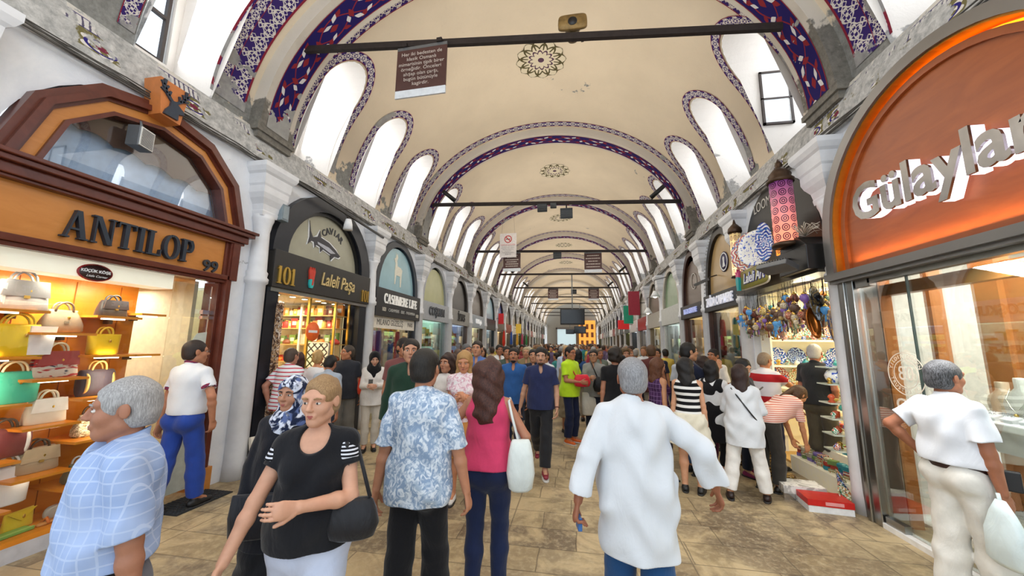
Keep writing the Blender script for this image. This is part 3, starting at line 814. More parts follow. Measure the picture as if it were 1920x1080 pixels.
def bag(kind, label, w, h, d, col, fr, x, y, z, handle=None, accent=None, trim=None, rz=0.0, group='handbags in the bag shop window'):
    """a handbag standing on a shelf; (x, y, z) in the shop's own frame"""
    t = thing('handbag' if kind != 'clutch' else 'clutch_bag', label, 'bag', fr.pt(x, y, z), fr.rz + rz, group)
    mt = M_fabric(col, 'bag_leather', 0.05, 0.45, 0.15) if isinstance(col, str) else col
    hm = M(handle or col if isinstance(handle or col, str) else '#8a7a60', 0.4, name='bag_handle')
    b = MB()
    if kind == 'tote': lv = [(0, w * .40, d * .48), (.008, w * .44, d * .5), (h * .5, w * .46, d * .42), (h * .92, w * .52, d * .24), (h, w * .53, d * .2), (h * .985, w * .51, d * .15)]
    elif kind == 'satchel': lv = [(0, w * .46, d * .48), (.01, w * .5, d * .5), (h * .45, w * .47, d * .45), (h * .85, w * .42, d * .28), (h, w * .38, d * .14)]
    elif kind == 'barrel': lv = [(h * (1 - math.cos(PI * q / 10)) / 2, w * (.46 + .04 * math.sin(PI * q / 10)), max(.01, d * .5 * math.sin(PI * q / 10) ** .6)) for q in range(11)]
    elif kind == 'slouch': lv = [(0, w * .42, d * .45), (.02, w * .5, d * .52), (h * .35, w * .5, d * .5), (h * .65, w * .43, d * .36), (h * .9, w * .34, d * .2), (h, w * .36, d * .10)]
    elif kind == 'clutch': lv = [(0, w * .49, d * .5), (h * .08, w * .5, d * .5), (h * .6, w * .5, d * .3), (h * .97, w * .5, d * .14), (h, w * .49, d * .08)]
    else: lv = [(h * (1 - math.cos(PI * q / 8)) / 2, w * .5 * max(.05, math.sin(PI * (q + 1.5) / 10)) ** .6, d * .4) for q in range(9)]
    b.add(*loft(lv, 28, 3.6)); b.build('bag_body', mt, t)
    if kind in ('tote', 'satchel', 'barrel', 'slouch'):
        for s in (-1, 1):
            q = MB(); q.tube(handle_arc(0, h * .90, w * .42, h * .42, .008, s * d * .14, lean=s * .015), .009, 8); q.build('handle', hm, t)
    if kind == 'satchel':
        f = MB(); f.prism([(-w * .44, h * .46), (w * .44, h * .46), (w * .38, h * 1.01), (-w * .38, h * 1.01)], -d * .47, -d * .40); f.build('flap', M(trim or col, .4, name='bag_flap'), t, bevel=.006)
    if kind == 'clutch':
        f = MB(); f.prism([(-w * .5, h * .99), (w * .5, h * .99), (w * .02, h * .42)], -d * .45, -d * .33); f.build('flap', mt, t)
    if accent:
        a = MB()
        if kind in ('tote',): a.prism([(w * .10, .012), (w * .455, .012), (w * .50, h * .95), (w * .10, h * .95)], -d * .50, -d * .40); a.build('side_panel', M(accent, .45, name='bag_panel'), t)
        elif kind == 'barrel':
            for s in (-1, 1): a.lathe([(d * .50, s * w * .36 - .012), (d * .515, s * w * .36), (d * .50, s * w * .36 + .012)], seg=20, sx=h / d * .98)
            a.v = [(p[2], p[1], p[0] + h / 2) for p in a.v]; a.build('piping', M(accent, .4, name='bag_piping'), t)
        else: a.box((0, -d * .49, h * .45), (w * .10, .012, h * .10)); a.build('clasp', M(accent, .3, .8, name='bag_clasp'), t)
    g = MB(); g.ball((w * .06, -d * .44, h * .66), (.012, .006, .018), 8, 6); g.build('charm', GOLD, t)
    return t

def room(parent, w, depth, h, mats, x0=None, name='shop_interior', y0=0.32):
    """a shop's inside: back, sides, ceiling and floor as separate parts. mats = (wall, ceiling, floor)"""
    x0 = -w / 2 if x0 is None else x0; x1 = x0 + w
    m = MB(); m.bx(x0, x1, depth, depth + .05, 0, h); m.build('back_panel', mats[0], parent)
    m = MB(); m.bx(x0 - .05, x0, y0, depth, 0, h); m.bx(x1, x1 + .05, y0, depth, 0, h); m.build('side_panel', mats[0], parent)
    m = MB(); m.bx(x0, x1, y0, depth, h, h + .05); m.build('shop_ceiling', mats[1], parent)
    m = MB(); m.bx(x0, x1, y0, depth, .0, .03); m.build('shop_floor', mats[2], parent)
def shop_light(fr, x, y, z, w, d, power, color=(1, .93, .8), direction=(0, 0, -1)):
    p = fr.pt(x, y, z)
    dd = direction
    if dd != (0, 0, -1): a = fr.pt(0, 0, 0); b = fr.pt(*dd); dd = (b[0] - a[0], b[1] - a[1], b[2] - a[2])
    o = area_light('shop_lamp', p, dd, w if fr.side == 'R' or True else w, d, power, color)
    return o
def downlights(parent, pts, z, r=.05, e=14, col='#ffedc8'):
    for (x, y) in pts:
        m = MB(); m.lathe([(r * 1.25, z - .012), (r * 1.25, z)], (x, y, 0), 14); m.build('downlight_rim', WHITE, parent)
        m = MB(); m.lathe([(r, z - .016), (r, z - .011)], (x, y, 0), 14); m.build('downlight', LAMP(col, e), parent)
# ------------------------------------------------------------------ left: the wooden bag shop, number 99
BROWN = M_wood('#6b3526', '#4e231a', 'dark_varnished_wood', (2, 2, 2), .25); HONEY = M_wood('#cf8a45', '#bd7733', 'honey_wood_veneer', (1.5, 1.5, 6), .3)
ORANGE = M_wood('#e8962f', '#d97f1d', 'amber_display_wood', (1.5, 1.5, 6), .35)
F99 = Frame('L', 3.05)
def poly_arch(R, zc, hz=1.0, n=8, rot=None):
    """half of a polygon frame with a shallow peak, left foot to right foot"""
    an = [180, 147, 119.5, 90, 60.5, 33, 0]
    rr = [1.0, 1.0, 1.0, .985, 1.0, 1.0, 1.0]
    return [(R * r * math.cos(math.radians(a)), zc + R * hz * r * math.sin(math.radians(a))) for a, r in zip(an, rr)]
S99 = thing('shopfront', 'wooden bag shop front with polygonal arch over a honey coloured sign board', 'shop front', F99.loc, F99.rz)
zc = 3.28
for (ra, rb, ya, yb, mt, nm) in ((1.15, 1.09, -.10, .05, BROWN, 'arch_moulding'), (1.09, 1.03, -.14, .05, BROWN, 'arch_moulding'), (1.03, .995, -.09, .05, BROWN, 'arch_moulding'), (.995, .90, -.07, .05, HONEY, 'arch_inlay'), (.90, .86, -.10, .05, BROWN, 'arch_moulding')):
    m = MB(); m.ring(poly_arch(ra, zc), poly_arch(rb, zc), ya, yb); m.build(nm, mt, S99)
m = MB(); m.bx(-1.28, 1.26, -.22, .05, 3.27, 3.31); m.bx(-1.25, 1.23, -.19, .05, 3.22, 3.27); m.bx(-1.2, 1.18, -.14, .05, 3.13, 3.22); m.bx(-1.17, 1.15, -.11, .05, 3.10, 3.13); m.build('cornice', BROWN, S99, bevel=.008)
m = MB(); m.bx(-1.12, .94, -.04, .05, 2.66, 3.10); m.build('sign_board', HONEY, S99)
m = MB(); m.bx(-1.15, 1.04, -.10, .05, 2.60, 2.66); m.bx(-1.15, 1.04, -.07, .05, 2.56, 2.60); m.bx(.93, .97, -.07, .05, 2.60, 3.10); m.build('board_moulding', BROWN, S99, bevel=.006)
m = MB(); m.bx(.97, 1.03, -.10, .2, .25, 3.10); m.bx(1.03, 1.07, -.06, .2, .25, 2.62); m.bx(.99, 1.09, -.12, .2, 2.6, 3.10); m.bx(.93, .97, -.02, .2, .25, 2.56); m.build('door_post', BROWN, S99, bevel=.005)
m = MB(); m.bx(.92, 1.08, -.11, .2, 0, .27); m.build('post_foot', HONEY, S99)
serif_text('ANTILOP', .265, S99, (-.06, -.045, 2.86), M('#2b3440', .45, .2, name='blue_black_letter'), .045, .06, 0.70)
put_text('99', .20, S99, (.76, -.055, 2.735), M('#2b3038', .45, name='dark_numeral'), name='numeral', ext=.012, offset=.003)
# glass behind the arch and the scalloped valance inside
m = MB(); m.prism([p for p in poly_arch(.86, zc)], .0, .008); m.build('arch_glass', M_glass((.93, .96, 1.0), .06, 'arch_window_glass', minr=.03), S99)
n = 60; low = [(-.86 + 1.72 * i / n, 3.74 - .12 * (-.86 + 1.72 * i / n) + .045 * abs(math.sin(i / n * PI * 6))) for i in range(n + 1)]
up = []
A = poly_arch(.87, zc)
def on_poly(x):
    for i in range(len(A) - 1):
        if A[i][0] <= x <= A[i + 1][0]:
            t = (x - A[i][0]) / (A[i + 1][0] - A[i][0]); return A[i][1] + t * (A[i + 1][1] - A[i][1])
    return zc
m = MB(); V = []; Fq = []
for (x, z) in low: zu = on_poly(x); V += [(x, .07, min(z, zu)), (x, .07, zu), (x, .085, min(z, zu)), (x, .085, zu)]
for i in range(n): a = 4 * i; b = a + 4; Fq += [(a, b, b + 1, a + 1), (a + 2, a + 3, b + 3, b + 2), (a, a + 2, b + 2, b)]
m.add(V, Fq); m.build('scalloped_valance', M('#6b4d39', .7, name='brown_valance'), S99)
m = MB(); m.bx(-.95, .95, .16, .19, 3.1, 4.5); m.build('reflection_backing', M('#b9cfe2', .5, name='pale_blue_reflection'), S99)  # pale blue board imitates the reflection in the arch glass
# white lit header, oval sign
m = MB(); m.bx(-1.12, .42, .02, .30, 2.40, 2.56); m.build('lit_header', M('#fbf4e6', .5, name='lit_white_header', emit=.55, ecol='#fff4dc'), S99)
m = MB(); m.lathe([(.135, 0), (.135, .012)], seg=28, sy=.62); m.v = [(p[0], -p[2], p[1]) for p in m.v]; ov = m.build('oval_sign', M('#a3262e', .4, name='red_oval_rim'), S99, (-.295, .015, 2.455))
m = MB(); m.lathe([(.122, .012), (.122, .016)], seg=28, sy=.58); m.v = [(p[0], -p[2], p[1]) for p in m.v]; m.build('oval_face', M('#33201f', .4, name='dark_oval_face'), ov)
put_text('KÜÇÜK KÖŞE', .036, ov, (0, -.017, .012), WHITE, ext=.001, offset=.0012); put_text('Little Corner', .03, ov, (.01, -.017, -.035), WHITE, ext=.001, shear=.4)
# display window: base, shelves, back, glass
m = MB(); m.bx(-1.3, .42, -.02, .55, 0, .13); m.build('stone_base', M('#c9c8cc', .6, name='grey_marble_base'), S99)
m = MB(); m.bx(-1.3, .42, -.02, .55, .13, .17); m.build('display_floor', ORANGE, S99)
m = MB(); m.bx(-1.3, .42, .50, .54, .17, 2.56); 
m.build('display_back', ORANGE, S99)
m = MB()
for xx in (-.93, -.53, -.13, .25): m.bx(xx, xx + .004, .492, .5, .17, 2.4)
m.build('panel_joint', M('#a85a12', .6, name='joint_line'), S99)
m = MB(); m.bx(-1.3, -1.27, 0, .5, .17, 2.56); m.build('display_side', ORANGE, S99)
cols99 = {-.78: [2.06, 1.66, 1.26, .80, .41], -.38: [1.87, 1.46, 1.05, .63], -.02: [2.05, 1.66, 1.25, .86, .44], .28: [2.10, 1.66, 1.30]}
for cx, zs_ in cols99.items():
    hw_ = .19 if cx > -.7 else .24
    if cx > .2: hw_ = .12
    for z in zs_:
        m = MB(); m.bx(cx - hw_, cx + hw_, .02, .50, z - .022, z); sh = m.build('display_shelf', ORANGE, S99)
        m = MB(); m.bx(cx - .09, cx + .09, .10, .14, z - .036, z - .023); m.build('shelf_light', LAMP('#fff3dc', 5), sh)
        m = MB(); m.bx(cx + hw_ - .04, cx + hw_ - .01, .40, .49, z - .07, z - .022); m.build('bracket', M('#5a4630', .5, name='bracket_bronze'), sh)
m = MB(); m.bx(-1.27, .42, .0, .008, .17, 2.56); m.build('window_glass', M_glass((.97, .98, .97), .03, 'display_glass', minr=.015), S99)
# doorway to the right of the window: steel patch fittings, frosted glass, shop inside
DW = M_wood('#e6b06a', '#d49a52', 'pale_ceiling_wood', (6, 1, 1), .4)
m = MB(); m.bx(.44, .90, .03, .042, .06, 2.50)
m.build('door_glass', M_glass((.93, .97, .95), .12, 'door_glass'), S99)
fz = [(.58, .06), (.90, .06), (.90, 1.92), (.78, 1.90), (.70, 1.76), (.66, 1.45), (.63, 1.0), (.60, .5)]
m = MB(); m.prism(fz, .024, .029); m.build('frosted_panel', M('#c9cfc4', .5, name='frosted_film'), S99)
m = MB(); m.bx(.80, .93, .01, .06, 2.14, 2.19); m.bx(.80, .93, .01, .06, 2.08, 2.12); m.build('door_fitting', CHROME, S99)
room(S99, 2.2, 2.6, 2.62, (M('#efe0c2', .6, name='cream_shop_wall'), DW, M('#b9a27a', .5, name='shop_floor_tile')), y0=.56)
for zz in (.5, .95, 1.4, 1.85):
    m = MB(); m.bx(.10, .60, 1.0, 1.3, zz, zz + .02); m.build('inner_shelf', M('#8d7a5e', .4, name='inner_shelf'), S99)
downlights(S99, [(.62, .9), (.78, 1.4), (.45, 1.7), (.8, 2.1)], 2.61, .05, 12)
shop_light(F99, -.4, .22, 2.38, .3, .3, 9, (1, .86, .62)); 
for xx in (-.9, -.4, .1): shop_light(F99, xx, .12, 2.36, .25, .15, 7, (1, .84, .6), (0, .25, -1))
for xx in (-.8, 0.): shop_light(F99, xx, .06, 1.3, .15, .8, 4, (1, .84, .6), (0, 1, -.2))
shop_light(F99, .4, 1.6, 2.5, .8, 1.2, 40, (1, .92, .78))
# stag emblem block and the speaker under it
t = thing('stag_emblem', 'blue black stag head on an orange keystone block over the bag shop arch', 'emblem', F99.pt(-.06, -.13, 4.20), F99.rz)
m = MB(); m.prism([(-.10, .02), (.10, .0), (.15, .42), (-.15, .42)], -.12, .1); m.build('keystone_block', M('#c9793f', .4, name='orange_block'), t)
DK = M('#333c4a', .4, .2, name='stag_blue_black')
m = MB(); m.prism([(-.085, .03), (.06, .03), (.055, .10), (.115, .12), (.10, .16), (.04, .20), (.015, .225), (-.03, .215), (-.035, .15), (-.07, .09)], -.145, -.12)
for s in (-1, 1):
    for (a, b, r) in (([(0.0 + s * .02, .21), (s * .07, .26), (s * .115, .33), (s * .11, .41)], 0, .014), ([(s * .06, .25), (s * .045, .31)], 0, .010), ([(s * .10, .30), (s * .075, .355)], 0, .010), ([(s * .115, .34), (s * .145, .38)], 0, .009), ([(s * .08, .27), (s * .14, .30)], 0, .009)):
        for q in ribbon(a, [r * 2.0] * len(a)): m.prism(q, -.142, -.12)
m.build('stag_head', DK, t)
t = thing('wall_loudspeaker', 'small grey box loudspeaker with white grille hanging under the stag block', 'loudspeaker', F99.pt(-.20, -.16, 3.90), F99.rz + .3)
m = MB(); m.bx(-.09, .09, -.02, .10, -.11, .11); m.build('speaker_box', GREYMETAL, t, bevel=.006)
m = MB(); m.bx(-.08, .08, -.03, -.02, -.10, .10); g = m.build('grille', M('#dfdfdb', .5, name='white_grille'), t)
m = MB()
for i in range(12): m.bx(-.07, .07, -.033, -.030, -.088 + i * .015, -.081 + i * .015)
m.build('grille_slots', M('#55585a', .6, name='slot_grey'), g)
m = MB(); m.tube([(0, .04, .11), (0, .06, .19), (0, .12, .22)], .012, 6); m.build('bracket', GREYMETAL, t)

Y99 = 3.05
def b99(kind, lab, Yc, z, w, h, d, col, **k): bag(kind, lab, w, h, d, col, F99, Yc - Y99, .24, z, **k)
b99('satchel', 'grey leather satchel with flap on the topmost shelf of the bag window', 2.42, 2.06, .34, .26, .16, '#8f959d', trim='#6c7078', accent='#d8b86a')
b99('tote', 'large yellow and white tote on second shelf of the bag window', 2.44, 1.66, .42, .28, .18, '#e3c622', accent='#f4f4f6', handle='#ead24a')
b99('tote', 'turquoise green tote with cream ring handles in the bag window', 2.47, 1.26, .36, .27, .17, '#4dbfa0', handle='#e9dcb8')
b99('barrel', 'maroon bowling bag with white piping in the bag window', 2.48, .80, .34, .25, .18, '#7a3a3c', accent='#f1efec', handle='#4e4034')
b99('tote', 'plain white tote low at the left end of the bag window', 2.54, .41, .34, .31, .14, '#f2f2f4', handle='#eeeeee')
b99('slouch', 'taupe studded slouchy handbag beside the grey satchel', 2.71, 1.87, .30, .22, .14, '#8d7e6c', handle='#6f6254', accent='#cfc6b4')
zig = M_print('zigzag_leather', ('#c8c2b8', '#a3383a', '#2c3a52'), 9, .5, (.52, .56), (1, 1, 3), .6)
b99('satchel', 'patterned red white and navy handbag in the bag window', 2.72, 1.46, .33, .24, .14, zig, handle='#f0e6c8', trim='#a34a4a', accent='#e8e8e8')
b99('satchel', 'cream and white structured handbag with round cream handles', 2.72, 1.05, .28, .22, .13, '#ddd2c0', handle='#efe6cf', trim='#f1eee8')
b99('satchel', 'beige flap handbag with dark brown top handle', 2.72, .63, .29, .21, .14, '#b5a184', handle='#4b3626', trim='#c2ae90', accent='#e0c070')
b99('satchel', 'small black leather handbag on upper right shelf of the bag window', 3.08, 2.05, .25, .17, .14, '#26262b', trim='#3a3a40', accent='#c9a45a')
b99('tote', 'bright yellow handbag with looped handles right of the patterned bag', 3.06, 1.66, .26, .21, .14, '#e8c41f', handle='#f0d048')
b99('barrel', 'dark plum domed handbag with gold charm in the bag window', 3.05, 1.25, .28, .26, .16, '#3d3440', handle='#c9a45a', accent='#c9a45a')
b99('slouch', 'snakeskin patterned cream handbag in the bag window', 3.06, .86, .24, .21, .14, M_print('snakeskin', ('#d9cba8', '#8f8062', '#efe6cc'), 40, .5), handle='#4b3a2c')
b99('slouch', 'olive grey handbag low on the right of the bag window', 3.04, .44, .22, .17, .13, '#6f6a50', handle='#d8d8d8')
b99('clutch', 'yellow envelope clutch standing on the window floor', 2.68, .172, .21, .15, .07, '#e4c631', rz=.25)
b99('shell', 'silver beaded shell shaped clutch on the window floor', 2.93, .172, .18, .10, .07, '#b9b3a8')
t = thing('wallet', 'flat green wallet lying at the front of the window floor', 'wallet', F99.pt(2.60 - Y99, .13, .172), F99.rz + .1, None)
m = MB(); m.bx(-.11, .11, -.05, .05, 0, .022); m.build('wallet_body', M('#7fb356', .4, name='green_leather'), t, bevel=.005)
m = MB(); m.bx(-.11, .11, -.051, -.03, .022, .028); m.build('wallet_flap', M('#9ccb72', .4, name='green_leather_flap'), t)
t = thing('sandal', 'orange and gold sandal lying on the bag window floor', 'sandal', F99.pt(2.84 - Y99, .13, .172), F99.rz + .2)
m = MB(); m.add(*loft([(0, .11, .035), (.012, .11, .036), (.02, .10, .032)], 20, 2.4)); m.build('sole', M('#c98a4a', .5, name='tan_sole'), t)
m = MB(); m.tube([(-.05, -.035, .01), (-.04, 0, .05), (-.05, .035, .01)], .012, 6); m.tube([(.05, -.03, .01), (.03, 0, .045), (.05, .03, .01)], .01, 6); m.build('strap', M('#d9752e', .5, name='orange_strap'), t)
for q, (yy, zz, cc, lb) in enumerate(((3.36, 1.86, '#a5482c', 'red brown handbag on the inner shelf behind the glass door'), (3.50, 1.42, '#d9d4ca', 'pale handbag on the inner shelf behind the glass door'), (3.34, .97, '#2e2a2e', 'black handbag on the inner shelf behind the glass door'), (3.5, 1.87, '#d8cdbd', 'cream handbag on top inner shelf behind the glass door'))):
    bag('satchel', lb, .2, .17, .12, cc, F99, yy - Y99, 1.14, zz, group='handbags inside the bag shop')
t = thing('doormat', 'black rubber studded doormat outside the bag shop door', 'doormat', (-4.32, 3.78, 0.0), PI / 2)
m = MB(); m.bx(-.32, .32, -.2, .2, 0, .012); m.build('mat_base', M('#26282b', .8, name='black_rubber'), t)
m = MB()
for i in range(14):
    for j in range(9): m.lathe([(.012, .012), (.012, .02), (.0, .02)], (-.29 + i * .045, -.175 + j * .044, 0), 6, False)
m.build('studs', M('#34373b', .8, name='black_rubber_studs'), t)['kind'] = 'stuff'
m = MB(); m.bx(-1.22, -1.12, -.08, .2, 0, 3.1); m.bx(-1.32, -1.22, .0, .5, 0, 3.1); m.build('door_post', BROWN, S99)

# ------------------------------------------------------------------ left: number 101, sweets and spices
F101 = Frame('L', 5.98); CH = M('#23262e', .35, .2, name='charcoal_lacquer'); CH2 = M('#2f2d2b', .4, name='brown_black_board')
S = thing('shopfront', 'black fronted sweet shop with gold 101 numerals and caviar sign in its arch', 'shop front', F101.loc, F101.rz); S101 = S
o_ = [(1.32 * math.cos(PI - PI * q / 24), 3.18 + 1.26 * math.sin(PI * q / 24)) for q in range(25)]; i_ = [(1.02 * math.cos(PI - PI * q / 24), 3.18 + 1.0 * math.sin(PI * q / 24)) for q in range(25)]; i2 = [(.96 * math.cos(PI - PI * q / 24), 3.18 + .94 * math.sin(PI * q / 24)) for q in range(25)]
m = MB(); m.ring(o_, i_, -.12, .1); m.build('arch_frame', CH, S)
m = MB(); m.ring(i_, i2, -.06, .1); m.build('arch_bead', BLACK, S)
m = MB(); m.prism(i2, -.0, .03); m.build('arch_panel', M('#aaa894', .25, var=.1, scale=2, name='olive_grey_tympanum'), S)
m = MB(); m.bx(-1.30, 1.30, -.16, .05, 2.62, 3.20); m.build('sign_board', CH2, S, bevel=.008)
m = MB(); m.bx(-1.28, 1.28, -.12, .05, 2.56, 2.62); m.build('board_trim', STEEL, S)
m = MB(); m.bx(-1.32, -1.10, -.10, .25, 0, 2.62); m.build('door_post', CH, S); m = MB(); m.bx(1.06, 1.30, -.10, .25, 0, 2.62); m.build('door_post', CH, S)
serif_text('101', .27, S, (-1.06, -.16, 2.82), GOLD, .02, .02, .9, 'numeral', T=.2); serif_text('101', .24, S, (1.12, -.16, 2.78), GOLD, .02, .02, .75, 'numeral', T=.2)
put_text('Laleli Paşa', .33, S, (.22, -.165, 2.91), M('#e7cf95', .35, .6, name='pale_gilt'), ext=.012, shear=.25, offset=.004, sx=.72)
m = MB()
for q, (dx, tilt) in enumerate(((-.045, .03), (0, 0), (.045, -.03))):
    m.prism([(dx * .4 - .02, .06), (dx * .4 + .02, .06), (dx + .026, .30), (dx + .0, .37), (dx - .026, .30)], -.185 - .002 * q, -.16)
m.build('tulip_petals', M('#c9402f', .4, name='tulip_red'), S, (-.52, 0, 2.70))
m = MB(); m.prism([(-.05, .14), (-.055, .05), (-.03, -.01), (.03, -.01), (.055, .05), (.05, .14)], -.188, -.16); m.build('tulip_cup', M('#2fb7b7', .4, name='tulip_turquoise'), S, (-.52, 0, 2.72))
# fish and CAVIAR
def fish_poly(k=1.0):
    return [(x * k, z * k) for x, z in ((-.45, .30), (-.40, .12), (-.34, .03), (-.22, .07), (-.17, .20), (-.13, .08), (.10, .04), (.30, -.05), (.45, -.14), (.40, -.18), (.28, -.18), (.18, -.27), (.16, -.17), (-.05, -.12), (-.12, -.19), (-.14, -.10), (-.24, -.08), (-.27, -.14), (-.30, -.05), (-.36, -.04), (-.45, -.12), (-.42, 0.02), (-.43, .12))]
def grow(p, g):
    cx = sum(a[0] for a in p) / len(p); cz = sum(a[1] for a in p) / len(p); return [(a[0] + math.copysign(g, a[0] - cx) * (abs(a[0] - cx) > .1), a[1] + math.copysign(g, a[1] + .15 * a[0] * 2)) for a in p]
fs = MB(); fs.prism(grow(fish_poly(), .022), -.012, 0); f = fs.build('fish_outline', WHITE, S, (-.05, -.0, 3.62))
fs = MB(); fs.prism(fish_poly(), -.02, -.011); fs.build('fish_body', M('#33323a', .4, name='fish_dark'), f)
fs = MB(); fs.prism([(-.22, -.02), (.1, -.05), (.3, -.12), (.16, -.15), (-.05, -.10), (-.2, -.06)], -.023, -.019); fs.build('fish_belly', M('#b9bcc6', .4, name='fish_pale_belly'), f)
for q, ch in enumerate('CAVIAR'):
    a = .62 - q * .25; xx = .10 - .42 * math.sin(a) * 1.0; zz = 3.42 + .48 * math.cos(a)
    o = put_text(ch, .17, S, (xx + .05, -.004, zz), M('#2b2d33', .4, name='caviar_letter'), name='letter', ext=.006, offset=.004); o.rotation_euler = (0, -a * 0 + (-(-a)) * -1 * -1 if False else 0, 0); o.rotation_euler = (0, -a, 0)
WARM = M('#f6e3b4', .6, name='warm_shelf_back', emit=.12, ecol='#ffdf9a'); CEI = M('#efe6d2', .6, name='shop_ceiling_cream'); FL2 = M('#c9b98e', .4, name='shop_tile')  # faint glow put into the shelf back, as if lamps lit it
room(S, 2.2, 2.4, 2.60, (WARM, CEI, FL2))
m = MB(); m.bx(-.22, -.18, .05, .09, .05, 2.56); m.bx(.50, .53, .05, .09, .05, 2.56); m.bx(.94, .98, .05, .09, .05, 2.56); m.build('door_frame', GOLD, S)
m = MB(); m.bx(-1.10, .50, .065, .073, .05, 2.56); m.build('window_glass', M_glass((.97, .98, .97), .03, 'display_glass', minr=.015), S)
downlights(S, [(-.9, .3), (-.65, .35), (-.35, .3), (.0, .35), (.3, .3), (.6, .4), (.85, .35), (-.5, 1.2), (.4, 1.2)], 2.595, .045, 16)
shop_light(F101, -.2, .9, 2.52, 1.0, 1.4, 60, (1, .87, .62))
ZS = (.70, 1.08, 1.42, 1.76, 2.08, 2.34)
for zz in ZS:
    m = MB(); m.bx(.62, 1.06, .14, 1.62, zz - .02, zz); m.build('display_shelf', M('#cfa765', .4, name='brass_shelf'), S)
for zz in (.62, 1.0, 1.38, 1.76, 2.14):
    m = MB(); m.bx(-1.0, .55, 1.9, 2.25, zz - .02, zz); m.build('display_shelf', M('#cfa765', .4, name='brass_shelf'), S)
m = MB(); m.bx(.60, .64, .12, .16, 0, 2.56); m.bx(.60, .64, .88, .92, 0, 2.56); m.build('shelf_upright', CREAM, S)
# side showcases with photographs of sweets on the frame
m = MB(); m.bx(-1.12, -1.08, -.2, .0, .15, 2.40); m.build('side_showcase', M_print('sweets_showcase', ('#caa27a', '#5a3f34', '#e8d9c8'), 16, .4), S)
goods_mats = [M('#c8402f', .5, name='red_box'), M('#e9c15a', .5, name='yellow_box'), M('#8a4a22', .5, name='brown_sweets'), M('#f0e6cf', .5, name='cream_box'), M('#7a9a4a', .5, name='green_pistachio'), M('#d9822f', .5, name='apricot_orange')]
rnd = random.Random(5)
def goods_row(fr, x0, x1, y, z, kinds, group, lab, size=(.09, .14), step=.12, cat='package', seed=0):
    """packages, jars and sweet trays standing along a shelf, each an object"""
    rr = random.Random(seed); x = x0 + step / 2; names = {'jar': 'sweets_jar', 'box': 'gift_box', 'tray': 'sweets_tray', 'bottle': 'bottle'}
    i = 0
    while x < x1:
        k = kinds[i % len(kinds)]; s = size[0] + rr.random() * (size[1] - size[0]); mt = rr.choice(goods_mats)
        m = MB()
        if k == 'jar': m.lathe([(s * .36, 0), (s * .40, .01), (s * .40, s * .75), (s * .30, s * .85), (s * .30, s * .9)], seg=12)
        elif k == 'box': m.bx(-s * .4, s * .4, -s * .2, s * .2, 0, s * 1.15)
        elif k == 'tray': m.add(*loft([(0, s * .55, s * .5), (s * .2, s * .6, s * .55), (s * .45, s * .45, s * .42), (s * .62, s * .15, s * .15)], 14, 2.2))
        else: m.lathe([(s * .2, 0), (s * .2, s * .8), (s * .07, s * 1.0), (s * .07, s * 1.3)], seg=10)
        o = m.build(names[k], mt, None, fr.pt(x, y, z)); o.rotation_euler = (0, 0, fr.rz + rr.uniform(-.15, .15)); setp(o, lab, cat, group)
        if k == 'jar': l = MB(); l.lathe([(s * .34, s * .9), (s * .34, s * 1.0), (0, s * 1.0)], seg=12); l.build('lid', GOLD, o)
        if k == 'box': l = MB(); l.bx(-s * .25, s * .25, -s * .205, -s * .2, s * .35, s * .8); l.build('package_label', CREAM, o)
        x += step * (.85 + rr.random() * .4); i += 1
class CrossFrame:
    """shelves standing across a shop, facing the viewer"""
    side = 'X'; rz = 0.0
    def __init__(s, x, y): s.x = x; s.y = y
    def pt(s, x, y, z): return (s.x + x, s.y + y, z)
CF = CrossFrame(-6.20, 6.62)
on6 = ('lowest', 'second lowest', 'third', 'fourth', 'fifth', 'topmost')
for q, zz in enumerate(ZS):
    ks = (('tray', 'box'), ('tray',), ('tray',), ('tray', 'box'), ('box', 'box', 'jar'), ('box', 'jar'))[q]
    goods_row(CF, 0.02, 1.42, .10, zz, ks, 'sweets on shelf %s of sweet shop 101' % on6[q], 'sweets or package on the %s shelf facing the viewer in shop 101' % on6[q], step=(.125 if ks[0] == 'tray' else .095), seed=q, size=(.11, .18))
    goods_row(CF, 0.04, 1.42, .24, zz, ks, 'sweets at the back of shelf %s of sweet shop 101' % on6[q], 'sweets or package at the back of the %s shelf in shop 101' % on6[q], step=.12, seed=q + 40, size=(.13, .21))
for q, zz in enumerate((.62, 1.0, 1.38, 1.76, 2.14)):
    goods_row(F101, -.95, .5, 2.0, zz, ('jar', 'box', 'bottle'), 'packages on rear shelf %s of sweet shop 101' % on6[q], 'small package on the %s rear wall shelf of shop 101' % on6[q], step=.14, seed=20 + q)
# patterned screen, no entry sticker
t = thing('patterned_screen', 'black and white trellis patterned panel standing in sweet shop 101', 'screen', (-4.98, 6.50, .03), 0)
def M_trellis():
    T = NT('black_white_trellis'); x, y, z = T.xyz(T.obj()); a = T.math('FRACT', T.math('MULTIPLY', T.math('ADD', x, z), 7.0)); b = T.math('FRACT', T.math('MULTIPLY', T.math('SUBTRACT', x, z), 7.0))
    d = T.math('MINIMUM', T.math('ABSOLUTE', T.math('SUBTRACT', a, .5)), T.math('ABSOLUTE', T.math('SUBTRACT', b, .5)))
    T.base(T.mix(T.math('GREATER_THAN', d, .13), lin('#2a2623'), lin('#f5efe2')), .6); return T.m
m = MB(); m.bx(-.22, .22, -.015, .015, 0, 1.75); m.build('panel', M_trellis(), t); m = MB(); m.bx(-.24, -.22, -.02, .02, 0, 1.77); m.bx(.22, .24, -.02, .02, 0, 1.77); m.bx(-.24, .24, -.02, .02, 1.75, 1.77); m.build('panel_frame', CREAM, t)
t = thing('no_entry_sticker', 'round orange no entry sign stuck on the glass of sweet shop 101', 'sign', F101.pt(-.10, .045, 1.99), F101.rz)
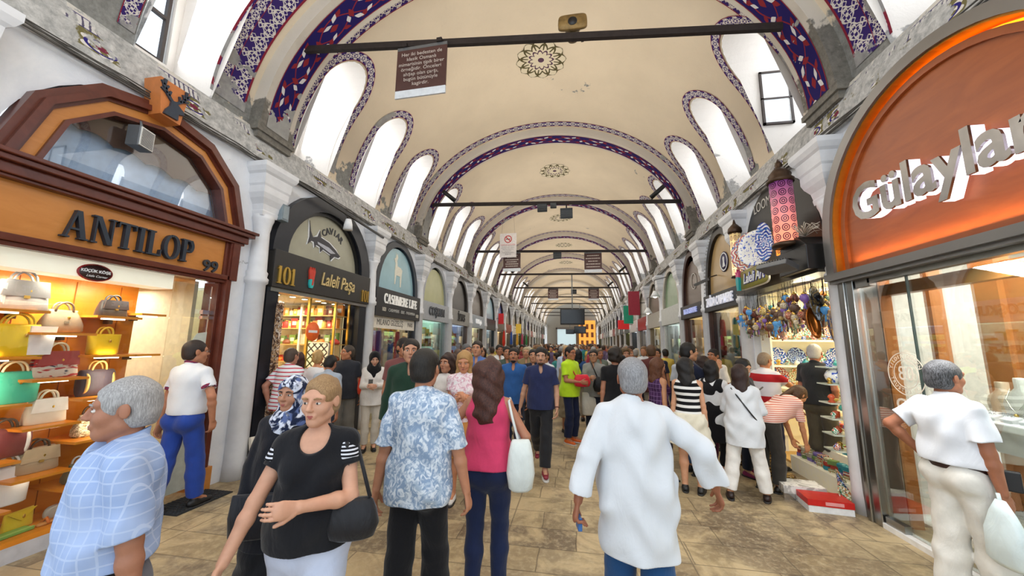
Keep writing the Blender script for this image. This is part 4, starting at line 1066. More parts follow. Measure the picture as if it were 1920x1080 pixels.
m = MB(); m.lathe([(.17 * (1 + .0), 0), (.17, .006)], seg=24); m.v = [(p[0], -p[2], p[1]) for p in m.v]; m.build('disc', M('#e8672a', .5, name='orange_sticker', emit=.2), t)
m = MB(); m.bx(-.11, .11, -.01, -.006, -.022, .022); m.build('bar', WHITE, t)
# tiles leaning on the column
for q in range(4):
    o = MB().box((0, 0, .035), (.25, .27, .068)).build('boxed_tile', CREAM, None, (-4.26, 4.64, q * .07), bevel=.004); o.rotation_euler = (0, 0, .12 * (q % 2) + .05)
    m = MB(); m.bx(-.126, .126, -.136, -.1355, .033, .036); m.build('box_seam', M('#8f8778', .7, name='seam'), o)
    setp(o, ('lowest', 'second lowest', 'third', 'topmost lying')[q] + ' cream carton in the pile at the foot of the first column', 'box', 'cream cartons by the first column')
t = thing('patterned_tile_box', 'cream box with dark radial mosaic pattern leaning on the carton pile', 'box', (-4.30, 4.62, .285), PI / 2 + .35); t.rotation_euler = (-.25, 0, PI / 2 - .25)
m = MB(); m.bx(-.11, .11, -.03, .03, 0, .24); m.build('box_body', CREAM, t, bevel=.003)
m = MB()
for q in range(14):
    a = 2 * PI * q / 14; ca, sa = math.cos(a), math.sin(a); m.prism([(.055 * ca - .010 * sa, .12 + .055 * sa + .010 * ca), (.055 * ca + .010 * sa, .12 + .055 * sa - .010 * ca), (.09 * ca + .016 * sa, .12 + .09 * sa - .016 * ca), (.09 * ca - .016 * sa, .12 + .09 * sa + .016 * ca)], -.034, -.03)
m.bx(-.028, .028, -.034, -.03, .092, .148); m.build('mosaic_pattern', M('#3b3a38', .6, name='dark_mosaic'), t)
# small fixtures
t = thing('junction_box', 'grey electrical junction box beside the first column capital', 'electric box', (-4.42, 4.70, 3.76), 0)
m = MB(); m.bx(-.06, .06, -.07, .07, -.13, .13); m.build('casing', M('#7c8a92', .5, name='bluegrey_casing'), t, bevel=.01); m = MB(); m.bx(.06, .066, -.05, .05, -.10, .10); m.build('cover', M('#8f9ca3', .5, name='bluegrey_cover'), t)
t = thing('spotlight', 'white spotlight on a black rail above the caviar arch', 'spotlight', (-4.16, 5.95, 3.98), 0); 
m = MB(); m.lathe([(.05, .10), (.075, .0), (.085, -.10)], seg=16); m.build('lamp_head', WHITE, t); m = MB(); m.lathe([(.0, -.085), (.075, -.085)], seg=16); m.build('lens', LAMP('#ffe9d0', 6), t); m = MB(); m.tube([(0, 0, .10), (-.08, .06, .19), (-.14, .1, .24)], .012, 6); m.build('arm', IRON, t)
m = MB(); m.box((-4.32, 6.15, 4.25), (.035, 2.7, .035), rx=-.05); setp(m.build('lighting_rail', BLACK), 'black lighting rail sloping above the caviar arch', 'rail')
# ------------------------------------------------------------------ right: the jeweller with the glowing arch
FG = Frame('R', 3.5)
G = thing('shopfront', 'steel framed jeweller front with amber lit arch over wide glass windows', 'shop front', FG.loc, FG.rz)
def garch(hw, top, z0=2.64, zs=3.05, n=30): return [(-hw, z0)] + [(-hw * math.cos(PI * q / n), zs + (top - zs) * math.sin(PI * q / n)) for q in range(n + 1)] + [(hw, z0)]
SATIN = M('#8a8886', .38, .75, .05, 3, name='satin_steel'); REDWOOD = M_wood('#a8592a', '#8f4620', 'red_brown_panel_wood', (1.2, 1.2, 5), .35)
m = MB(); m.ring(garch(1.43, 4.47), garch(1.30, 4.36), -.20, .1); m.build('arch_frame', SATIN, G)
m = MB(); m.ring(garch(1.30, 4.36), garch(1.285, 4.345), -.17, .0); m.build('arch_reveal', M('#c8862a', .4, .6, name='amber_reveal'), G)
m = MB(); m.ring(garch(1.265, 4.325), garch(1.235, 4.295), -.03, .0); m.build('light_strip', M('#ff9a1e', .5, name='amber_light_strip', emit=4.0, ecol='#ff8c10'), G)
m = MB(); m.ring(garch(1.235, 4.295), garch(1.17, 4.23), -.12, .0); m.build('inner_ring', REDWOOD, G)
m = MB(); m.prism(garch(1.17, 4.23), -.09, .0); m.build('arch_panel', REDWOOD, G)
m = MB(); m.prism(garch(1.30, 4.36), .0, .03); m.build('arch_back', M('#d98a3a', .5, name='amber_back'), G)
m = MB(); m.bx(-1.42, 1.6, -.24, .1, 2.585, 2.665); m.bx(-1.40, 1.6, -.20, .1, 2.55, 2.585); m.build('steel_fascia', SATIN, G)
# sign: mirror faced letters on white lit blocks
tm = text_mesh('Gülaylar', .52, .045, mat=M('#f4f2ff', .5, name='white_lit_letter_body', emit=1.15, ecol='#f1edff'), offset=.010, sx=.95)
link_mesh('letter_body', tm, G, (-.04, -.155, 3.30))
tm = text_mesh('Gülaylar', .52, .01, mat=M('#8f8c88', .18, .95, name='mirror_letter_face'), offset=.012, sx=.95); link_mesh('letter_face', tm, G, (-.04, -.213, 3.30))
area_light('shop_lamp', FG.pt(0, -.14, 2.75), (0, 0, 1), .03, 2.2, 7, (1, .62, .28))
# posts, glass, door patch
m = MB(); m.bx(-1.40, -1.31, -.12, .1, 0, 2.56); m.build('steel_post', SATIN, G)
m = MB(); m.bx(-1.31, -1.25, -.16, .1, 0, 2.56); m.bx(-1.25, -1.14, -.14, .1, 0, 2.56); m.build('steel_post', STEEL, G, bevel=.008)
m = MB(); m.bx(-1.12, -.52, -.095, -.083, .06, 2.55); m.build('window_pane', M_glass((.93, .97, .95), .10, 'shop_glass_green'), G)
m = MB(); m.bx(-.515, 1.6, -.095, -.083, .06, 2.55); m.build('window_pane', M_glass((.93, .97, .95), .10, 'shop_glass_green'), G)
m = MB(); m.bx(-.522, -.512, -.10, -.08, .06, 2.55); m.build('glass_joint', M('#33403c', .3, name='dark_glass_edge'), G)
m = MB(); m.bx(-1.12, -.92, -.12, -.06, 2.47, 2.55); m.bx(-1.12, -.90, -.12, -.06, .03, .12); m.bx(-.95, 1.6, -.12, -.05, 2.50, 2.56); m.build('glass_fitting', STEEL, G)
m = MB(); m.bx(-1.14, 1.7, -.14, -.02, 0, .05); m.build('threshold', M('#f3f3f2', .4, name='white_marble'), G)
CW = M_wood('#c07c40', '#a9672f', 'chestnut_column_wood', (2, 2, 6), .35); PALE = M('#eceae0', .5, name='pale_shop_wall')
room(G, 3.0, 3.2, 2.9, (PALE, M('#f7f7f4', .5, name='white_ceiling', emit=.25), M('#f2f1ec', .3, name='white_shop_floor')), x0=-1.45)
for (x0, x1, y, nm) in ((-1.30, -1.16, .12, CW), (-1.05, -.98, .45, CW), (-.62, -.40, .50, CW), (.10, .22, .6, CW)):
    m = MB(); m.bx(x0, x1, y, y + .12, 0, 2.9); m.build('wood_column', nm, G)
m = MB(); m.bx(-1.3, .2, .14, .24, 2.38, 2.50); m.build('wood_beam', CW, G); m = MB(); m.bx(-.98, -.40, .9, .94, .0, 1.55); m.build('drawer_front', CW, G)
m = MB(); 
for z in (.45, .55, .65, .75): m.bx(-.98, -.40, .894, .90, z, z + .006)
m.build('drawer_joint', M('#6d3f1c', .6, name='drawer_joint_brown'), G)  # thin brown strips mark the drawer joints
m = MB(); m.bx(-.40, -.05, .55, .62, .0, 2.6); m.build('wood_panel', CW, G)
m = MB(); m.bx(-.9, -.75, 1.2, 1.23, 1.0, 2.4); m.bx(-.85, -.82, 1.1, 1.2, .8, 2.4); m.build('glass_cabinet', M('#a8c4bb', .15, name='green_glass_cabinet'), G)
for i in range(6):
    for j in range(3):
        m = MB(); m.bx(-1.1 + i * .42, -.88 + i * .42, .5 + j * .7, .62 + j * .7, 2.885, 2.895); m.build('ceiling_light', LAMP('#eef4ff', 7), G)
shop_light(FG, .1, .9, 2.82, 1.8, 2.2, 130, (1, .98, .94)); shop_light(FG, .2, .10, 2.5, .25, 2.4, 80, (1, .99, .97), (.0, .25, -1))
# 80 years roundel and small name on the glass
ETCH = M('#d9cfc0', .5, name='etched_white')
t = thing('window_roundel', 'round 80 year emblem stuck on the jeweller window glass', 'sticker', FG.pt(-.66, -.10, 1.57), FG.rz)
def ringmesh(r0, r1, y0=-.003, y1=0.0, n=40):
    m = MB(); m.ring([(r0 * math.cos(2 * PI * k / n), r0 * math.sin(2 * PI * k / n)) for k in range(n)], [(r1 * math.cos(2 * PI * k / n), r1 * math.sin(2 * PI * k / n)) for k in range(n)], y0, y1, True); return m
ringmesh(.205, .197).build('outer_ring', ETCH, t); ringmesh(.135, .129).build('inner_ring', ETCH, t)
put_text('80', .19, t, (0, -.002, 0), ETCH, ext=.001, sx=.9)
for q, ch in enumerate('YILDIR GÜVEN'):
    a = PI - .35 - q * .215; o = put_text(ch, .05, t, (.166 * math.cos(a), -.002, .166 * math.sin(a)), ETCH, ext=.001); o.rotation_euler = (0, PI / 2 - a, 0)
for q, ch in enumerate('TRUSTED YE'):
    a = PI + .30 + q * .225; o = put_text(ch, .05, t, (.166 * math.cos(a), -.002, .166 * math.sin(a)), ETCH, ext=.001); o.rotation_euler = (0, -a - PI / 2, 0)
t = thing('window_lettering', 'small grey jeweller name lettering on the window glass', 'sticker', FG.pt(-.55, -.10, 1.27), FG.rz); put_text('Gülaylar', .16, t, (0, 0, 0), ETCH, ext=.0015, offset=.003)
# counters and displays
t = thing('jewellery_display', 'brightly lit white upper display shelf in the jeweller window', 'display', FG.pt(.45, .0, 0), FG.rz)
m = MB(); m.bx(-.9, 1.1, .0, .62, 1.19, 1.25); m.build('display_top', M('#fbfbfd', .25, name='gloss_white'), t, bevel=.01)
m = MB(); m.bx(-.85, 1.1, .05, .6, 1.02, 1.19); m.build('display_skirt', M('#b8b9bd', .5, name='grey_satin_skirt'), t)
t = thing('jewellery_display', 'low white cloth covered display at the bottom of the jeweller window', 'display', FG.pt(.45, .0, 0), FG.rz)
m = MB(); m.add(*loft([(.05, 1.0, .30), (.40, 1.0, .30), (.46, .98, .27), (.52, .9, .18)], 30, 6)); m.v = [(p[0] + .1, p[1] + .34, p[2]) for p in m.v]; m.build('white_cloth', M_fabric('#f6f5f2', 'white_display_cloth'), t)
def bust(lab, x, y, z, col, s=1.0, chain=True):
    t = thing('necklace_bust', lab, 'display bust', FG.pt(x, y, z), FG.rz, 'necklace busts in the jeweller window', s)
    m = MB(); m.add(*loft([(0, .10, .05), (.02, .125, .06), (.12, .15, .065), (.19, .13, .06), (.235, .07, .05), (.26, .045, .045), (.33, .048, .045), (.34, .045, .04)], 20, 2.2)); m.build('bust_form', M(col, .4, name='bust_velvet'), t)
    if chain:
        m = MB(); m.tube([(-.06, -.035, .25), (-.07, -.065, .17), (-.03, -.075, .10), (0, -.078, .07), (.03, -.075, .10), (.07, -.065, .17), (.06, -.035, .25)], .005, 6); n = m.build('necklace', M('#e9e4d2', .2, .6, name='pearl_gold'), t)
        m = MB(); m.ball((0, -.082, .05), .014, 8, 6); m.build('pendant', GOLD, n)
bust('white necklace bust nearest the man at the jeweller window', -.12, .28, 1.25, '#f4efe4', 1.0)
bust('beige necklace bust at the far end of the jeweller display', -.38, .38, 1.25, '#d8bfa0', .85, False)
bust('dark grey necklace bust with pearl chains in jeweller window', .22, .26, 1.25, '#454a59', 1.15)
bust('white necklace bust at the right edge of the photo', .52, .22, 1.25, '#f6f4ef', 1.0)
rj = random.Random(9); JW = [M('#f6f6f8', .3, name='white_ring_tray'), M('#d9dde6', .25, .4, name='silver_pieces'), M('#4d5268', .4, name='navy_velvet')]
k = 0
for (x0, x1, y0, y1, z, lb) in ((-.40, 1.3, .06, .52, 1.252, 'white tray of rings on the upper jeweller display'), (-.30, 1.3, .12, .5, .52, 'tray of silver pieces on the low jeweller display')):
    for i in range(13):
        for j in range(4):
            k += 1; xx = x0 + (x1 - x0) * (i + .5) / 13; yy = y0 + (y1 - y0) * (j + .5) / 4
            zz = z if z > 1 else (.50 if j in (1, 2) else .44)
            o = MB().box((0, 0, .02), (.095, .07, .03), rx=.35).build('jewellery_tray', JW[0] if rj.random() < .88 else JW[2], None, FG.pt(xx, yy, zz)); o.rotation_euler = (0, 0, FG.rz + rj.uniform(-.1, .1)); setp(o, lb, 'tray', 'jewellery trays ' + ('up' if z > 1 else 'down'))
            m = MB(); 
            for q in range(3): m.tube([(-.03 + q * .03 + .009 * math.cos(a), -.01, .045 + .009 * math.sin(a)) for a in (0, .8, 1.6, 2.4, 3.1)], .003, 4)
            m.build('rings', JW[1], o)

# ------------------------------------------------------------------ right: lamp and ceramics shop
FL = Frame('R', 6.22)
S = thing('shopfront', 'open fronted lamp and ceramics shop under a black fascia and poster arch', 'shop front', FL.loc, FL.rz); SL = S
BLK = M('#141414', .35, name='gloss_black'); POST = M('#1c1a1a', .4, name='poster_black')
oa = [(-.06 + 1.10 * math.cos(PI - PI * q / 24), 3.1 + 1.36 * math.sin(PI * q / 24) ** .85) for q in range(25)]; ia = [(-.06 + 1.06 * math.cos(PI - PI * q / 24), 3.1 + 1.31 * math.sin(PI * q / 24) ** .85) for q in range(25)]
m = MB(); m.prism(oa, -.03, .1); m.build('arch_poster', POST, S)
o = put_text('LOOM ART', .24, S, (-.16, -.035, 4.20), M('#c9c6c0', .4, name='poster_silver'), ext=.002, sx=.85)
m = MB(); m.ball((-.02, -.03, 3.62), (.13, .02, .17), 12, 8); m.ball((.02, -.03, 3.80), (.06, .02, .09), 10, 6); m.build('poster_figure', M_print('poster_flame', ('#8a3f1d', '#2a1512', '#d98a4a'), 9), S)
m = MB(); m.bx(-1.18, 1.18, -.22, .06, 2.74, 3.06); m.build('fascia', M('#39342c', .4, name='dark_olive_fascia'), S)
m = MB(); m.bx(.55, 1.20, -.34, .02, 2.78, 3.10); m.prism([(.58, 3.10), (1.18, 3.10), (1.0, 3.24), (.62, 3.24)], -.32, -.0); m.build('black_box', BLK, S, bevel=.01)
put_text('110', .17, S, (-1.02, -.225, 2.92), GOLD, ext=.004, sx=.7)
# the olive name board with its tulip
m = MB(); m.add(*loft([(0, .50, .155), (.02, .50, .155)], 32, 6)); m.v = [(p[0], -p[2] - .0, p[1]) for p in m.v]
b = m.build('name_board', M('#8b8442', .4, name='olive_board', emit=.15), S, (-.22, -.34, 2.93)); 
m = MB(); m.add(*loft([(-.006, .52, .172), (.012, .52, .172)], 32, 6)); m.v = [(p[0], -p[2], p[1]) for p in m.v]; m.build('board_rim', CREAM, b)
put_text('Laleli Art', .23, b, (.06, -.026, 0), M('#2b2a8a', .4, name='navy_script'), ext=.004, shear=.3, offset=.012, sx=.82); put_text('Laleli Art', .23, b, (.06, -.032, 0), WHITE, ext=.004, shear=.3, offset=.002, sx=.82)
m = MB(); m.prism([(-.05, .10), (-.055, .02), (-.03, -.14), (.03, -.14), (.055, .02), (.05, .10)], -.06, -.0); m.build('tulip_cup', M('#23a3a8', .4, name='tulip_turquoise'), b, (-.46, 0, -.02))
m = MB(); m.prism([(-.05, .08), (.05, .08), (.06, .20), (.02, .14), (0, .24), (-.02, .14), (-.06, .20)], -.055, -.0); m.build('tulip_petals', M('#d9528a', .4, name='tulip_pink'), b, (-.46, 0, -.02))
WB = M('#fff3d6', .5, name='glowing_cream_shelving', emit=.16, ecol='#ffe9b8'); WS = M('#fff6e2', .5, name='cream_shelf', emit=.12, ecol='#ffeec6')  # shelving carries a faint glow of its own, imitating lamplight
room(S, 2.36, 2.2, 2.72, (WB, CEI, M('#c9a25e', .5, name='warm_floor')), y0=.12)
shop_light(FL, 0, 1.0, 2.66, 1.6, 1.8, 62, (1, .90, .68)); shop_light(FL, .3, .2, 2.6, .3, 1.4, 24, (1, .88, .62), (.3, -.6, -1))
for (x, y) in ((.9, .15), (-.3, .6), (.3, 1.0)):
    m = MB(); m.bx(x - .25, x + .25, y, y + .03, 2.68, 2.70); m.build('tube_light', LAMP('#fff0cf', 6), S)
# shelving on the far side wall, faces the viewer
T = thing('wall_shelving', 'cream wall shelving full of painted plates at the lamp shop side', 'shelving', FL.pt(-1.12, .55, 0), 0)
for q, z in enumerate((.78, 1.14, 1.50, 1.93, 2.36)):
    m = MB(); m.bx(-.42, .75, -.30, 0, z - .03, z); m.build('shelf', WS, T)
m = MB(); m.bx(-.42, .75, .0, .02, .3, 2.7); m.build('shelving_back', WB, T)
m = MB(); m.bx(-.45, -.42, -.30, .02, .3, 2.7); m.build('shelving_side', WS, T)
def M_plate(name, a, b, c, k=8):
    T_ = NT(name); x, y, z = T_.xyz(T_.obj()); r = T_.math('SQRT', T_.math('ADD', T_.math('MULTIPLY', x, x), T_.math('MULTIPLY', z, z))); an = T_.math('ARCTAN2', z, x)
    w = T_.math('SINE', T_.math('MULTIPLY_ADD', r, 120.0, T_.math('MULTIPLY', T_.math('SINE', T_.math('MULTIPLY', an, float(k))), 2.2)))
    n = T_.noise(T_.obj(), 30, 2)
    col = T_.mix(T_.math('GREATER_THAN', w, .1), lin(a), lin(b)); col = T_.mix(T_.math('GREATER_THAN', n, .58), col, lin(c)); T_.base(col, .18); return T_.m
PLM = {'blue': M_plate('blue_glazed_pattern', '#2442a8', '#e9eef6', '#3d7fc4'), 'green': M_plate('green_glazed_pattern', '#3d8f6d', '#eef0e4', '#c94a3a', 10), 'multi': M_plate('red_blue_glazed_pattern', '#b7483a', '#f2e9d8', '#2f63a8', 12), 'navy': M_plate('navy_glazed_pattern', '#232a6a', '#a8c0dc', '#5a78b8', 9), 'pale': M_plate('pale_glazed_pattern', '#9aa06a', '#f4ecd8', '#c97a4a', 11), 'silver': M('#a9a9a4', .15, .9, .2, 20, name='silver_tray')}
def plate(lab, pos, r, key, tilt=.2, rz=0.0, group=None, sx=1.0, deep=.02):
    m = MB(); m.lathe([(0, .0), (r * .55, .0), (r * .62, -deep * .5), (r * .95, -deep * 1.4), (r, -deep * 1.2), (r * .95, -deep * .9), (r * .6, deep * .4), (0, deep * .5)], seg=28)
    m.v = [(p[0] * sx, p[2], p[1]) for p in m.v]
    o = m.build('painted_plate', PLM[key] if isinstance(key, str) else key, None, pos); o.rotation_euler = (-tilt, 0, rz); setp(o, lab, 'plate', group); return o
pl = [(1.93, .17, ('silver', 'pale', 'green', 'multi')), (1.50, .15, ('blue', 'navy', 'green', 'blue')), (1.14, .16, ('multi', 'pale', 'multi', 'green')), (.78, .14, ('pale', 'blue', 'multi', 'green'))]
rown = ('upper', 'middle', 'lower', 'lowest')
for q, (z, r, ks) in enumerate(pl):
    for i, kk in enumerate(ks):
        p = FL.pt(-1.12, .55, 0); plate('%s patterned plate %s on the %s plate shelf' % ({'silver': 'round silver', 'pale': 'pale olive', 'green': 'green', 'multi': 'red and blue', 'blue': 'bright blue', 'navy': 'dark blue'}[kk], ('leftmost', 'second from left', 'third from left', 'rightmost')[i], rown[q]), (p[0] - .27 + i * .30, p[1] - .10, z + r), r, kk, .15, group='painted plates on the shop shelves')
ri = random.Random(11)
def pot(lab, pos, s, mt, group, kind=0):
    m = MB()
    pr = [[(.30, 0), (.5, .25), (.55, .5), (.4, .8), (.2, .95), (.25, 1.1)], [(.25, 0), (.5, .3), (.6, .55), (.58, .6)], [(.35, 0), (.45, .1), (.2, .4), (.45, .7), (.3, 1.0), (.1, 1.15)], [(.4, 0), (.42, .6), (.42, .8), (.1, .9)]][kind % 4]
    m.lathe([(a * s, b * s) for a, b in pr], seg=12); o = m.build(('vase', 'bowl', 'figurine', 'lidded_box')[kind % 4], mt, None, pos); setp(o, lab, ('vase', 'bowl', 'figurine', 'box')[kind % 4], group); return o
potm = [PLM['blue'], PLM['green'], PLM['multi'], M('#e8c25a', .3, name='yellow_glaze'), M('#f0ead8', .3, name='cream_glaze'), M('#c9562f', .3, name='orange_glaze'), M('#2f8f9a', .3, name='teal_glaze'), GOLD]
p = FL.pt(-1.12, .55, 0)
for q, (z, r, ks) in enumerate(pl):
    for i in range(8): pot('small glazed vessel in front of the plates on the %s plate shelf' % rown[q], (p[0] - .32 + i * .145 + ri.uniform(-.02, .02), p[1] - .24, z), .07 + .03 * ri.random(), ri.choice(potm), 'glazed vessels before the %s plates' % rown[q], ri.randrange(4))
for i in range(7): pot('glazed vessel on the topmost plate shelf of the lamp shop', (p[0] - .32 + i * .16, p[1] - .16, 2.36), .12 + .05 * ri.random(), ri.choice(potm), 'vessels on the topmost plate shelf', ri.randrange(4))
# glass figurine shelves on the near side wall
T = thing('wall_shelving', 'narrow shelves of small ceramics by the white post of the lamp shop', 'shelving', FL.pt(1.16, .02, 0), 0)
for z in (.62, .80, .98, 1.16, 1.38, 1.58): m = MB(); m.bx(-.26, .34, -.0, .22, z - .015, z); m.build('glass_shelf', M('#cfd6c4', .15, name='glass_shelf'), T)
p = FL.pt(1.16, .02, 0)
for q, z in enumerate((.62, .80, .98, 1.16, 1.38, 1.58)):
    for i in range(7): pot('small colourful ceramic on the %s narrow shelf by the white post' % ('lowest', 'second', 'third', 'fourth', 'fifth', 'topmost')[q], (p[0] - .21 + i * .08, p[1] + .06 + .08 * (i % 2), z), .06 + .03 * ri.random(), ri.choice(potm), 'ceramics on narrow shelf ' + ('a', 'b', 'c', 'd', 'e', 'f')[q], ri.randrange(4))
bb = pot('large round white and blue painted vase on the narrow shelves', (p[0] - .12, p[1] + .1, 1.38), .19, M_plate('white_blue_vase', '#f0efe6', '#f0efe6', '#2f55b8'), None, 0)
# hanging oval plates
COP = M('#b56a2a', .25, .8, .15, 6, name='beaten_copper')
plate('long oval dark landscape plate with gilt rim hanging in the lamp shop', (3.12, 5.42, 2.38), .24, M_print('landscape_glaze', ('#2a2a30', '#6a5a3a', '#8aa0c0'), 9, .2), .1, .45, 'hanging oval plates', .52)
plate('oval beaten copper plate hanging under the landscape plate', (3.04, 5.40, 2.12), .21, COP, .15, .4, 'hanging oval plates', .52, .03)
plate('oval blue and brown painted plate hanging beside the white post', (3.22, 5.32, 2.06), .24, M_print('blue_brown_glaze', ('#2f3a6a', '#6a4a2a', '#d9b870'), 10, .2), .1, .6, 'hanging oval plates', .45)
plate('orange copper plate behind the landscape plate', (3.32, 5.60, 2.36), .22, COP, .1, .5, 'hanging oval plates', .5, .03)
plate('large pierced patterned plate standing on the lamp shop fascia', (2.93, 6.62, 3.40), .34, PLM['multi'], .1, -1.0, 'display plates on the lamp shop fascia')
plate('blue rimmed white plate on the lamp shop fascia', (2.88, 6.30, 3.38), .30, M_plate('blue_rim_white', '#f2f2ee', '#f2f2ee', '#3d5fc8', 10), .1, -1.0, 'display plates on the lamp shop fascia')
plate('tall narrow blue and white oval plate on the lamp shop fascia', (2.84, 5.95, 3.38), .31, PLM['blue'], .05, -.75, 'display plates on the lamp shop fascia', .38)
# the tall lanterns above the fascia
def M_lanternglass(name, a, b, e=1.6):
    T_ = NT(name); x, y, z = T_.xyz(T_.obj()); an = T_.math('MULTIPLY', T_.math('ARCTAN2', y, x), 8 / (2 * PI)); zz = T_.math('MULTIPLY', z, 8.0)
    fa = T_.math('SUBTRACT', T_.math('FRACT', an), .5); fz = T_.math('SUBTRACT', T_.math('FRACT', zz), .5); r = T_.math('SQRT', T_.math('ADD', T_.math('MULTIPLY', fa, fa), T_.math('MULTIPLY', fz, fz)))
    ring = T_.math('MAXIMUM', T_.math('COMPARE', r, .36, .05), T_.math('COMPARE', r, .16, .05)); col = T_.mix(T_.ramp(z, .1, .9), lin(b), lin(a)); col = T_.mix(ring, col, lin('#3a1530'))
    T_.base(col, .3); T_.put(T_.b.inputs['Emission Color'], col); T_.put(T_.b.inputs['Emission Strength'], T_.math('MULTIPLY_ADD', T_.ramp(z, .8, .0), e, .25)); return T_.m
t = thing('mosaic_lantern', 'tall purple and pink glowing mosaic lantern on the lamp shop fascia', 'lantern', (2.86, 5.42, 3.22), 0)
m = MB(); m.lathe([(.14, 0), (.14, .86)], seg=20); m.build('lantern_glass', M_lanternglass('purple_mosaic_glass', '#7a3f86', '#ff9a7a', 1.0), t)
m = MB(); m.lathe([(.17, -.06), (.17, -.02), (.15, 0)], seg=20); m.lathe([(.16, .86), (.17, .90), (.13, .94), (.14, .98), (.08, 1.06), (.04, 1.10), (.05, 1.13), (.01, 1.22)], seg=16); m.build('lantern_cap', M('#4a382a', .4, .6, name='aged_bronze'), t)
t = thing('mosaic_lantern', 'slim cream glowing lantern at the far end of the lamp shop fascia', 'lantern', (2.92, 7.12, 3.08), 0)
m = MB(); m.lathe([(.09, 0), (.09, .78)], seg=16); m.build('lantern_glass', M_lanternglass('cream_mosaic_glass', '#e9c98a', '#ffd9a0', 2.0), t)
m = MB(); m.lathe([(.12, -.04), (.10, 0)], seg=16); m.lathe([(.10, .78), (.12, .81), (.11, .88), (.06, .94), (.03, .97), (.01, 1.05)], seg=14); m.build('lantern_cap', M('#4a382a', .4, .6, name='aged_bronze'), t)
t = thing('mosaic_lantern', 'short amber bottle shaped lantern behind the purple lantern', 'lantern', (2.96, 5.70, 3.12), 0)
m = MB(); m.lathe([(.09, 0), (.09, .45)], seg=14); m.build('lantern_glass', M_lanternglass('amber_mosaic_glass', '#c97a3a', '#ff9a3a', 1.2), t); m = MB(); m.lathe([(.09, .45), (.10, .48), (.04, .60)], seg=14); m.build('lantern_cap', M('#4a382a', .4, .6, name='aged_bronze'), t)
t = thing('floodlight', 'grey ribbed floodlight leaning out from the lamp shop fascia', 'floodlight', (2.66, 5.32, 2.86), .4)
m = MB(); m.box((0, 0, 0), (.22, .44, .07), ry=.35); m.build('housing', GREYMETAL, t, bevel=.01)
m = MB()
for i in range(11): m.box((-.0, -.19 + i * .038, .045), (.18, .006, .03), ry=.35)
m.build('cooling_fins', GREYMETAL, t); m = MB(); m.tube([(.05, 0, .03), (.16, 0, .12), (.28, 0, .14)], .012, 6); m.build('arm', IRON, t)
t = thing('twig_bunch', 'bunch of dry white twigs lying on the black box of the lamp shop', 'twigs', (2.98, 5.22, 3.25), 0)
m = MB()
for i in range(26): a = ri.uniform(0, 6.28); m.tube([(0, 0, 0), (.10 * math.cos(a), .12 * math.sin(a), .05 + ri.random() * .10), (.15 * math.cos(a) + .02, .2 * math.sin(a), .03 + ri.random() * .14)], .004, 4)
m.build('twigs', M('#cfc7b8', .8, name='dry_twig'), t)
# hanging mosaic lamps and tassels under the fascia
lampm = [M_print('red_mosaic', ('#a8402c', '#e0b090', '#5a2a20'), 60, .25), M_print('green_mosaic', ('#2f7a6a', '#c9d9c0', '#1f4a40'), 60, .25), M_print('pearl_mosaic', ('#e0d2b4', '#a8906a', '#f0ead8'), 60, .25), M('#7a5a9a', .25, name='violet_mosaic', emit=.3), M_print('gold_mosaic', ('#b08c3a', '#e8d8a0', '#6a4a20'), 60, .25), M('#4a86b8', .25, name='blue_mosaic', emit=.4), M('#6a5040', .4, name='bronze_mosaic'), M('#8a4a3a', .4, name='brick_mosaic')]
colname = ['red', 'green', 'pearl', 'violet', 'gold', 'blue', 'bronze', 'brick coloured']
LP = []
for ci, lm in enumerate(lampm):
    t = thing('hanging_lamp', 'x', 'lamp', (0, 0, -50), 0)
    m = MB(); m.lathe([(.0, 0), (.035, .01), (.055, .05), (.05, .09), (.03, .11)], seg=12); m.build('lamp_globe', PLM['multi'] if False else lm, t)
    m = MB(); m.lathe([(.03, .11), (.034, .12), (.012, .14), (.012, .15)], seg=10); m.build('lamp_cap', GOLD, t)
    m = MB(); m.tube([(0, 0, .15), (0, 0, .42)], .003, 4); m.build('chain', IRON, t)
    m = MB(); m.lathe([(.006, -.002), (.012, -.05), (.014, -.09)], seg=6); m.build('tassel', lm, t)
    LP.append(t)
used = [False] * 8; rl = random.Random(21)
for i in range(270):
    ci = rl.choice((0, 1, 2, 2, 3, 4, 5, 6, 6, 6, 7, 7, 6)); far = rl.random()
    x = -1.15 + 1.95 * rl.random(); y = -.30 + .60 * rl.random(); z = 2.34 - .18 * rl.random() + .12 * (x + 1.15) / 1.75
    z -= (0, .10, .20)[i % 3]
    o = LP[ci] if not used[ci] else copy_tree(LP[ci]); used[ci] = True
    o.location = FL.pt(x, y, z); o.rotation_euler = (0, 0, rl.random() * 6); s = .5 + .55 * rl.random(); o.scale = (s, s, s); o['label'] = '%s mosaic lamp in the dense cluster hanging under the lamp shop fascia' % colname[ci]; o['group'] = '%s hanging mosaic lamps' % colname[ci]
t = thing('hanging_lamp', 'largest hanging mosaic lamp with pointed base below the cluster', 'lamp', FL.pt(-.42, .1, 2.02)); m = MB(); m.lathe([(.0, -.12), (.05, -.02), (.13, .12), (.11, .22), (.05, .26)], seg=18); m.build('lamp_globe', PLM['multi'], t); m = MB(); m.tube([(0, 0, .26), (0, 0, .7)], .004, 5); m.build('chain', IRON, t)
t = thing('hanging_lamp', 'white blown glass lamp hanging left of the dark oval plate', 'lamp', FL.pt(.25, .35, 2.30)); m = MB(); m.lathe([(.0, 0), (.12, .03), (.16, .10), (.12, .18), (.04, .21)], seg=18); m.build('lamp_globe', M('#d9dccb', .2, name='crackled_white_glass', emit=.3), t); m = MB(); m.tube([(0, 0, .21), (0, 0, .40)], .004, 5); m.build('chain', IRON, t)
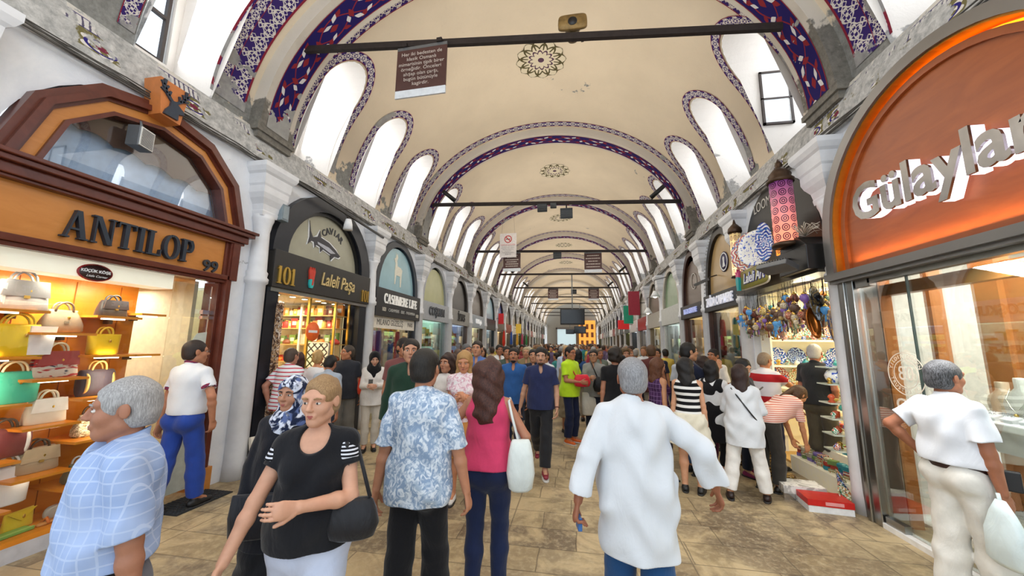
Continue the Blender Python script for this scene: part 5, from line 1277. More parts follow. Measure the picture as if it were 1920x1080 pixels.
for q, (x, y, z) in enumerate(((.62, .0, 2.40), (.78, .05, 2.42))):
    t = thing('hanging_pan', ('small dark copper pan hanging from the lamp shop ceiling', 'larger dark copper pan hanging from the lamp shop ceiling')[q], 'pan', FL.pt(x, y, z), 1.0); m = MB(); m.lathe([(0, 0), (.07, .01), (.09, .05), (.085, .05), (.065, .015), (0, .012)], seg=18); m.v = [(p[0], p[2], p[1]) for p in m.v]; m.build('pan_bowl', M('#2f2a26', .3, .7, name='dark_copper'), t); m = MB(); m.tube([(0, 0, .09), (0, 0, .3)], .007, 6); m.build('pan_handle', IRON, t)
# low platform with stacks of boxes, mosaic trays and coasters
T = thing('display_platform', 'white stepped platform with boxes at the lamp shop opening', 'platform', FL.pt(.35, -.06, 0), FL.rz)
m = MB(); m.bx(-.55, .75, .0, .26, 0, .22); m.build('front_step', WS, T); m = MB(); m.bx(-.55, .75, .26, .5, 0, .42); m.build('middle_step', WS, T); m = MB(); m.bx(-.55, .75, .5, .8, 0, .62); m.build('back_step', WS, T)
boxm = [M('#d9cfb4', .5, name='cream_mosaic_box'), M('#2f8fa0', .4, name='teal_lid_box'), M('#b8402f', .4, name='red_lid_box'), M('#7a9a5a', .4, name='green_box'), PLM['pale'], PLM['multi'], M('#8a78c0', .4, name='lilac_box')]
for st, (y, z) in enumerate(((.12, .22), (.38, .42), (.62, .62))):
    for i in range(10):
        for j in range(2 + (st == 0)):
            m = MB(); hh = .05; m.lathe([(.05, 0), (.055, .01), (.055, .04), (.045, .05), (0, .05)], seg=10) if (i + st) % 2 else m.bx(-.05, .05, -.045, .045, 0, .05)
            o = m.build('trinket_box', ri.choice(boxm), None, FL.pt(.35 - .5 + i * .125, -.06 + y + ri.uniform(-.02, .02), z + j * .051)); o.rotation_euler = (0, 0, ri.random()); setp(o, 'small patterned box stacked on the %s step of the white platform' % ('front', 'middle', 'back')[st], 'box', 'trinket boxes on the %s step' % ('front', 'middle', 'back')[st])
DT = [M_print('dark_mosaic_tray', ('#4a3420', '#8a6a3a', '#2a1a12'), 18, .35), M_print('gold_mosaic_tray', ('#a8823a', '#5a3a22', '#d9c48a'), 18, .35)]
for s_, (X, Y_, n) in enumerate(((2.72, 5.75, 6), (2.60, 6.05, 12), (2.78, 5.52, 4), (2.80, 6.35, 16), (2.58, 6.5, 9))):
    for j in range(n):
        m = MB(); m.lathe([(.0, 0), (.10, .0), (.115, .008), (.115, .018), (.0, .02)], seg=16, sx=1.1); o = m.build('mosaic_tray', DT[(j + s_) % 2], None, (X + ri.uniform(-.012, .012), Y_ + ri.uniform(-.012, .012), .0 + j * .022)); setp(o, 'dark mosaic tray in the %s floor stack before the lamp shop' % ('nearer', 'second', 'nearest low', 'tallest', 'farthest')[s_], 'tray', 'mosaic trays in floor stack ' + 'abcde'[s_])
t = thing('brass_teapot', 'brass teapot with tall spout on the lamp shop floor display', 'teapot', (3.15, 6.6, .62), .6)
m = MB(); m.lathe([(.06, 0), (.09, .05), (.10, .10), (.05, .17), (.04, .20), (.05, .22), (.0, .30)], seg=16); m.build('pot_body', GOLD, t); m = MB(); m.tube([(.08, 0, .08), (.14, 0, .14), (.17, 0, .22)], [.018, .012, .008], 8); m.build('spout', GOLD, t); m = MB(); m.tube([(-.05, 0, .2), (-.14, 0, .2), (-.14, 0, .1), (-.09, 0, .06)], .008, 6); m.build('handle', GOLD, t)
t = thing('cardboard_box', 'red lidded white carton on the floor by the lamp shop', 'box', (2.76, 5.02, 0), -.12)
m = MB(); m.bx(-.21, .21, -.14, .14, 0, .075); m.build('carton_base', WHITE, t); m = MB(); m.bx(-.215, .215, -.145, .145, .07, .135); l = m.build('carton_lid', M('#c9211e', .4, name='red_carton'), t); m = MB(); m.bx(-.05, .12, -.147, -.145, .085, .12); m.build('printed_panel', M('#e9a0a0', .5, name='pink_print'), l)
t = thing('cardboard_box', 'white patterned carton behind the red lidded one by the lamp shop', 'box', (2.68, 5.34, 0), -.1)
m = MB(); m.bx(-.22, .22, -.14, .14, .0, .16); m.build('carton_body', M_print('white_printed_carton', ('#efece6', '#b8b4ae'), 8, .6), t); m = MB(); m.bx(-.222, -.1, -.142, -.0, .0, .07); m.build('foil_corner', CHROME, t)
for i in range(5): plate(('small amber plate', 'small teal plate', 'small red plate', 'small navy plate', 'small brown plate')[i] + ' propped at the white post foot', (3.02 + .03 * i, 5.12 + .06 * i, .12 + .03 * i), .10, ('pale', 'green', 'multi', 'navy', 'pale')[i], .5, .5 + .2 * i, 'small plates at the white post foot')
# ------------------------------------------------------------------ further shops
def far_goods(S, w, rr, n, zmax=2.3):
    """rows of small packages on the shelves, more than anyone could count from here"""
    cols = rr.sample(range(len(goods_mats)), 4); m = MB()
    for z in (.5, .9, 1.3, 1.7, 2.05):
        x = -w / 2 + .05
        while x < w / 2 - .05:
            s = .05 + rr.random() * .09; m.mi = rr.randrange(4); hh = .08 + rr.random() * .2
            if rr.random() < .7: m.bx(x, x + s, .42, .6, z, z + hh)
            else: m.ball((x + s / 2, .5, z + s / 2), s / 2, 8, 5)
            x += s + .015
    o = m.build('goods', [goods_mats[c] for c in cols], S); o['kind'] = 'stuff'
def shop(side, i, label, arch='#1f2226', glass='#9fc4cf', board='#26272a', text='', tcol='#f2f2f0', back='#f2e2bf', bemit=.5, lit='#ffe6b0', zf=(2.50, 3.08), detail=True, size=.24, serif=False, goods=True, post=None, sx=.85, bdepth=.12, tympan=None, temit=0):
    B = (BAYL if side == 'L' else BAYR)[i]; c, hw, zs = bay_open(side, i); F = Frame(side, c)
    S = thing('shopfront', label, 'shop front', F.loc, F.rz)
    am = M(arch, .4, name='arch_frame_paint'); zt = 4.44; hw2 = hw + .05
    o_ = [(hw2 * math.cos(PI - PI * q / 20), zf[1] + (zt - zf[1]) * math.sin(PI * q / 20)) for q in range(21)]; k = .86
    i_ = [(hw2 * k * math.cos(PI - PI * q / 20), zf[1] + (zt - zf[1]) * (k + .02) * math.sin(PI * q / 20)) for q in range(21)]
    m = MB(); m.ring(o_, i_, -.07, .1); m.build('arch_frame', am, S)
    m = MB(); m.prism(i_, -.0, .03); m.build('arch_panel', M(glass, .25, var=.12, scale=1.5, name='arch_glass_panel', emit=temit), S)
    m = MB(); m.bx(-hw2 - .04, hw2 + .04, -bdepth, .05, *zf); m.build('sign_board', M(board, .4, name='sign_board_paint'), S, bevel=.006 if detail else 0)
    pm = M(post or arch, .4, name='post_paint')
    for s in (-1, 1): m = MB(); m.bx(min(s * hw2, s * (hw2 - .10)), max(s * hw2, s * (hw2 - .10)), -.05, .2, 0, zf[0]); m.build('door_post', pm, S)
    if text:
        if serif: serif_text(text, size, S, (.04, -bdepth, (zf[0] + zf[1]) / 2 + .10), M(tcol, .4, name='letter_paint', emit=.25), .018, .03, sx, T=.22)
        else: put_text(text, size * 1.4, S, (0, -bdepth - .02, (zf[0] + zf[1]) / 2), M(tcol, .4, name='letter_paint', emit=.3), ext=.015, offset=.008, sx=sx)
    bk = M(back, .6, name='glowing_shop_back', emit=bemit, ecol=lit)  # panels glow by themselves to imitate a lit interior
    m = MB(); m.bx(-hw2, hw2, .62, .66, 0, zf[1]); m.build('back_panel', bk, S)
    m = MB(); m.bx(-hw2, hw2, .1, .66, zf[0], zf[0] + .04); m.build('shop_ceiling', LAMP(lit, 1.6), S)  # whole ceiling glows in place of separate shop lamps
    for s in (-1, 1): m = MB(); m.bx(s * hw2 - .02, s * hw2 + .02, .1, .66, 0, zf[0]); m.build('side_panel', bk, S)
    for z in (.5, .9, 1.3, 1.7, 2.05): m = MB(); m.bx(-hw2 + .05, hw2 - .05, .4, .62, z - .02, z); m.build('shelf', CREAM, S)
    if goods: far_goods(S, hw2 * 2, random.Random(i * 7 + (side == 'R')), 40)
    if detail: m = MB(); m.bx(-hw2 + .1, hw2 - .1, .02, .03, .05, zf[0]); m.build('window_glass', GLASS, S)
    return S, F
# left, third shop: pale blue goat arch
S, F = shop('L', 2, 'black and blue shawl shop front with a white goat on its pale blue arch', '#232a36', '#9cc3cf', '#26262a', 'CASHMERE LIFE', '#f4f1ea', zf=(2.42, 3.08), serif=True, size=.23, sx=.74, bdepth=.15)
put_text('CASHMERE - SILK - PASHMINA', .11, S, (.1, -.165, 2.58), M('#c9c9c6', .4, name='grey_lettering'), ext=.003); put_text('103', .13, S, (-.85, -.165, 2.58), CREAM, ext=.003); put_text('103', .13, S, (.98, -.165, 2.54), CREAM, ext=.003)
m = MB(); m.bx(-1.12, 1.05, -.06, -.03, 2.14, 2.42); b = m.build('paper_banner', M('#ece6da', .6, name='paper_banner'), S); put_text('MILANO GÜZELİŞ', .20, b, (-.30, -.062, 2.28), M('#5a5550', .5, name='banner_ink'), ext=.002, sx=.8); put_text('PARIS', .16, b, (.78, -.062, 2.28), M('#5a5550', .5, name='banner_ink'), ext=.002, sx=.8)
goat = MB(); goat.prism([(-.20, -.32), (-.16, -.32), (-.13, -.08), (.08, -.08), (.10, -.36), (.15, -.36), (.17, -.05), (.19, .10), (.10, .15), (-.08, .17), (-.12, .30), (-.08, .40), (-.12, .50), (-.16, .40), (-.20, .52), (-.20, .38), (-.27, .33), (-.23, .28), (-.20, .22), (-.21, 0)], -.012, 0)
goat.build('goat_cutout', M('#eceadb', .5, name='goat_white'), S, (.06, 0, 3.62))
for q, (cc, x) in enumerate((('#c43a8a', -.75), ('#7a3fa0', -.5), ('#e8e0d0', -.2), ('#3a6ac0', .1), ('#d84a6a', .45), ('#efe2b0', .75))):
    o = MB().add(*loft([(0, .09, .03), (.3, .11, .05), (.9, .10, .04), (1.03, .095, .03), (1.05, .06, .01)], 16, 3.0)).build('hanging_shawl', M_fabric(cc, 'shawl_cloth'), None, F.pt(x, .12, 1.05)); setp(o, '%s shawl hanging in the goat arch shop window' % ('magenta', 'purple', 'cream', 'blue', 'pink', 'straw yellow')[q], 'shawl', 'shawls in the goat arch shop window'); o.rotation_euler = (0, 0, F.rz)
S, F = shop('L', 3, 'silver grey shop front with olive yellow arch glass and teal lit window', '#a3a8b2', '#b8b98a', '#a9aeb5', 'COŞKUN', '#3a3d42', '#cfe6d8', .5, '#d8fff0', size=.26, post='#9aa0a8')
S, F = shop('L', 4, 'shop front with dark portrait poster arch above a grey sign board', '#3a3838', '#2c2928', '#8f8f8c', 'İLYAS', '#2a2a2a', '#3d5f9a', .4, '#cfe0ff', size=.28, post='#6a5a50')
S, F = shop('L', 5, 'shop front with brown brick arch and pale grey lit sign board', '#4a3f38', '#5a5048', '#9aa4ae', 'UKB Eagle', '#f4f6f8', '#f2eecb', .7, '#fff6cf', size=.2)
S, F = shop('L', 6, 'dark fronted shop with pale blue arch glass after the grey sign board', '#20262c', '#9fc0d0', '#1c2226', '', '#dfe6ea', '#cfe0e0', .5, '#e0f4ff')
specs = [('#3a3028', '#6a6258', '#2b2f2a', '#d8e6a0', '#e8ffb0'), ('#2a2f36', '#a8b4b8', '#20242a', '#e8dcc0', '#ffe8b8'), ('#4a4038', '#2f3a7a', '#5a5046', '#f0d8b0', '#ffe0a8'), ('#55504a', '#7a746a', '#8a2f2a', '#e8e4da', '#fff0d0'), ('#3a3a3a', '#9a958a', '#dadada', '#d0e0e8', '#e8f4ff')]
for i in range(7, 20):
    sp = specs[i % 5]; shop('L', i, 'distant shop front on the left side of the hall', sp[0], sp[1], sp[2], '', back=sp[3], lit=sp[4], bemit=.6, detail=False, goods=i < 14)['group' if False else 0]['group'] = 'distant left shop fronts'
# right: cashmere shop with beaded arch
S, F = shop('R', 2, 'dark shop front with beaded arch edge and tan glass next to the lamp shop', '#17120f', '#b89a6a', '#1d2022', 'ZAİDA CASHMERE', '#eef0ff', '#e8d2b0', .5, '#ffe4b4', zf=(2.60, 2.98), size=.19, sx=.66, post='#3a1d14')
m = MB()
for s in (0, 1):
    for q in range(46):
        a = PI * q / 45; m.ball((.97 * math.cos(a), -.09, 2.98 + 1.44 * math.sin(a)), .016, 6, 4)
for q in range(50): m.ball((-.97, -.09, .4 + q * .052), .014, 6, 4)
o = m.build('bead_trim', M('#d9d6d0', .3, name='silver_bead'), S); o['kind'] = 'stuff'
m = MB(); m.lathe([(.22, 0), (.22, .01)], seg=28); m.v = [(p[0], -p[2], p[1]) for p in m.v]; l = m.build('round_emblem', M('#2a2350', .4, name='violet_emblem'), S, (.12, -.01, 3.62)); rgm = ringmesh(.20, .175, -.016, -.01); rgm.build('emblem_ring', WHITE, l); m = MB(); m.prism([(-.07, -.11), (.07, -.11), (.03, 0), (.05, .09), (0, .12), (-.04, .08), (-.02, 0)], -.018, -.01); m.build('emblem_figure', WHITE, l)
t = thing('floodlight', 'slim grey floodlight on an arm before the beaded arch', 'floodlight', F.pt(-.35, -.35, 3.25), F.rz); m = MB(); m.box((0, 0, 0), (.62, .14, .05), rx=.3); m.build('housing', GREYMETAL, t); m = MB(); m.tube([(0, .05, .02), (.02, .2, .12), (0, .34, .16)], .014, 6); m.build('arm', IRON, t)
for q, cc in enumerate(('#b8342f', '#d8d0c0', '#2f8a8a', '#c94a5a', '#7ab0a8')):
    o = MB().add(*loft([(0, .07, .05), (.3, .09, .06), (.75, .08, .04), (.80, .07, .03), (.82, .03, .01)], 16, 3.0)).build('hanging_shawl', M_fabric(cc, 'shawl_cloth'), None, F.pt(-.7 + q * .34, .16, 1.35 if q % 2 else 1.6)); setp(o, '%s shawl hanging in the beaded arch shop' % ('red', 'cream', 'teal', 'rose', 'mint')[q], 'shawl', 'shawls in the beaded arch shop'); o.rotation_euler = (0, 0, F.rz)
S, F = shop('R', 3, 'brown wooden shop front with blue lit lettering after the beaded arch', '#3a1d14', '#5a4436', '#14141c', 'BLG & CERVENE', '#b8c4ff', '#d9b070', .5, '#ffd890', zf=(2.56, 2.92), size=.13, sx=.85, post='#4a2616')
ringmesh(.22, .20, -.02, -.01).build('round_emblem', M('#c9c4bc', .4, name='emblem_grey'), S, (.05, 0, 3.55))
S, F = shop('R', 4, 'white fronted shop with green lettered arch on the right', '#b9b2a8', '#7f9a78', '#c9ccc8', '', '#2a2a28', '#e8f4f0', .7, '#f0fffa', size=.2, post='#c8c8c4')
S, F = shop('R', 5, 'shop front hung with brass coloured chimes under a plain arch', '#8a8074', '#8a8478', '#b3aea4', '', back='#e8cf8a', lit='#ffe6a0')
S, F = shop('R', 6, 'shop front with red and white awning board on the right', '#8a8074', '#7f7a70', '#a8252a', '', '#f4f0ea', '#e8e8f0', .7, '#f4f6ff', size=.22)
for i in range(7, 20):
    sp = specs[(i + 2) % 5]; shop('R', i, 'distant shop front on the right side of the hall', sp[0], sp[1], sp[2], '', back=sp[3], lit=sp[4], bemit=.6, detail=False, goods=i < 14)[0]['group'] = 'distant right shop fronts'
# things sticking out over the right side shops
for q, (y, z, w) in enumerate(((14.6, 3.0, .9), (13.2, 3.45, .6))):
    t = thing('pendant_lamp', ('white bell shaped lamp hanging over the right side shops', 'white cone lamp on an arm beside the bell shaped one')[q], 'lamp', (2.72, y, z), 0); m = MB(); m.lathe([(.05, .22), (.10, .12), (.17, 0), (.15, 0), (.04, .18)], seg=16); m.build('shade', WHITE, t); m = MB(); m.ball((0, 0, .04), .07, 10, 6); m.build('bulb', LAMP('#fff4e0', 8), t); m = MB(); m.tube([(0, 0, .2), (0, 0, .6), (.4, 0, .7)], .012, 6); m.build('arm', IRON, t)
def hung(name, label, cat, loc, size, col, txt=None, tcol='#ffffff', rz=PI / 2 * 0, ts=.2):
    t = thing(name, label, cat, loc, rz); m = MB(); m.bx(-size[0] / 2, size[0] / 2, -.03, .03, -size[1] / 2, size[1] / 2); m.build('board', M(col, .5, name='sign_board_paint', emit=.25), t, bevel=.005)
    if txt: put_text(txt, ts, t, (0, -.035, 0), M(tcol, .5, name='letter_paint'), ext=.004)
    sg = 1 if loc[0] > 0 else -1; xe = (WR if sg > 0 else WL) - loc[0]; m = MB(); m.bx(min(sg * size[0] / 2, xe), max(sg * size[0] / 2, xe), -.012, .012, .0, .03); m.build('bracket', IRON, t); return t
hung('projecting_sign', 'green and white projecting pharmacy style sign on the right', 'sign', (2.60, 19.0, 3.3), (.45, .9), '#1f8a6a')
hung('projecting_sign', 'red projecting sign board on the right side', 'sign', (2.65, 17.4, 3.7), (.5, 1.1), '#8a1f2f'); hung('projecting_sign', 'red and white projecting sign lower on the right side', 'sign', (2.6, 21.0, 2.9), (.6, .5), '#d82a2a')
hung('projecting_sign', 'lit yellow projecting board far down the left side', 'sign', (-4.2, 27, 2.9), (.4, .7), '#e8c04a'); hung('projecting_sign', 'turkish red flag coloured board far down the left side', 'sign', (-4.2, 20.5, 3.2), (.3, .6), '#c9252a')
for q in range(5):
    o = MB().add(*loft([(0, .02, .02), (.2, .10, .08), (.9, .06, .05), (1.0, .02, .02)], 10, 2.2)).build('hanging_costume', M_fabric(('#c93a2f', '#2f55a8', '#d9a23a', '#b83a6a', '#3a8a5a')[q], 'costume_cloth'), None, (-4.35, 22.2 + 2.6 * q, 1.6)); MB().bx(-.25, .02, -.012, .012, .98, 1.0).build('hanging_rod', IRON, o); setp(o, '%s costume hanging outside a far left shop' % ('red', 'blue', 'ochre', 'pink', 'green')[q], 'costume', 'costumes outside far left shops')
# bright orange fronted kiosk at the end
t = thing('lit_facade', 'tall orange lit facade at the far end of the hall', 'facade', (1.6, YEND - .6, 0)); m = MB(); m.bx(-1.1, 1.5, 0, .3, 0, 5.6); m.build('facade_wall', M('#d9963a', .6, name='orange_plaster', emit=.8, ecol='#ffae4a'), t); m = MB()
for i in range(3):
    for j in range(3): m.bx(-.8 + i * .8, -.4 + i * .8, -.02, 0, 1.6 + j * 1.3, 2.4 + j * 1.3)
m.build('facade_windows', M('#7a3f1a', .5, name='brown_window'), t)
t = thing('lit_gateway', 'bright bluish gateway opening at the far end of the hall', 'gateway', (-1.4, YEND - .3, 0)); m = MB(); m.bx(-1.6, 1.4, 0, .2, 0, 4.2); m.build('gate_light', M('#bfd4dc', .6, name='far_daylight', emit=.45, ecol='#d8eef4'), t); m = MB(); m.bx(-1.8, -1.6, -.1, .3, 0, 4.4); m.bx(1.4, 1.6, -.1, .3, 0, 4.4); m.bx(-1.8, 1.6, -.1, .3, 4.2, 4.5); m.build('gate_frame', M('#6a625a', .7, name='gate_stone'), t)

# ------------------------------------------------------------------ iron tie bars and what hangs from them
def beam(label, pl, pr, r=.045, group='iron tie bars across the vault'):
    o = MB(); d = Vector(pr) - Vector(pl); L = d.length
    o.bx(-L / 2, L / 2, -r * .6, r * .6, -r, r); t = o.build('tie_bar', IRON, None, tuple((Vector(pl) + Vector(pr)) / 2)); t.rotation_euler = (0, -math.asin(d.z / L), math.atan2(d.y, d.x)); return setp(t, label, 'tie bar', group)
ordn = ['nearest', 'second', 'third', 'fourth', 'fifth', 'sixth', 'seventh', 'eighth', 'ninth', 'tenth', 'eleventh']
BZ = {}
for k in range(1, 11):
    y = RIBS[k] + .22; zl, zr = (6.42, 6.08) if k == 1 else (6.06, 5.90) if k == 2 else (5.92, 5.80) if k == 3 else (5.86, 5.82)
    xl = vx(zl, -1, VA - .2, VB - .2) - .08; xr = vx(zr, 1, VA - .2, VB - .2) + .08
    if k == 1: xl, xr = -4.42, 2.80
    BZ[k] = (y, (zl + zr) / 2)
    beam('%s dark iron tie bar across the vault' % ordn[k - 1], (xl, y + sk(xl) , zl), (xr, y + sk(xr), zr), .05)
def zat(k, x):
    y = RIBS[k] + .22 + sk(x); zl, zr = (6.42, 6.08) if k == 1 else (6.06, 5.90) if k == 2 else (5.92, 5.80) if k == 3 else (5.86, 5.82); return y, zl + (zr - zl) * (x + 4.5) / 7.5
def floodlamp(label, k, x, dz, big=1.0, grp='floodlights on the tie bars'):
    y, z = zat(k, x); t = thing('floodlight', label, 'floodlight', (x, y, z + dz), 0, grp)
    m = MB(); m.box((0, -.05, 0), (.36 * big, .12, .30 * big), rx=.2); m.build('housing', BLACK, t, bevel=.01); m = MB()
    for i in range(8): m.box((0, -.115 - .0, -.12 * big + i * .034 * big), (.34 * big, .02, .008))
    m.build('louvre', GREYMETAL, t); m = MB(); m.bx(-.02, .02, -.02, .02, 0, abs(dz)) if dz < 0 else m.bx(-.02, .02, -.02, .02, -dz, 0); m.build('bracket', IRON, t)
def spot(label, k, x, s):
    y, z = zat(k, x); t = thing('spotlight', label, 'spotlight', (x, y, z), 0, 'spotlights on the tie bars')
    m = MB(); m.tube([(0, 0, .12), (s * .34, -.2, .38)], [.07, .06], 10); m.build('spot_body', BLACK, t); m = MB(); m.tube([(0, 0, .0), (s * .08, 0, .18)], .018, 6); m.build('bracket', IRON, t)
t = thing('horn_loudspeaker', 'weathered brown horn loudspeaker standing on the nearest tie bar', 'loudspeaker', (.02, 4.86, 6.28), 0)
m = MB(); m.add(*loft([(0, .20, .12), (.02, .21, .13)], 24, 5)); m.v = [(p[0], p[2] * 2 - .16, p[1] * .95 + .14) for p in m.v]; m.build('horn_mouth', M('#8a6f3f', .5, .3, .3, name='weathered_brass'), t)
m = MB(); m.lathe([(.20, -.14), (.12, -.02), (.07, .10), (.07, .20)], seg=14, sy=.62); m.v = [(p[0], p[2], p[1] + .14) for p in m.v]; m.build('horn_body', M('#5f4c2c', .5, .3, .3, name='dark_weathered_brass'), t)
m = MB(); m.lathe([(.065, -.17), (.07, -.13), (.03, -.12)], seg=14); m.v = [(p[0], p[2], p[1] + .14) for p in m.v]; m.build('driver', BLACK, t); m = MB(); m.bx(-.02, .02, -.02, .02, -.04, .04); m.bx(.12, .16, -.02, .02, -.06, .03); m.build('bracket', IRON, t)
MAR = M('#4a2a26', .5, name='maroon_banner')
def text_rows(t, lens, ts, z0, step, mt=None):
    """print too small to read from here: rows of short strokes"""
    m = MB(); rr = random.Random(len(lens))
    for i, L in enumerate(lens):
        x = -L / 2; z = z0 - step * (i + .5) + .03
        while x < L / 2 - .02:
            w = .02 + rr.random() * .05; m.bx(x, min(x + w, L / 2), -.016, -.0125, z - ts * .25, z + ts * .25); x += w + .014
    m.build('sign_lettering', mt or M('#c9bdb4', .5, name='sign_lettering'), t)
def banner(label, k, x, w, h, lines, ts, white=.12):
    y, z = zat(k, x); t = thing('hanging_sign', label, 'sign', (x, y - .04, z - .06), -.03)
    m = MB(); m.bx(-w / 2, w / 2, -.012, .012, -h + white, -.05); m.build('sign_panel', MAR, t)
    m = MB(); m.bx(-w / 2, w / 2, -.012, .012, -h, -h + white); m.build('white_strip', M('#d6dce2', .4, name='pale_strip'), t); m = MB(); m.bx(-w / 2, w / 2, -.014, .014, -.05, -.0); m.build('top_rail', GREYMETAL, t)
    for s in (-1, 1): m = MB(); m.bx(s * w * .35 - .04, s * w * .35 + .04, -.04, .04, .0, .06); m.build('clamp', IRON, t)
    n = len(lines); step = (h - white - .14) / max(n, 1)
    if isinstance(lines[0], str):
        for i, l in enumerate(lines): put_text(l, ts, t, (0, -.016, -.12 - step * (i + .5) + .03), M('#c9bdb4', .5, name='sign_lettering'), ext=.001)
    else: text_rows(t, lines, ts, -.12, step)
banner('maroon hanging sign with pale seven line text on the nearest tie bar', 1, -2.22, .80, .84, ['Her iki bedesten de', 'klasik Osmanlı', 'mimarisinin tipik birer', 'örneğidir. Önceleri', 'ahşap olan çarşı,', 'bugün bütünüyle', 'kagirdir.'], .082)
banner('maroon hanging sign left on the third tie bar under the smoking ban', 3, -2.76, .78, .86, [.52, .44, .60, .48, .58, .56], .07, .14)
banner('maroon hanging sign on the right of the third tie bar', 3, .78, .74, .90, [.50, .62, .40, .60, .56], .07, .14)
banner('small maroon hanging sign left on the fifth tie bar', 5, -1.58, .74, .85, [.5, .6, .44, .58, .5], .08); banner('small maroon hanging sign right on the fifth tie bar', 5, 1.30, .74, .85, [.46, .58, .5, .6, .4], .08)
y, z = zat(3, -2.9); t = thing('no_smoking_banner', 'white no smoking banner with red ring hanging left of centre', 'sign', (-2.92, y - .14, z + .80), -.05)
m = MB(); m.bx(-.38, .38, -.006, .006, -1.10, 0); m.build('banner_sheet', M('#efe9e6', .6, name='white_banner'), t); m = MB()
ringmesh(.17, .135, -.014, -.007).build('red_ring', M('#c92a2f', .5, name='sign_red'), t, (0, 0, -.27)); m.box((0, -.012, -.27), (.30, .004, .035), ry=.78); m.build('red_bar', M('#c92a2f', .5, name='sign_red'), t)
m = MB(); m.box((0, -.01, -.27), (.20, .004, .03)); m.build('cigarette', M('#2a2a2a', .5, name='sign_black'), t); put_text('DEFENSE DE FUMER', .075, t, (0, -.009, -.53), M('#d8757a', .5, name='pale_red_print'), ext=.001)
text_rows(t, [.6, .62, .5, .3, .5, .28], .035, -.58, .075, M('#9a9694', .5, name='grey_print'))
m = MB(); m.tube([(-.3, 0, 0), (-.2, 0, 1.4)], .003, 4); m.tube([(.3, 0, 0), (.2, 0, 1.4)], .003, 4); m.build('wire', IRON, t)
floodlamp('wide flat black floodlight left of centre under second tie bar', 2, -.93, -.16, .8); floodlamp('small black lamp box under the second tie bar middle', 2, -.60, -.10, .5); floodlamp('large black floodlight with louvres under the second tie bar', 2, -.22, -.34, 1.0)
floodlamp('black floodlight under the third tie bar', 3, -.75, -.2, 1.0); floodlamp('black floodlight under the fifth tie bar', 5, -.1, -.3, 1.1)
spot('black tilted spotlight at the left end of the second tie bar', 2, -3.62, -1); spot('black tilted spotlight at the right end of the second tie bar', 2, 2.20, 1)
spot('black tilted spotlight left end of the fourth tie bar', 4, -3.6, -1); spot('black tilted spotlight right end of the fourth tie bar', 4, 2.5, 1); spot('black tilted spotlight left end of the fifth tie bar', 5, -3.4, -1); spot('black tilted spotlight right end of the fifth tie bar', 5, 2.3, 1)
def tv(label, x, y, z, w, h, top, rz=0):
    t = thing('hanging_television', label, 'television', (x, y, z), rz, None); m = MB(); m.bx(-w / 2, w / 2, -.08, .08, -h / 2, h / 2); m.build('casing', BLACK, t, bevel=.02)
    m = MB(); m.bx(-w / 2 + .06, w / 2 - .06, -.086, -.08, -h / 2 + .08, h / 2 - .05); m.build('screen', M('#14171a', .12, name='dark_screen'), t); m = MB(); m.bx(-.03, .03, -.03, .03, h / 2, top - z); m.build('pole', GREYMETAL, t)
tv('large black television hanging from a pole in mid hall', -.18, 21.15, 3.35, 1.38, .90, 5.80, .06)
tv('smaller black television hanging further down the hall, right one', .42, 37.05, 3.2, 1.15, .72, 5.8); tv('smaller black television hanging further down the hall, left one', -.65, 42.3, 3.2, .95, .55, 5.8)
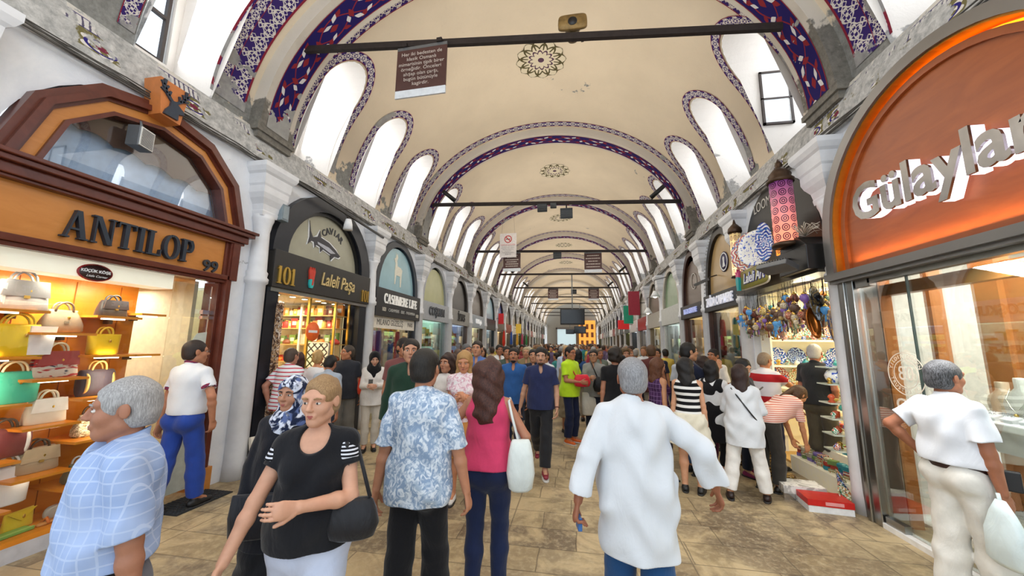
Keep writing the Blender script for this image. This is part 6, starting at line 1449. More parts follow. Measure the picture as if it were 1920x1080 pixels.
# ------------------------------------------------------------------ figures: implicit surfaces turned into smooth meshes
def V3(*a): return np.array(a, dtype=np.float64)
def nrm(v): return v / (np.linalg.norm(v) + 1e-9)
def rotm(axis, a):
    axis = nrm(np.array(axis, float)); x, y, z = axis; c, s = math.cos(a), math.sin(a); C = 1 - c
    return np.array([[c + x * x * C, x * y * C - z * s, x * z * C + y * s], [y * x * C + z * s, c + y * y * C, y * z * C - x * s], [z * x * C - y * s, z * y * C + x * s, c + z * z * C]])
class P:
    """one primitive: cone between a and b, or ellipsoid; dep/f flatten it along a direction"""
    def __init__(s, a, b=None, ra=.05, rb=None, k=.02, dep=None, f=1.0, R=None, op='add', cut=None, rad=None):
        s.a = np.array(a, float); s.b = None if b is None else np.array(b, float); s.ra = ra; s.rb = ra if rb is None else rb
        s.k = k; s.dep = None if dep is None else nrm(np.array(dep, float)); s.f = f; s.R = R; s.op = op; s.cut = cut; s.rad = rad
    def grow(s, g, k=None):
        q = P(s.a, s.b, s.ra + g, s.rb + g, s.k if k is None else k, s.dep, s.f if s.f == 1 else min(1, s.f + g * 1.2 / max(s.ra, s.rb)), s.R, s.op, s.cut, None if s.rad is None else tuple(r + g for r in s.rad)); return q
    def bbox(s):
        m = .03 + s.k
        if s.rad is not None: r = max(s.rad) + m; return s.a - r, s.a + r
        b = s.a if s.b is None else s.b
        return np.minimum(s.a - s.ra, b - s.rb) - m, np.maximum(s.a + s.ra, b + s.rb) + m
    def ev(s, X, Y, Z):
        px, py, pz = X - s.a[0], Y - s.a[1], Z - s.a[2]
        if s.rad is not None:
            if s.R is not None:
                R = s.R; qx = px * R[0, 0] + py * R[1, 0] + pz * R[2, 0]; qy = px * R[0, 1] + py * R[1, 1] + pz * R[2, 1]; qz = px * R[0, 2] + py * R[1, 2] + pz * R[2, 2]
            else: qx, qy, qz = px, py, pz
            r = s.rad; k0 = np.sqrt((qx / r[0]) ** 2 + (qy / r[1]) ** 2 + (qz / r[2]) ** 2); k1 = np.sqrt((qx / r[0] ** 2) ** 2 + (qy / r[1] ** 2) ** 2 + (qz / r[2] ** 2) ** 2)
            d = k0 * (k0 - 1) / np.maximum(k1, 1e-6)
        else:
            ba = (s.b if s.b is not None else s.a + V3(0, 0, 1e-5)) - s.a
            if s.dep is not None:
                q = 1 / s.f - 1; dp = px * s.dep[0] + py * s.dep[1] + pz * s.dep[2]
                px = px + s.dep[0] * dp * q; py = py + s.dep[1] * dp * q; pz = pz + s.dep[2] * dp * q
                ba = ba + s.dep * (ba @ s.dep) * q
            L = ba @ ba; t = np.clip((px * ba[0] + py * ba[1] + pz * ba[2]) / L, 0, 1)
            d = np.sqrt((px - t * ba[0]) ** 2 + (py - t * ba[1]) ** 2 + (pz - t * ba[2]) ** 2) - (s.ra + (s.rb - s.ra) * t)
            if s.dep is not None: d = d * (.45 + .55 * s.f)
        if s.cut is not None:
            for (c, n) in s.cut: d = np.maximum(d, (X - c[0]) * n[0] + (Y - c[1]) * n[1] + (Z - c[2]) * n[2])
        return d
_IDX = {}
def surface(prims, res, cuts=(), fold=0.0, foldf=1.0, seed=0, subs=()):
    """evaluate primitives in order on a grid and return (verts, quads) by surface nets"""
    los, his = zip(*[p.bbox() for p in prims if p.op == 'add']); lo = np.min(los, 0) - res * 2; hi = np.max(his, 0) + res * 2
    n = np.ceil((hi - lo) / res).astype(int) + 1
    ax = [(lo[i] + res * np.arange(n[i])).astype(np.float32) for i in range(3)]
    F = np.full(tuple(n), .08, np.float32)
    for p in prims:
        a, b = p.bbox(); i0 = np.maximum(np.floor((a - lo) / res).astype(int), 0); i1 = np.minimum(np.ceil((b - lo) / res).astype(int) + 1, n)
        if (i1 <= i0).any(): continue
        sl = tuple(slice(i0[q], i1[q]) for q in range(3))
        X = ax[0][sl[0]][:, None, None]; Y = ax[1][sl[1]][None, :, None]; Z = ax[2][sl[2]][None, None, :]
        d = p.ev(X, Y, Z).astype(np.float32); S = F[sl]; k = p.k
        if p.op == 'add':
            h = np.clip(.5 + .5 * (S - d) / k, 0, 1); F[sl] = S + (d - S) * h - k * h * (1 - h)
        else:
            h = np.clip(.5 - .5 * (S + d) / k, 0, 1); F[sl] = S + (-d - S) * h + k * h * (1 - h)
    if fold:
        X = ax[0][:, None, None]; Y = ax[1][None, :, None]; Z = ax[2][None, None, :]; q = foldf
        w = np.sin((X * 26 + Y * 21 + seed) * q + 2.2 * np.sin(Z * 9 * q + seed)) * np.sin(Z * 11 * q + X * 9 + seed * 1.7) + .6 * np.sin(Z * 31 * q + 3 * np.sin(X * 14 + seed) + Y * 11)
        F += (fold * w).astype(np.float32)
    for (c, nn) in cuts:
        X = ax[0][:, None, None]; Y = ax[1][None, :, None]; Z = ax[2][None, None, :]
        np.maximum(F, ((X - c[0]) * nn[0] + (Y - c[1]) * nn[1] + (Z - c[2]) * nn[2]).astype(np.float32), out=F)
    I = F < 0
    C = np.zeros(tuple(n - 1), np.int8)
    for dx in (0, 1):
        for dy in (0, 1):
            for dz in (0, 1): C += I[dx:n[0] - 1 + dx, dy:n[1] - 1 + dy, dz:n[2] - 1 + dz]
    act = np.argwhere((C > 0) & (C < 8))
    if len(act) == 0: return np.zeros((0, 3)), np.zeros((0, 4), int)
    idm = np.full(tuple(n - 1), -1, np.int32); idm[act[:, 0], act[:, 1], act[:, 2]] = np.arange(len(act))
    acc = np.zeros((len(act), 3)); cnt = np.zeros(len(act))
    cor = [(0, 0, 0), (1, 0, 0), (0, 1, 0), (1, 1, 0), (0, 0, 1), (1, 0, 1), (0, 1, 1), (1, 1, 1)]
    cv = [F[act[:, 0] + c[0], act[:, 1] + c[1], act[:, 2] + c[2]] for c in cor]
    for (e0, e1) in ((0, 1), (2, 3), (4, 5), (6, 7), (0, 2), (1, 3), (4, 6), (5, 7), (0, 4), (1, 5), (2, 6), (3, 7)):
        f0, f1 = cv[e0], cv[e1]; m_ = (f0 < 0) != (f1 < 0); t = np.where(m_, f0 / np.where(m_, f0 - f1, 1), 0)
        c0 = np.array(cor[e0], float); c1 = np.array(cor[e1], float); acc += np.where(m_[:, None], c0 + (c1 - c0) * t[:, None], 0); cnt += m_
    vs_ = lo + (act + acc / cnt[:, None]) * res
    quads = []
    for a_ in range(3):
        b_, c_ = (a_ + 1) % 3, (a_ + 2) % 3
        s0 = [slice(None)] * 3; s1 = [slice(None)] * 3; s0[a_] = slice(0, -1); s1[a_] = slice(1, None)
        ch = I[tuple(s0)] != I[tuple(s1)]; e = np.argwhere(ch)
        e = e[(e[:, b_] > 0) & (e[:, c_] > 0) & (e[:, b_] < n[b_] - 1) & (e[:, c_] < n[c_] - 1)]
        if len(e) == 0: continue
        ins = I[e[:, 0], e[:, 1], e[:, 2]]
        def g(db, dc):
            q = e.copy(); q[:, b_] -= db; q[:, c_] -= dc; return idm[q[:, 0], q[:, 1], q[:, 2]]
        q = np.stack([g(1, 1), g(0, 1), g(0, 0), g(1, 0)], 1); q[~ins] = q[~ins][:, ::-1]; quads.append(q)
    Q = np.concatenate(quads); Q = Q[(Q >= 0).all(1)]
    return vs_, Q
def np_mesh(name, v, q, mats):
    me = bpy.data.meshes.new(name); nv, nq = len(v), len(q)
    me.vertices.add(nv); me.vertices.foreach_set('co', np.asarray(v, np.float32).ravel())
    me.loops.add(nq * 4); me.loops.foreach_set('vertex_index', np.asarray(q, np.int32).ravel())
    me.polygons.add(nq); me.polygons.foreach_set('loop_start', np.arange(0, nq * 4, 4, dtype=np.int32)); me.polygons.foreach_set('loop_total', np.full(nq, 4, np.int32))
    me.polygons.foreach_set('use_smooth', np.ones(nq, bool)); me.update(calc_edges=True)
    for m_ in (mats if isinstance(mats, (list, tuple)) else [mats]): me.materials.append(m_)
    return me
def ik(root, tgt, l1, l2, pole):
    d = tgt - root; L = np.linalg.norm(d); L = min(L, (l1 + l2) * .999); u = nrm(d); tgt = root + u * L
    a = (l1 * l1 - l2 * l2 + L * L) / (2 * L); h = math.sqrt(max(0, l1 * l1 - a * a)); p = np.array(pole, float); p = nrm(p - u * (p @ u))
    return root + u * a + p * h, tgt

def M_skin(c):
    key = ('skin', c)
    if key in _M: return _M[key]
    t = NT('skin'); col = lin(c); n = t.noise(t.obj(), 22, 3); n2 = t.noise(t.obj(), 7, 2)
    k = t.mix(t.ramp(n, .35, .7), tuple(x * .93 for x in col), tuple(min(1, x * 1.05) for x in col)); k = t.mix(t.math('MULTIPLY', t.ramp(n2, .5, .75), .35), k, (col[0] * 1.02, col[1] * .80, col[2] * .74))
    t.base(k, .5, 0, .4); t.b.inputs['Subsurface Weight'].default_value = .0; t.bump(t.noise(t.obj(), 60, 3), .003, .25); _M[key] = t.m; return t.m
def M_hair(c, c2=None):
    key = ('hair', c, c2)
    if key in _M: return _M[key]
    t = NT('hair'); col = lin(c); hi = lin(c2) if c2 else tuple(min(1, x * 1.7 + .004) for x in col)
    w = t.noise(t.mapping(t.obj(), (95, 95, 14)), 2.4, 5, .65, .5); t.base(t.mix(t.ramp(w, .40, .85), col, hi), .5, 0, .35); t.bump(w, .005, .6); _M[key] = t.m; return t.m

def figure(label, x, y, h=1.72, yaw=0.0, res=.008, sex='m', fat=0.0, skin='#c58f6c', hair=('short', '#1d1714', None), top=None, bottom=None, shoes='#1c1c1e', lean=0.0, side=0.0,
           head=(0, 0), la=None, ra=None, lf=None, rf=None, lpole=(0.6, .9, -.2), rpole=(-.6, .9, -.2), curl=(.5, .5), handrot=(0, 0), group=None, face=True, belt=None, vest=None, shoulder=None, neckx=0.0, extras=None, seed=None, z0=0.0, beard=None, glasses=False):
    """a person facing -y when yaw is 0. la/ra/lf/rf: wrist and ankle targets (x to the person's left, y back, z up) for a 1.75 m body"""
    s = h / 1.75; fem = sex == 'f'; seed = (hash(label) % 97 if seed is None else seed); seed = (sum(map(ord, label)) % 97) if seed is None or True else seed
    root = thing('person', label, 'person', (x, y, z0), yaw, group); res_ = res / s
    hipw = .092 if fem else .088; shw = shoulder or (.146 if fem else .166)
    HC = V3(0, 0, .95); R = rotm((1, 0, 0), lean) @ rotm((0, 1, 0), side)      # positive lean bends forward (towards -y)
    def T(p): return HC + R @ (np.array(p, float) - HC)
    dep = R @ V3(0, 1, 0); upv = R @ V3(0, 0, 1)
    hipL, hipR = V3(hipw, 0, .93), V3(-hipw, 0, .93)
    lf = lf or (.095, 0, .085); rf = rf or (-.095, 0, .085)
    kL, aL = ik(hipL, V3(*lf), .43, .42, (0.08, -1, 0)); kR, aR = ik(hipR, V3(*rf), .43, .42, (-.08, -1, 0))
    shL, shR = T((shw, .0, 1.415)), T((-shw, .0, 1.415))
    la = la or (shw + .065, .02, .86); ra = ra or (-shw - .065, .02, .86)
    eL, wL = ik(shL, V3(*la), .285, .255, lpole); eR, wR = ik(shR, V3(*ra), .285, .255, rpole)
    nb = T((0, .01, 1.45)); hd = T((neckx, -.015, 1.637)) ; Hd = R @ rotm((0, 0, 1), head[0]) @ rotm((1, 0, 0), head[1]); 
    if lean > .3: Hd = rotm((1, 0, 0), -lean * .35) @ Hd
    HS = 1.08
    def H(p): return hd + Hd @ (np.array(p, float) * HS)
    def hsc(L):
        for p_ in L: p_.ra *= HS; p_.rb *= HS; p_.rad = None if p_.rad is None else tuple(r * HS for r in p_.rad)
        return L
    f = .68 + fat * .5
    W = .012 * fem
    torso = [P(T((0, 0, .96)), T((0, 0, 1.02)), .156 + W + fat * .12, .144 + fat * .22, .05, dep, f), P(T((0, 0, 1.02)), T((0, .0, 1.16)), .148 + fat * .25, .132 - W + fat * .26, .05, dep, f),
             P(T((0, 0, 1.16)), T((0, .005, 1.33)), .134 - W + fat * .24, .158 - W + fat * .1, .05, dep, f), P(T((-shw * .50, .01, 1.355)), T((shw * .50, .01, 1.355)), .085 + fat * .04, None, .05, dep, .95),
             P(T((0, .012, 1.455)), shL, .046, .050, .04), P(T((0, .012, 1.455)), shR, .046, .050, .04)]
    if fat > .05: torso.append(P(T((0, -.08, 1.07)), None, k=.06, rad=(.13 + fat * .25, .09 + fat * .2, .13)))
    if fem: torso += [P(T((.072, -.085, 1.285)), None, k=.04, rad=(.062, .058, .060)), P(T((-.072, -.085, 1.285)), None, k=.04, rad=(.062, .058, .060))]
    seat = [P(hipL + V3(0, .05, -.01), None, k=.05, rad=(.095, .09, .10)), P(hipR + V3(0, .05, -.01), None, k=.05, rad=(.095, .09, .10))]
    th = .082 + W + fat * .09
    def leg(hp, kn, an): return [P(hp, kn, th, .055 + fat * .03, .03), P(kn, kn + (an - kn) * .35, .053 + fat * .03, .057 + fat * .02, .03), P(kn + (an - kn) * .35, an, .055 + fat * .02, .036, .03)]
    def armp(sh, el, wr): am = .047 + fat * .05 - .006 * fem; return [P(sh, el, am + .001, am - .010, .02), P(el, el + (wr - el) * .3, am - .010, am - .009, .02), P(el + (wr - el) * .3, wr, am - .009, .026, .02)]
    armL, armR = armp(shL, eL, wL), armp(shR, eR, wR)
    body = list(torso) + seat + leg(hipL, kL, aL) + leg(hipR, kR, aR)
    for q in armL + armR: q.k = .018
    body += armL + armR
    # hands
    for (el, wr, sgn, cu, hr) in ((eL, wL, 1, curl[0], handrot[0]), (eR, wR, -1, curl[1], handrot[1])):
        d = nrm(wr - el); inn = V3(-sgn, 0, 0) @ R.T; n_ = nrm(inn - d * (inn @ d)); n_ = rotm(d, hr * sgn) @ n_; sd = np.cross(n_, d) * sgn
        if sd @ V3(0, -1, 0) < 0 and abs(hr) < .1: sd = -sd
        pal = wr + d * .075
        body.append(P(wr + d * .01, pal, .030, .042, .012, n_, .42))
        for fi, (o, L) in enumerate(((.031, .072), (.0105, .082), (-.0105, .076), (-.030, .060))):
            b0 = wr + d * .082 + sd * o; dd = d; sg = (.42 * L, .32 * L, .30 * L); rr_ = .0092
            for qi, l_ in enumerate(sg):
                dd = rotm(np.cross(dd, n_), 1.0 * cu * (.75 if qi == 0 else 1.0)) @ dd; b1 = b0 + nrm(dd) * l_ * 1.12; body.append(P(b0, b1, rr_, rr_ - .0008, .004)); b0 = b1; rr_ -= .0008
        tb = wr + d * .028 + sd * .026; td = nrm(d * .72 + sd * .55 + n_ * .28); tm_ = tb + td * .042; td2 = nrm(td + n_ * .35 * (cu + .2) + d * .2 - sd * .25 * cu); body += [P(tb, tm_, .014, .011, .008), P(tm_, tm_ + td2 * .034, .0108, .009, .004)]
    # feet (bare form, covered by shoes)
    feet = []
    for (an, kn, sg) in ((aL, kL, 1), (aR, kR, -1)):
        sh = nrm(an - kn); pitch = max(0.0, an[2] - .10) * 2.2; fd = nrm(V3(sg * .12, -1, -.02 - min(pitch, 1.1))); feet.append((an, fd))
        body.append(P(an, an + fd * .10 - V3(0, 0, .035), .034, .028, .02))
    # neck, head
    body += [P(nb, H((0, .02, -.06)), .058 if not fem else .050, .050 if not fem else .044, .025)]
    hw = 1.0 if not fem else .95
    hp = [P(H((0, .014, .028)), None, k=.02, R=Hd, rad=(.077 * hw, .096, .090)), P(H((0, -.018, -.028)), None, k=.02, R=Hd, rad=(.063 * hw, .074, .084)),
          P(H((0, -.060, -.090)), None, .024 * hw, k=.03), P(H((.046 * hw, .0, -.062)), H((.012, -.058, -.092)), .020, .016, .03), P(H((-.046 * hw, .0, -.062)), H((-.012, -.058, -.092)), .020, .016, .03),
          P(H((.040, -.054, -.024)), None, .024, k=.025), P(H((-.040, -.054, -.024)), None, .024, k=.025), P(H((-.045, -.068, .030)), H((.045, -.068, .030)), .014, k=.02)]
    if face:
        hp += [P(H((0, -.086, .018)), H((0, -.106, -.020)), .008, .0125, .010), P(H((.010, -.098, -.026)), None, .0085, k=.006), P(H((-.010, -.098, -.026)), None, .0085, k=.006),
               P(H((-.018, -.084, -.054)), H((.018, -.084, -.054)), .0085, k=.010), P(H((-.014, -.083, -.063)), H((.014, -.083, -.063)), .0085, k=.008),
               P(H((.031, -.094, .006)), None, k=.012, R=Hd, rad=(.018, .014, .012), op='sub'), P(H((-.031, -.094, .006)), None, k=.012, R=Hd, rad=(.018, .014, .012), op='sub')]
    hp += [P(H((.080 * hw, .010, -.004)), None, k=.006, R=Hd @ rotm((0, 0, 1), -.3), rad=(.0075, .019, .031)), P(H((-.080 * hw, .010, -.004)), None, k=.006, R=Hd @ rotm((0, 0, 1), .3), rad=(.0075, .019, .031))]
    body += hsc(hp)
    def put(name, v, q, mt, parent=root):
        return link_mesh(name, np_mesh(name, v * s, q, mt), parent)
    SK = M_skin(skin); v, q = surface(body, res_); put('body', v, q, SK)
    # ---- clothes
    sm = top or {}; cres = max(res_, .006)
    tc = sm.get('mat') or M_fabric(sm.get('c', '#8899aa')); sl = sm.get('sleeve', .45); hem = sm.get('hem', .90); g = sm.get('g', .014); loose = sm.get('loose', 0.0)
    cl = [p_.grow(g) for p_ in torso]
    if sl <= 0: cl[4:6] = [P(T((0, .01, 1.42)), T((shw * .62, .01, 1.425)), .062, .050, .03), P(T((0, .01, 1.42)), T((-shw * .62, .01, 1.425)), .062, .050, .03)]
    hz = HC[2]; hb = .158 + W + fat * .2 + g + loose
    if hem < .97:
        zb = hem - .05; cl.append(P(V3(0, 0, .98), V3(0, 0.0, zb), hb, hb + .012 + loose * .5, .05, (0, 1, 0), min(1, f + .10 + loose)))
        cl += [p_.grow(g + .010 + loose * .5) for p_ in seat]
        cl.append(P(T((0, 0, 1.16)), V3(0, 0, 1.0), .138 + fat * .26 + g + loose * .6, hb, .05, dep, min(1, f + .05 + loose)))
    if loose: cl.append(P(T((0, 0, 1.33)), T((0, 0, 1.05)), .165 + g, .165 + g + loose + fat * .24, .05, dep, min(1, f + .06 + loose * .8)))
    sr = sm.get('sr', .018)
    if sl > 0:
        for (sh, el, wr) in ((shL, eL, wL), (shR, eR, wR)):
            am = .047 + fat * .05 - .006 * fem
            if sl <= 1:
                e = sh + (el - sh) * sl * 1.0; dn = nrm(el - sh); cl.append(P(sh, e + dn * .05, am - .001 + sr * .8, am - .002 + sr + sm.get('flare', .006), .02, cut=[(e, dn)]))
            else:
                e = el + (wr - el) * min(sl - 1, 1.0); dn = nrm(wr - el); cl.append(P(sh, el, am - .001 + sr * .8, am - .006 + sr, .02)); cl.append(P(el, e + dn * .04, am - .006 + sr, .034 + sr + sm.get('flare', 0), .02, cut=[(e, dn)]))
    if sm.get('collar'):
        ct = T((0, .012, 1.52)); nn = R @ nrm(V3(0, -.35, 1)); cl.append(P(nb, T((0, .015, 1.56)), .068, .060, .008, cut=[(ct, nn)]))
    if sm.get('collar') and not sm.get('closed'): cl.append(P(T((0, -.115, 1.50)), None, k=.008, R=R, rad=(.030, .095, .115), op='sub'))
    nk = sm.get('neck', 0)
    if nk: cl.append(P(T((0, -.11, 1.475 - nk * .3)), None, k=.01, R=R, rad=(.070 + nk * .3, .14, .06 + nk), op='sub'))
    cuts = [(V3(0, 0, hem), V3(0, 0, -1))] if hem < 1.0 or lean < .3 else [(T((0, 0, hem)), -upv)]
    v, q = surface(cl, cres, cuts, sm.get('fold', .0035), sm.get('ff', 1.0), seed); put(sm.get('name', 'shirt'), v, q, tc)
    if vest:
        vc = [p_.grow(g + .010) for p_ in torso[:4]] + [P(T((0, .01, 1.42)), T((shw * .75, .01, 1.43)), .085, .07, .03), P(T((0, .01, 1.42)), T((-shw * .75, .01, 1.43)), .085, .07, .03)]
        vh = vest.get('hem', .8); vc.append(P(V3(0, 0, 1.0), V3(0, 0, vh - .05), hb + .016, hb + .03, .05, (0, 1, 0), min(1, f + .15)))
        v, q = surface(vc, cres, [(V3(0, 0, vh), V3(0, 0, -1))], .003, 1, seed + 2); put('vest', v, q, M_fabric(vest['c']))
    bt = bottom or {}; bm_ = bt.get('mat') or M_fabric(bt.get('c', '#2b3040')); kind = bt.get('kind', 'trousers'); bg = bt.get('g', .012); zt = 1.03
    if kind == 'trousers':
        ct = bt.get('len', .09); lo_ = bt.get('w', .012)
        pl_ = [P(V3(0, 0, 1.0), V3(0, 0, .94), .150 + W + fat * .2 + bg, .157 + W + fat * .14 + bg, .04, (0, 1, 0), f + .04)] + [p_.grow(bg) for p_ in seat]
        for (hp_, kn, an) in ((hipL, kL, aL), (hipR, kR, aR)):
            dn = nrm(an - kn); frac = bt.get('frac', .93); e = kn + (an - kn) * frac
            if frac > 0: pl_ += [P(hp_, kn, th + bg, .061 + fat * .03 + lo_, .025), P(kn, kn + (an - kn) * .4, .061 + fat * .03 + lo_, .064 + fat * .02 + lo_, .02), P(kn + (an - kn) * .4, e + dn * .03, .064 + fat * .02 + lo_, .050 + lo_ * 1.3, .025, cut=[(e, dn)])]
            else:
                dn = nrm(kn - hp_); e = hp_ + (kn - hp_) * (1 + frac); pl_.append(P(hp_, e + dn * .03, th + bg, .068 + lo_ + .01, .025, cut=[(e, dn)]))
        v, q = surface(pl_, cres, [(V3(0, 0, zt), V3(0, 0, 1))], bt.get('fold', .003), 1.1, seed + 5); put('shorts' if bt.get('frac', .93) < .3 else 'trousers', v, q, bm_)
    elif kind == 'skirt':
        zb = bt.get('hem', .5); r0 = .17 + fat * .2 + bg; pl_ = [P(V3(0, 0, 1.0), V3(0, (kL[1] + kR[1]) * .3, zb - .06), r0, r0 + bt.get('flare', .06), .04, (0, 1, 0), .85)] + [p_.grow(bg) for p_ in seat]
        v, q = surface(pl_, cres, [(V3(0, 0, zt), V3(0, 0, 1)), (V3(0, 0, zb), V3(0, 0, -1))], .007, 1.3, seed + 5); put('skirt', v, q, bm_)
    if belt:
        zb = belt.get('z', 1.0); r_ = .158 + W + fat * .21 + bg; v, q = surface([P(V3(0, 0, zb - .05), V3(0, 0, zb + .05), r_ + .004, r_ + .002, .01, (0, 1, 0), f + .06)], cres, [(V3(0, 0, zb + .018), V3(0, 0, 1)), (V3(0, 0, zb - .018), V3(0, 0, -1))]); b_ = put('belt', v, q, M(belt.get('c', '#1e1a18'), .4, name='belt_leather'))
        m = MB(); m.bx(-.022, .022, -(r_ * (f + .06)) - .010, -(r_ * (f + .06)) + .004, zb - .018, zb + .018); m.v = [tuple(c * s for c in p_) for p_ in m.v]; m.build('buckle', CHROME, b_)
    # shoes
    if shoes:
        for (an, fd) in feet:
            sd = np.cross(fd, V3(0, 0, 1)); hl = an - V3(0, 0, .045) - fd * .035; to = an + fd * .150 - V3(0, 0, .052)
            pr = [P(hl, hl + fd * .10, .040, .038, .02, (0, 0, 1), .95), P(hl + fd * .08, to, .042, .034, .02, (0, 0, 1), .75), P(an, an - V3(0, 0, .05), .040, .042, .02)]
            bz = min((hl - V3(0, 0, .042))[2], (to - V3(0, 0, .03))[2])
            v, q = surface(pr, max(cres, .006), [(an + V3(0, 0, .025), V3(0, 0, 1))] + ([(V3(0, 0, .004), V3(0, 0, -1))] if an[2] < .12 else [])); so = put('shoe', v, q, M(shoes, .45, name='shoe_leather') if isinstance(shoes, str) else shoes)
            if an[2] < .12 and res < .012: m = MB(); c_ = (hl + to) / 2; m.add(*loft([(.0, .046, .150), (.016, .048, .152)], 18, 2.6)); A_ = math.atan2(fd[0], -fd[1]); m.v = [tuple(s * np.array([c_[0] + p_[0] * math.cos(A_) - p_[1] * math.sin(A_), c_[1] + p_[0] * math.sin(A_) + p_[1] * math.cos(A_), p_[2]])) for p_ in m.v]; m.build('sole', M('#d9d6d0' if isinstance(shoes, str) and shoes in ('#d8d8d8', '#e06a2a', '#8a2a3a') else '#2a2826', .6, name='shoe_sole'), so)
    # ---- hair
    hk, hc, hc2 = hair; HM = M_hair(hc, hc2)
    g0 = .012; ex = .006 if hk in ('buzz', 'bald') else 0
    if hk != 'none':
        hr = []
        thick = {'buzz': .004, 'bald': .004, 'short': .008, 'curly': .028, 'bun': .008}.get(hk, .012)
        if hk == 'hijab' or hk == 'scarf':
            hr = [P(H((0, .012, .028)), None, k=.03, R=Hd, rad=(.094, .112, .106)), P(H((0, .02, -.04)), None, k=.03, R=Hd, rad=(.088, .098, .105)), P(H((0, .01, -.10)), T((0, .0, 1.42)), .078, .105, .04), P(T((0, -.02, 1.40)), T((0, -.04, 1.33)), .13, .12, .05, dep, .85),
                  P(T((0, .02, 1.40)), T((0, .07, 1.28)), .13, .09, .05), P(H((0, -.09, -.018)), None, k=.012, R=Hd, rad=(.058, .07, .080), op='sub')]
        elif hk == 'bald':
            hr = [P(H((0, .020, .010)), None, k=.02, R=Hd, rad=(.081 * hw, .094, .085)), P(H((0, -.01, .105)), None, k=.02, R=Hd, rad=(.075, .10, .06), op='sub'), P(H((0, -.10, -.01)), None, k=.012, R=Hd, rad=(.10, .105, .12), op='sub')]
        else:
            t_ = thick
            hr = [P(H((0, .016, .030)), None, k=.02, R=Hd, rad=(.077 * hw + t_, .096 + t_, .090 + t_)), P(H((0, .045, -.03)), None, k=.03, R=Hd, rad=(.066 + t_, .062 + t_, .065 + t_ * .5))]
            if hk in ('long', 'bob', 'wavy'):
                zl = {'long': 1.30, 'wavy': 1.36, 'bob': 1.44}[hk]; w_ = .085 if hk != 'wavy' else .122
                hr += [P(H((.0, .05, .0)), T((0, .085, zl)), w_, w_ * .82, .05, dep, .72), P(H((.062, .01, -.01)), T((.075, .03, zl + .04)), .032, .034, .03), P(H((-.062, .01, -.01)), T((-.075, .03, zl + .04)), .032, .034, .03)]
            if hk == 'bun': hr += [P(H((.095, .0, -.035)), None, k=.012, R=Hd, rad=(.028, .036, .050), op='sub'), P(H((-.095, .0, -.035)), None, k=.012, R=Hd, rad=(.028, .036, .050), op='sub'), P(H((0, -.05, -.09)), None, k=.015, R=Hd, rad=(.10, .09, .075), op='sub')]
            if hk == 'bun': hr += [P(H((0, .095, .055)), None, .042, k=.02), P(H((0, .12, .02)), H((0, .14, -.05)), .03, .012, .02)]
            if hk == 'pony': hr += [P(H((0, .10, .04)), T((0, .12, 1.36)), .034, .028, .02)]
            fw = .062 if hk in ('short', 'curly') else .060
            hr += [P(H((0, -.092, -.022)), None, k=.010, R=Hd, rad=(fw + .008, .066, .092), op='sub')]
            if hk in ('short', 'buzz', 'curly'):
                hr += [P(H((0, -.055, -.075)), None, k=.015, R=Hd, rad=(.10, .085, .080), op='sub'), P(H((.092, .000, -.020)), None, k=.010, R=Hd, rad=(.030, .034, .044), op='sub'), P(H((-.092, .000, -.020)), None, k=.010, R=Hd, rad=(.030, .034, .044), op='sub'), P(H((0, .04, -.135)), None, k=.012, R=Hd, rad=(.12, .12, .060), op='sub')]
        fo = {'curly': .008, 'wavy': .008, 'long': .004, 'bob': .004, 'bun': .004}.get(hk, .002)
        v, q = surface(hsc(hr), max(res_, .0055), (), fo if hk not in ('buzz',) else 0, 1.8, seed)
        if hk in ('hijab', 'scarf'): put('headscarf', v, q, sm.get('scarf') or M_fabric(hc))
        else: put('hair', v, q, HM)
    if beard:
        v, q = surface(hsc([P(H((.052, .0, -.045)), H((.02, -.062, -.088)), .020, .018, .02), P(H((-.052, .0, -.045)), H((-.02, -.062, -.088)), .020, .018, .02), P(H((0, -.066, -.090)), None, .028, k=.02), P(H((-.02, -.093, -.040)), H((.02, -.093, -.040)), .006, k=.006), P(H((0, -.095, -.058)), None, k=.004, R=Hd, rad=(.020, .02, .010), op='sub')]), max(res_, .005)); put('beard', v, q, M_hair(beard))
    # ---- eyes, brows, lips
    if face and res <= .0125:
        def sb(f_): f_.v = [tuple(s * (H(p_))) for p_ in f_.v]; return f_
        for sg in (-1, 1):
            m = MB(); m.ball((sg * .031, -.0765, .006), (.0125, .0115, .0085), 12, 8); e_ = sb(m).build('eye', M('#e8e2da', .25, name='eye_white'), root)
            m = MB(); m.ball((sg * .031, -.0850, .0055), (.0058, .0036, .0062), 10, 6); sb(m).build('iris', M('#2a1a12', .2, name='dark_iris'), e_)
            m = MB(); m.tube([(sg * .016, -.090, .026), (sg * .031, -.0905, .031), (sg * .050, -.080, .026)], [.0042, .0045, .002], 6); sb(m).build('eyebrow', HM if hk not in ('hijab', 'scarf') else M_hair('#2a1d18'), root)
            m = MB(); m.tube([(sg * .019, -.0865, .0125), (sg * .031, -.0895, .0155), (sg * .044, -.083, .0115)], [.0018, .0026, .0018], 6); sb(m).build('eyelid', M_skin(skin), root)
        m = MB(); m.tube([(-.023, -.0855, -.0585), (-.010, -.0925, -.0555), (0, -.0935, -.0565), (.010, -.0925, -.0555), (.023, -.0855, -.0585)], [.002, .0045, .0042, .0045, .002], 7); m.tube([(-.021, -.0855, -.060), (0, -.0925, -.0650), (.021, -.0855, -.060)], [.002, .0052, .002], 7)
        sb(m).build('lips', M('#a8584f' if fem else '#9a5f50', .45, name='lips'), root)
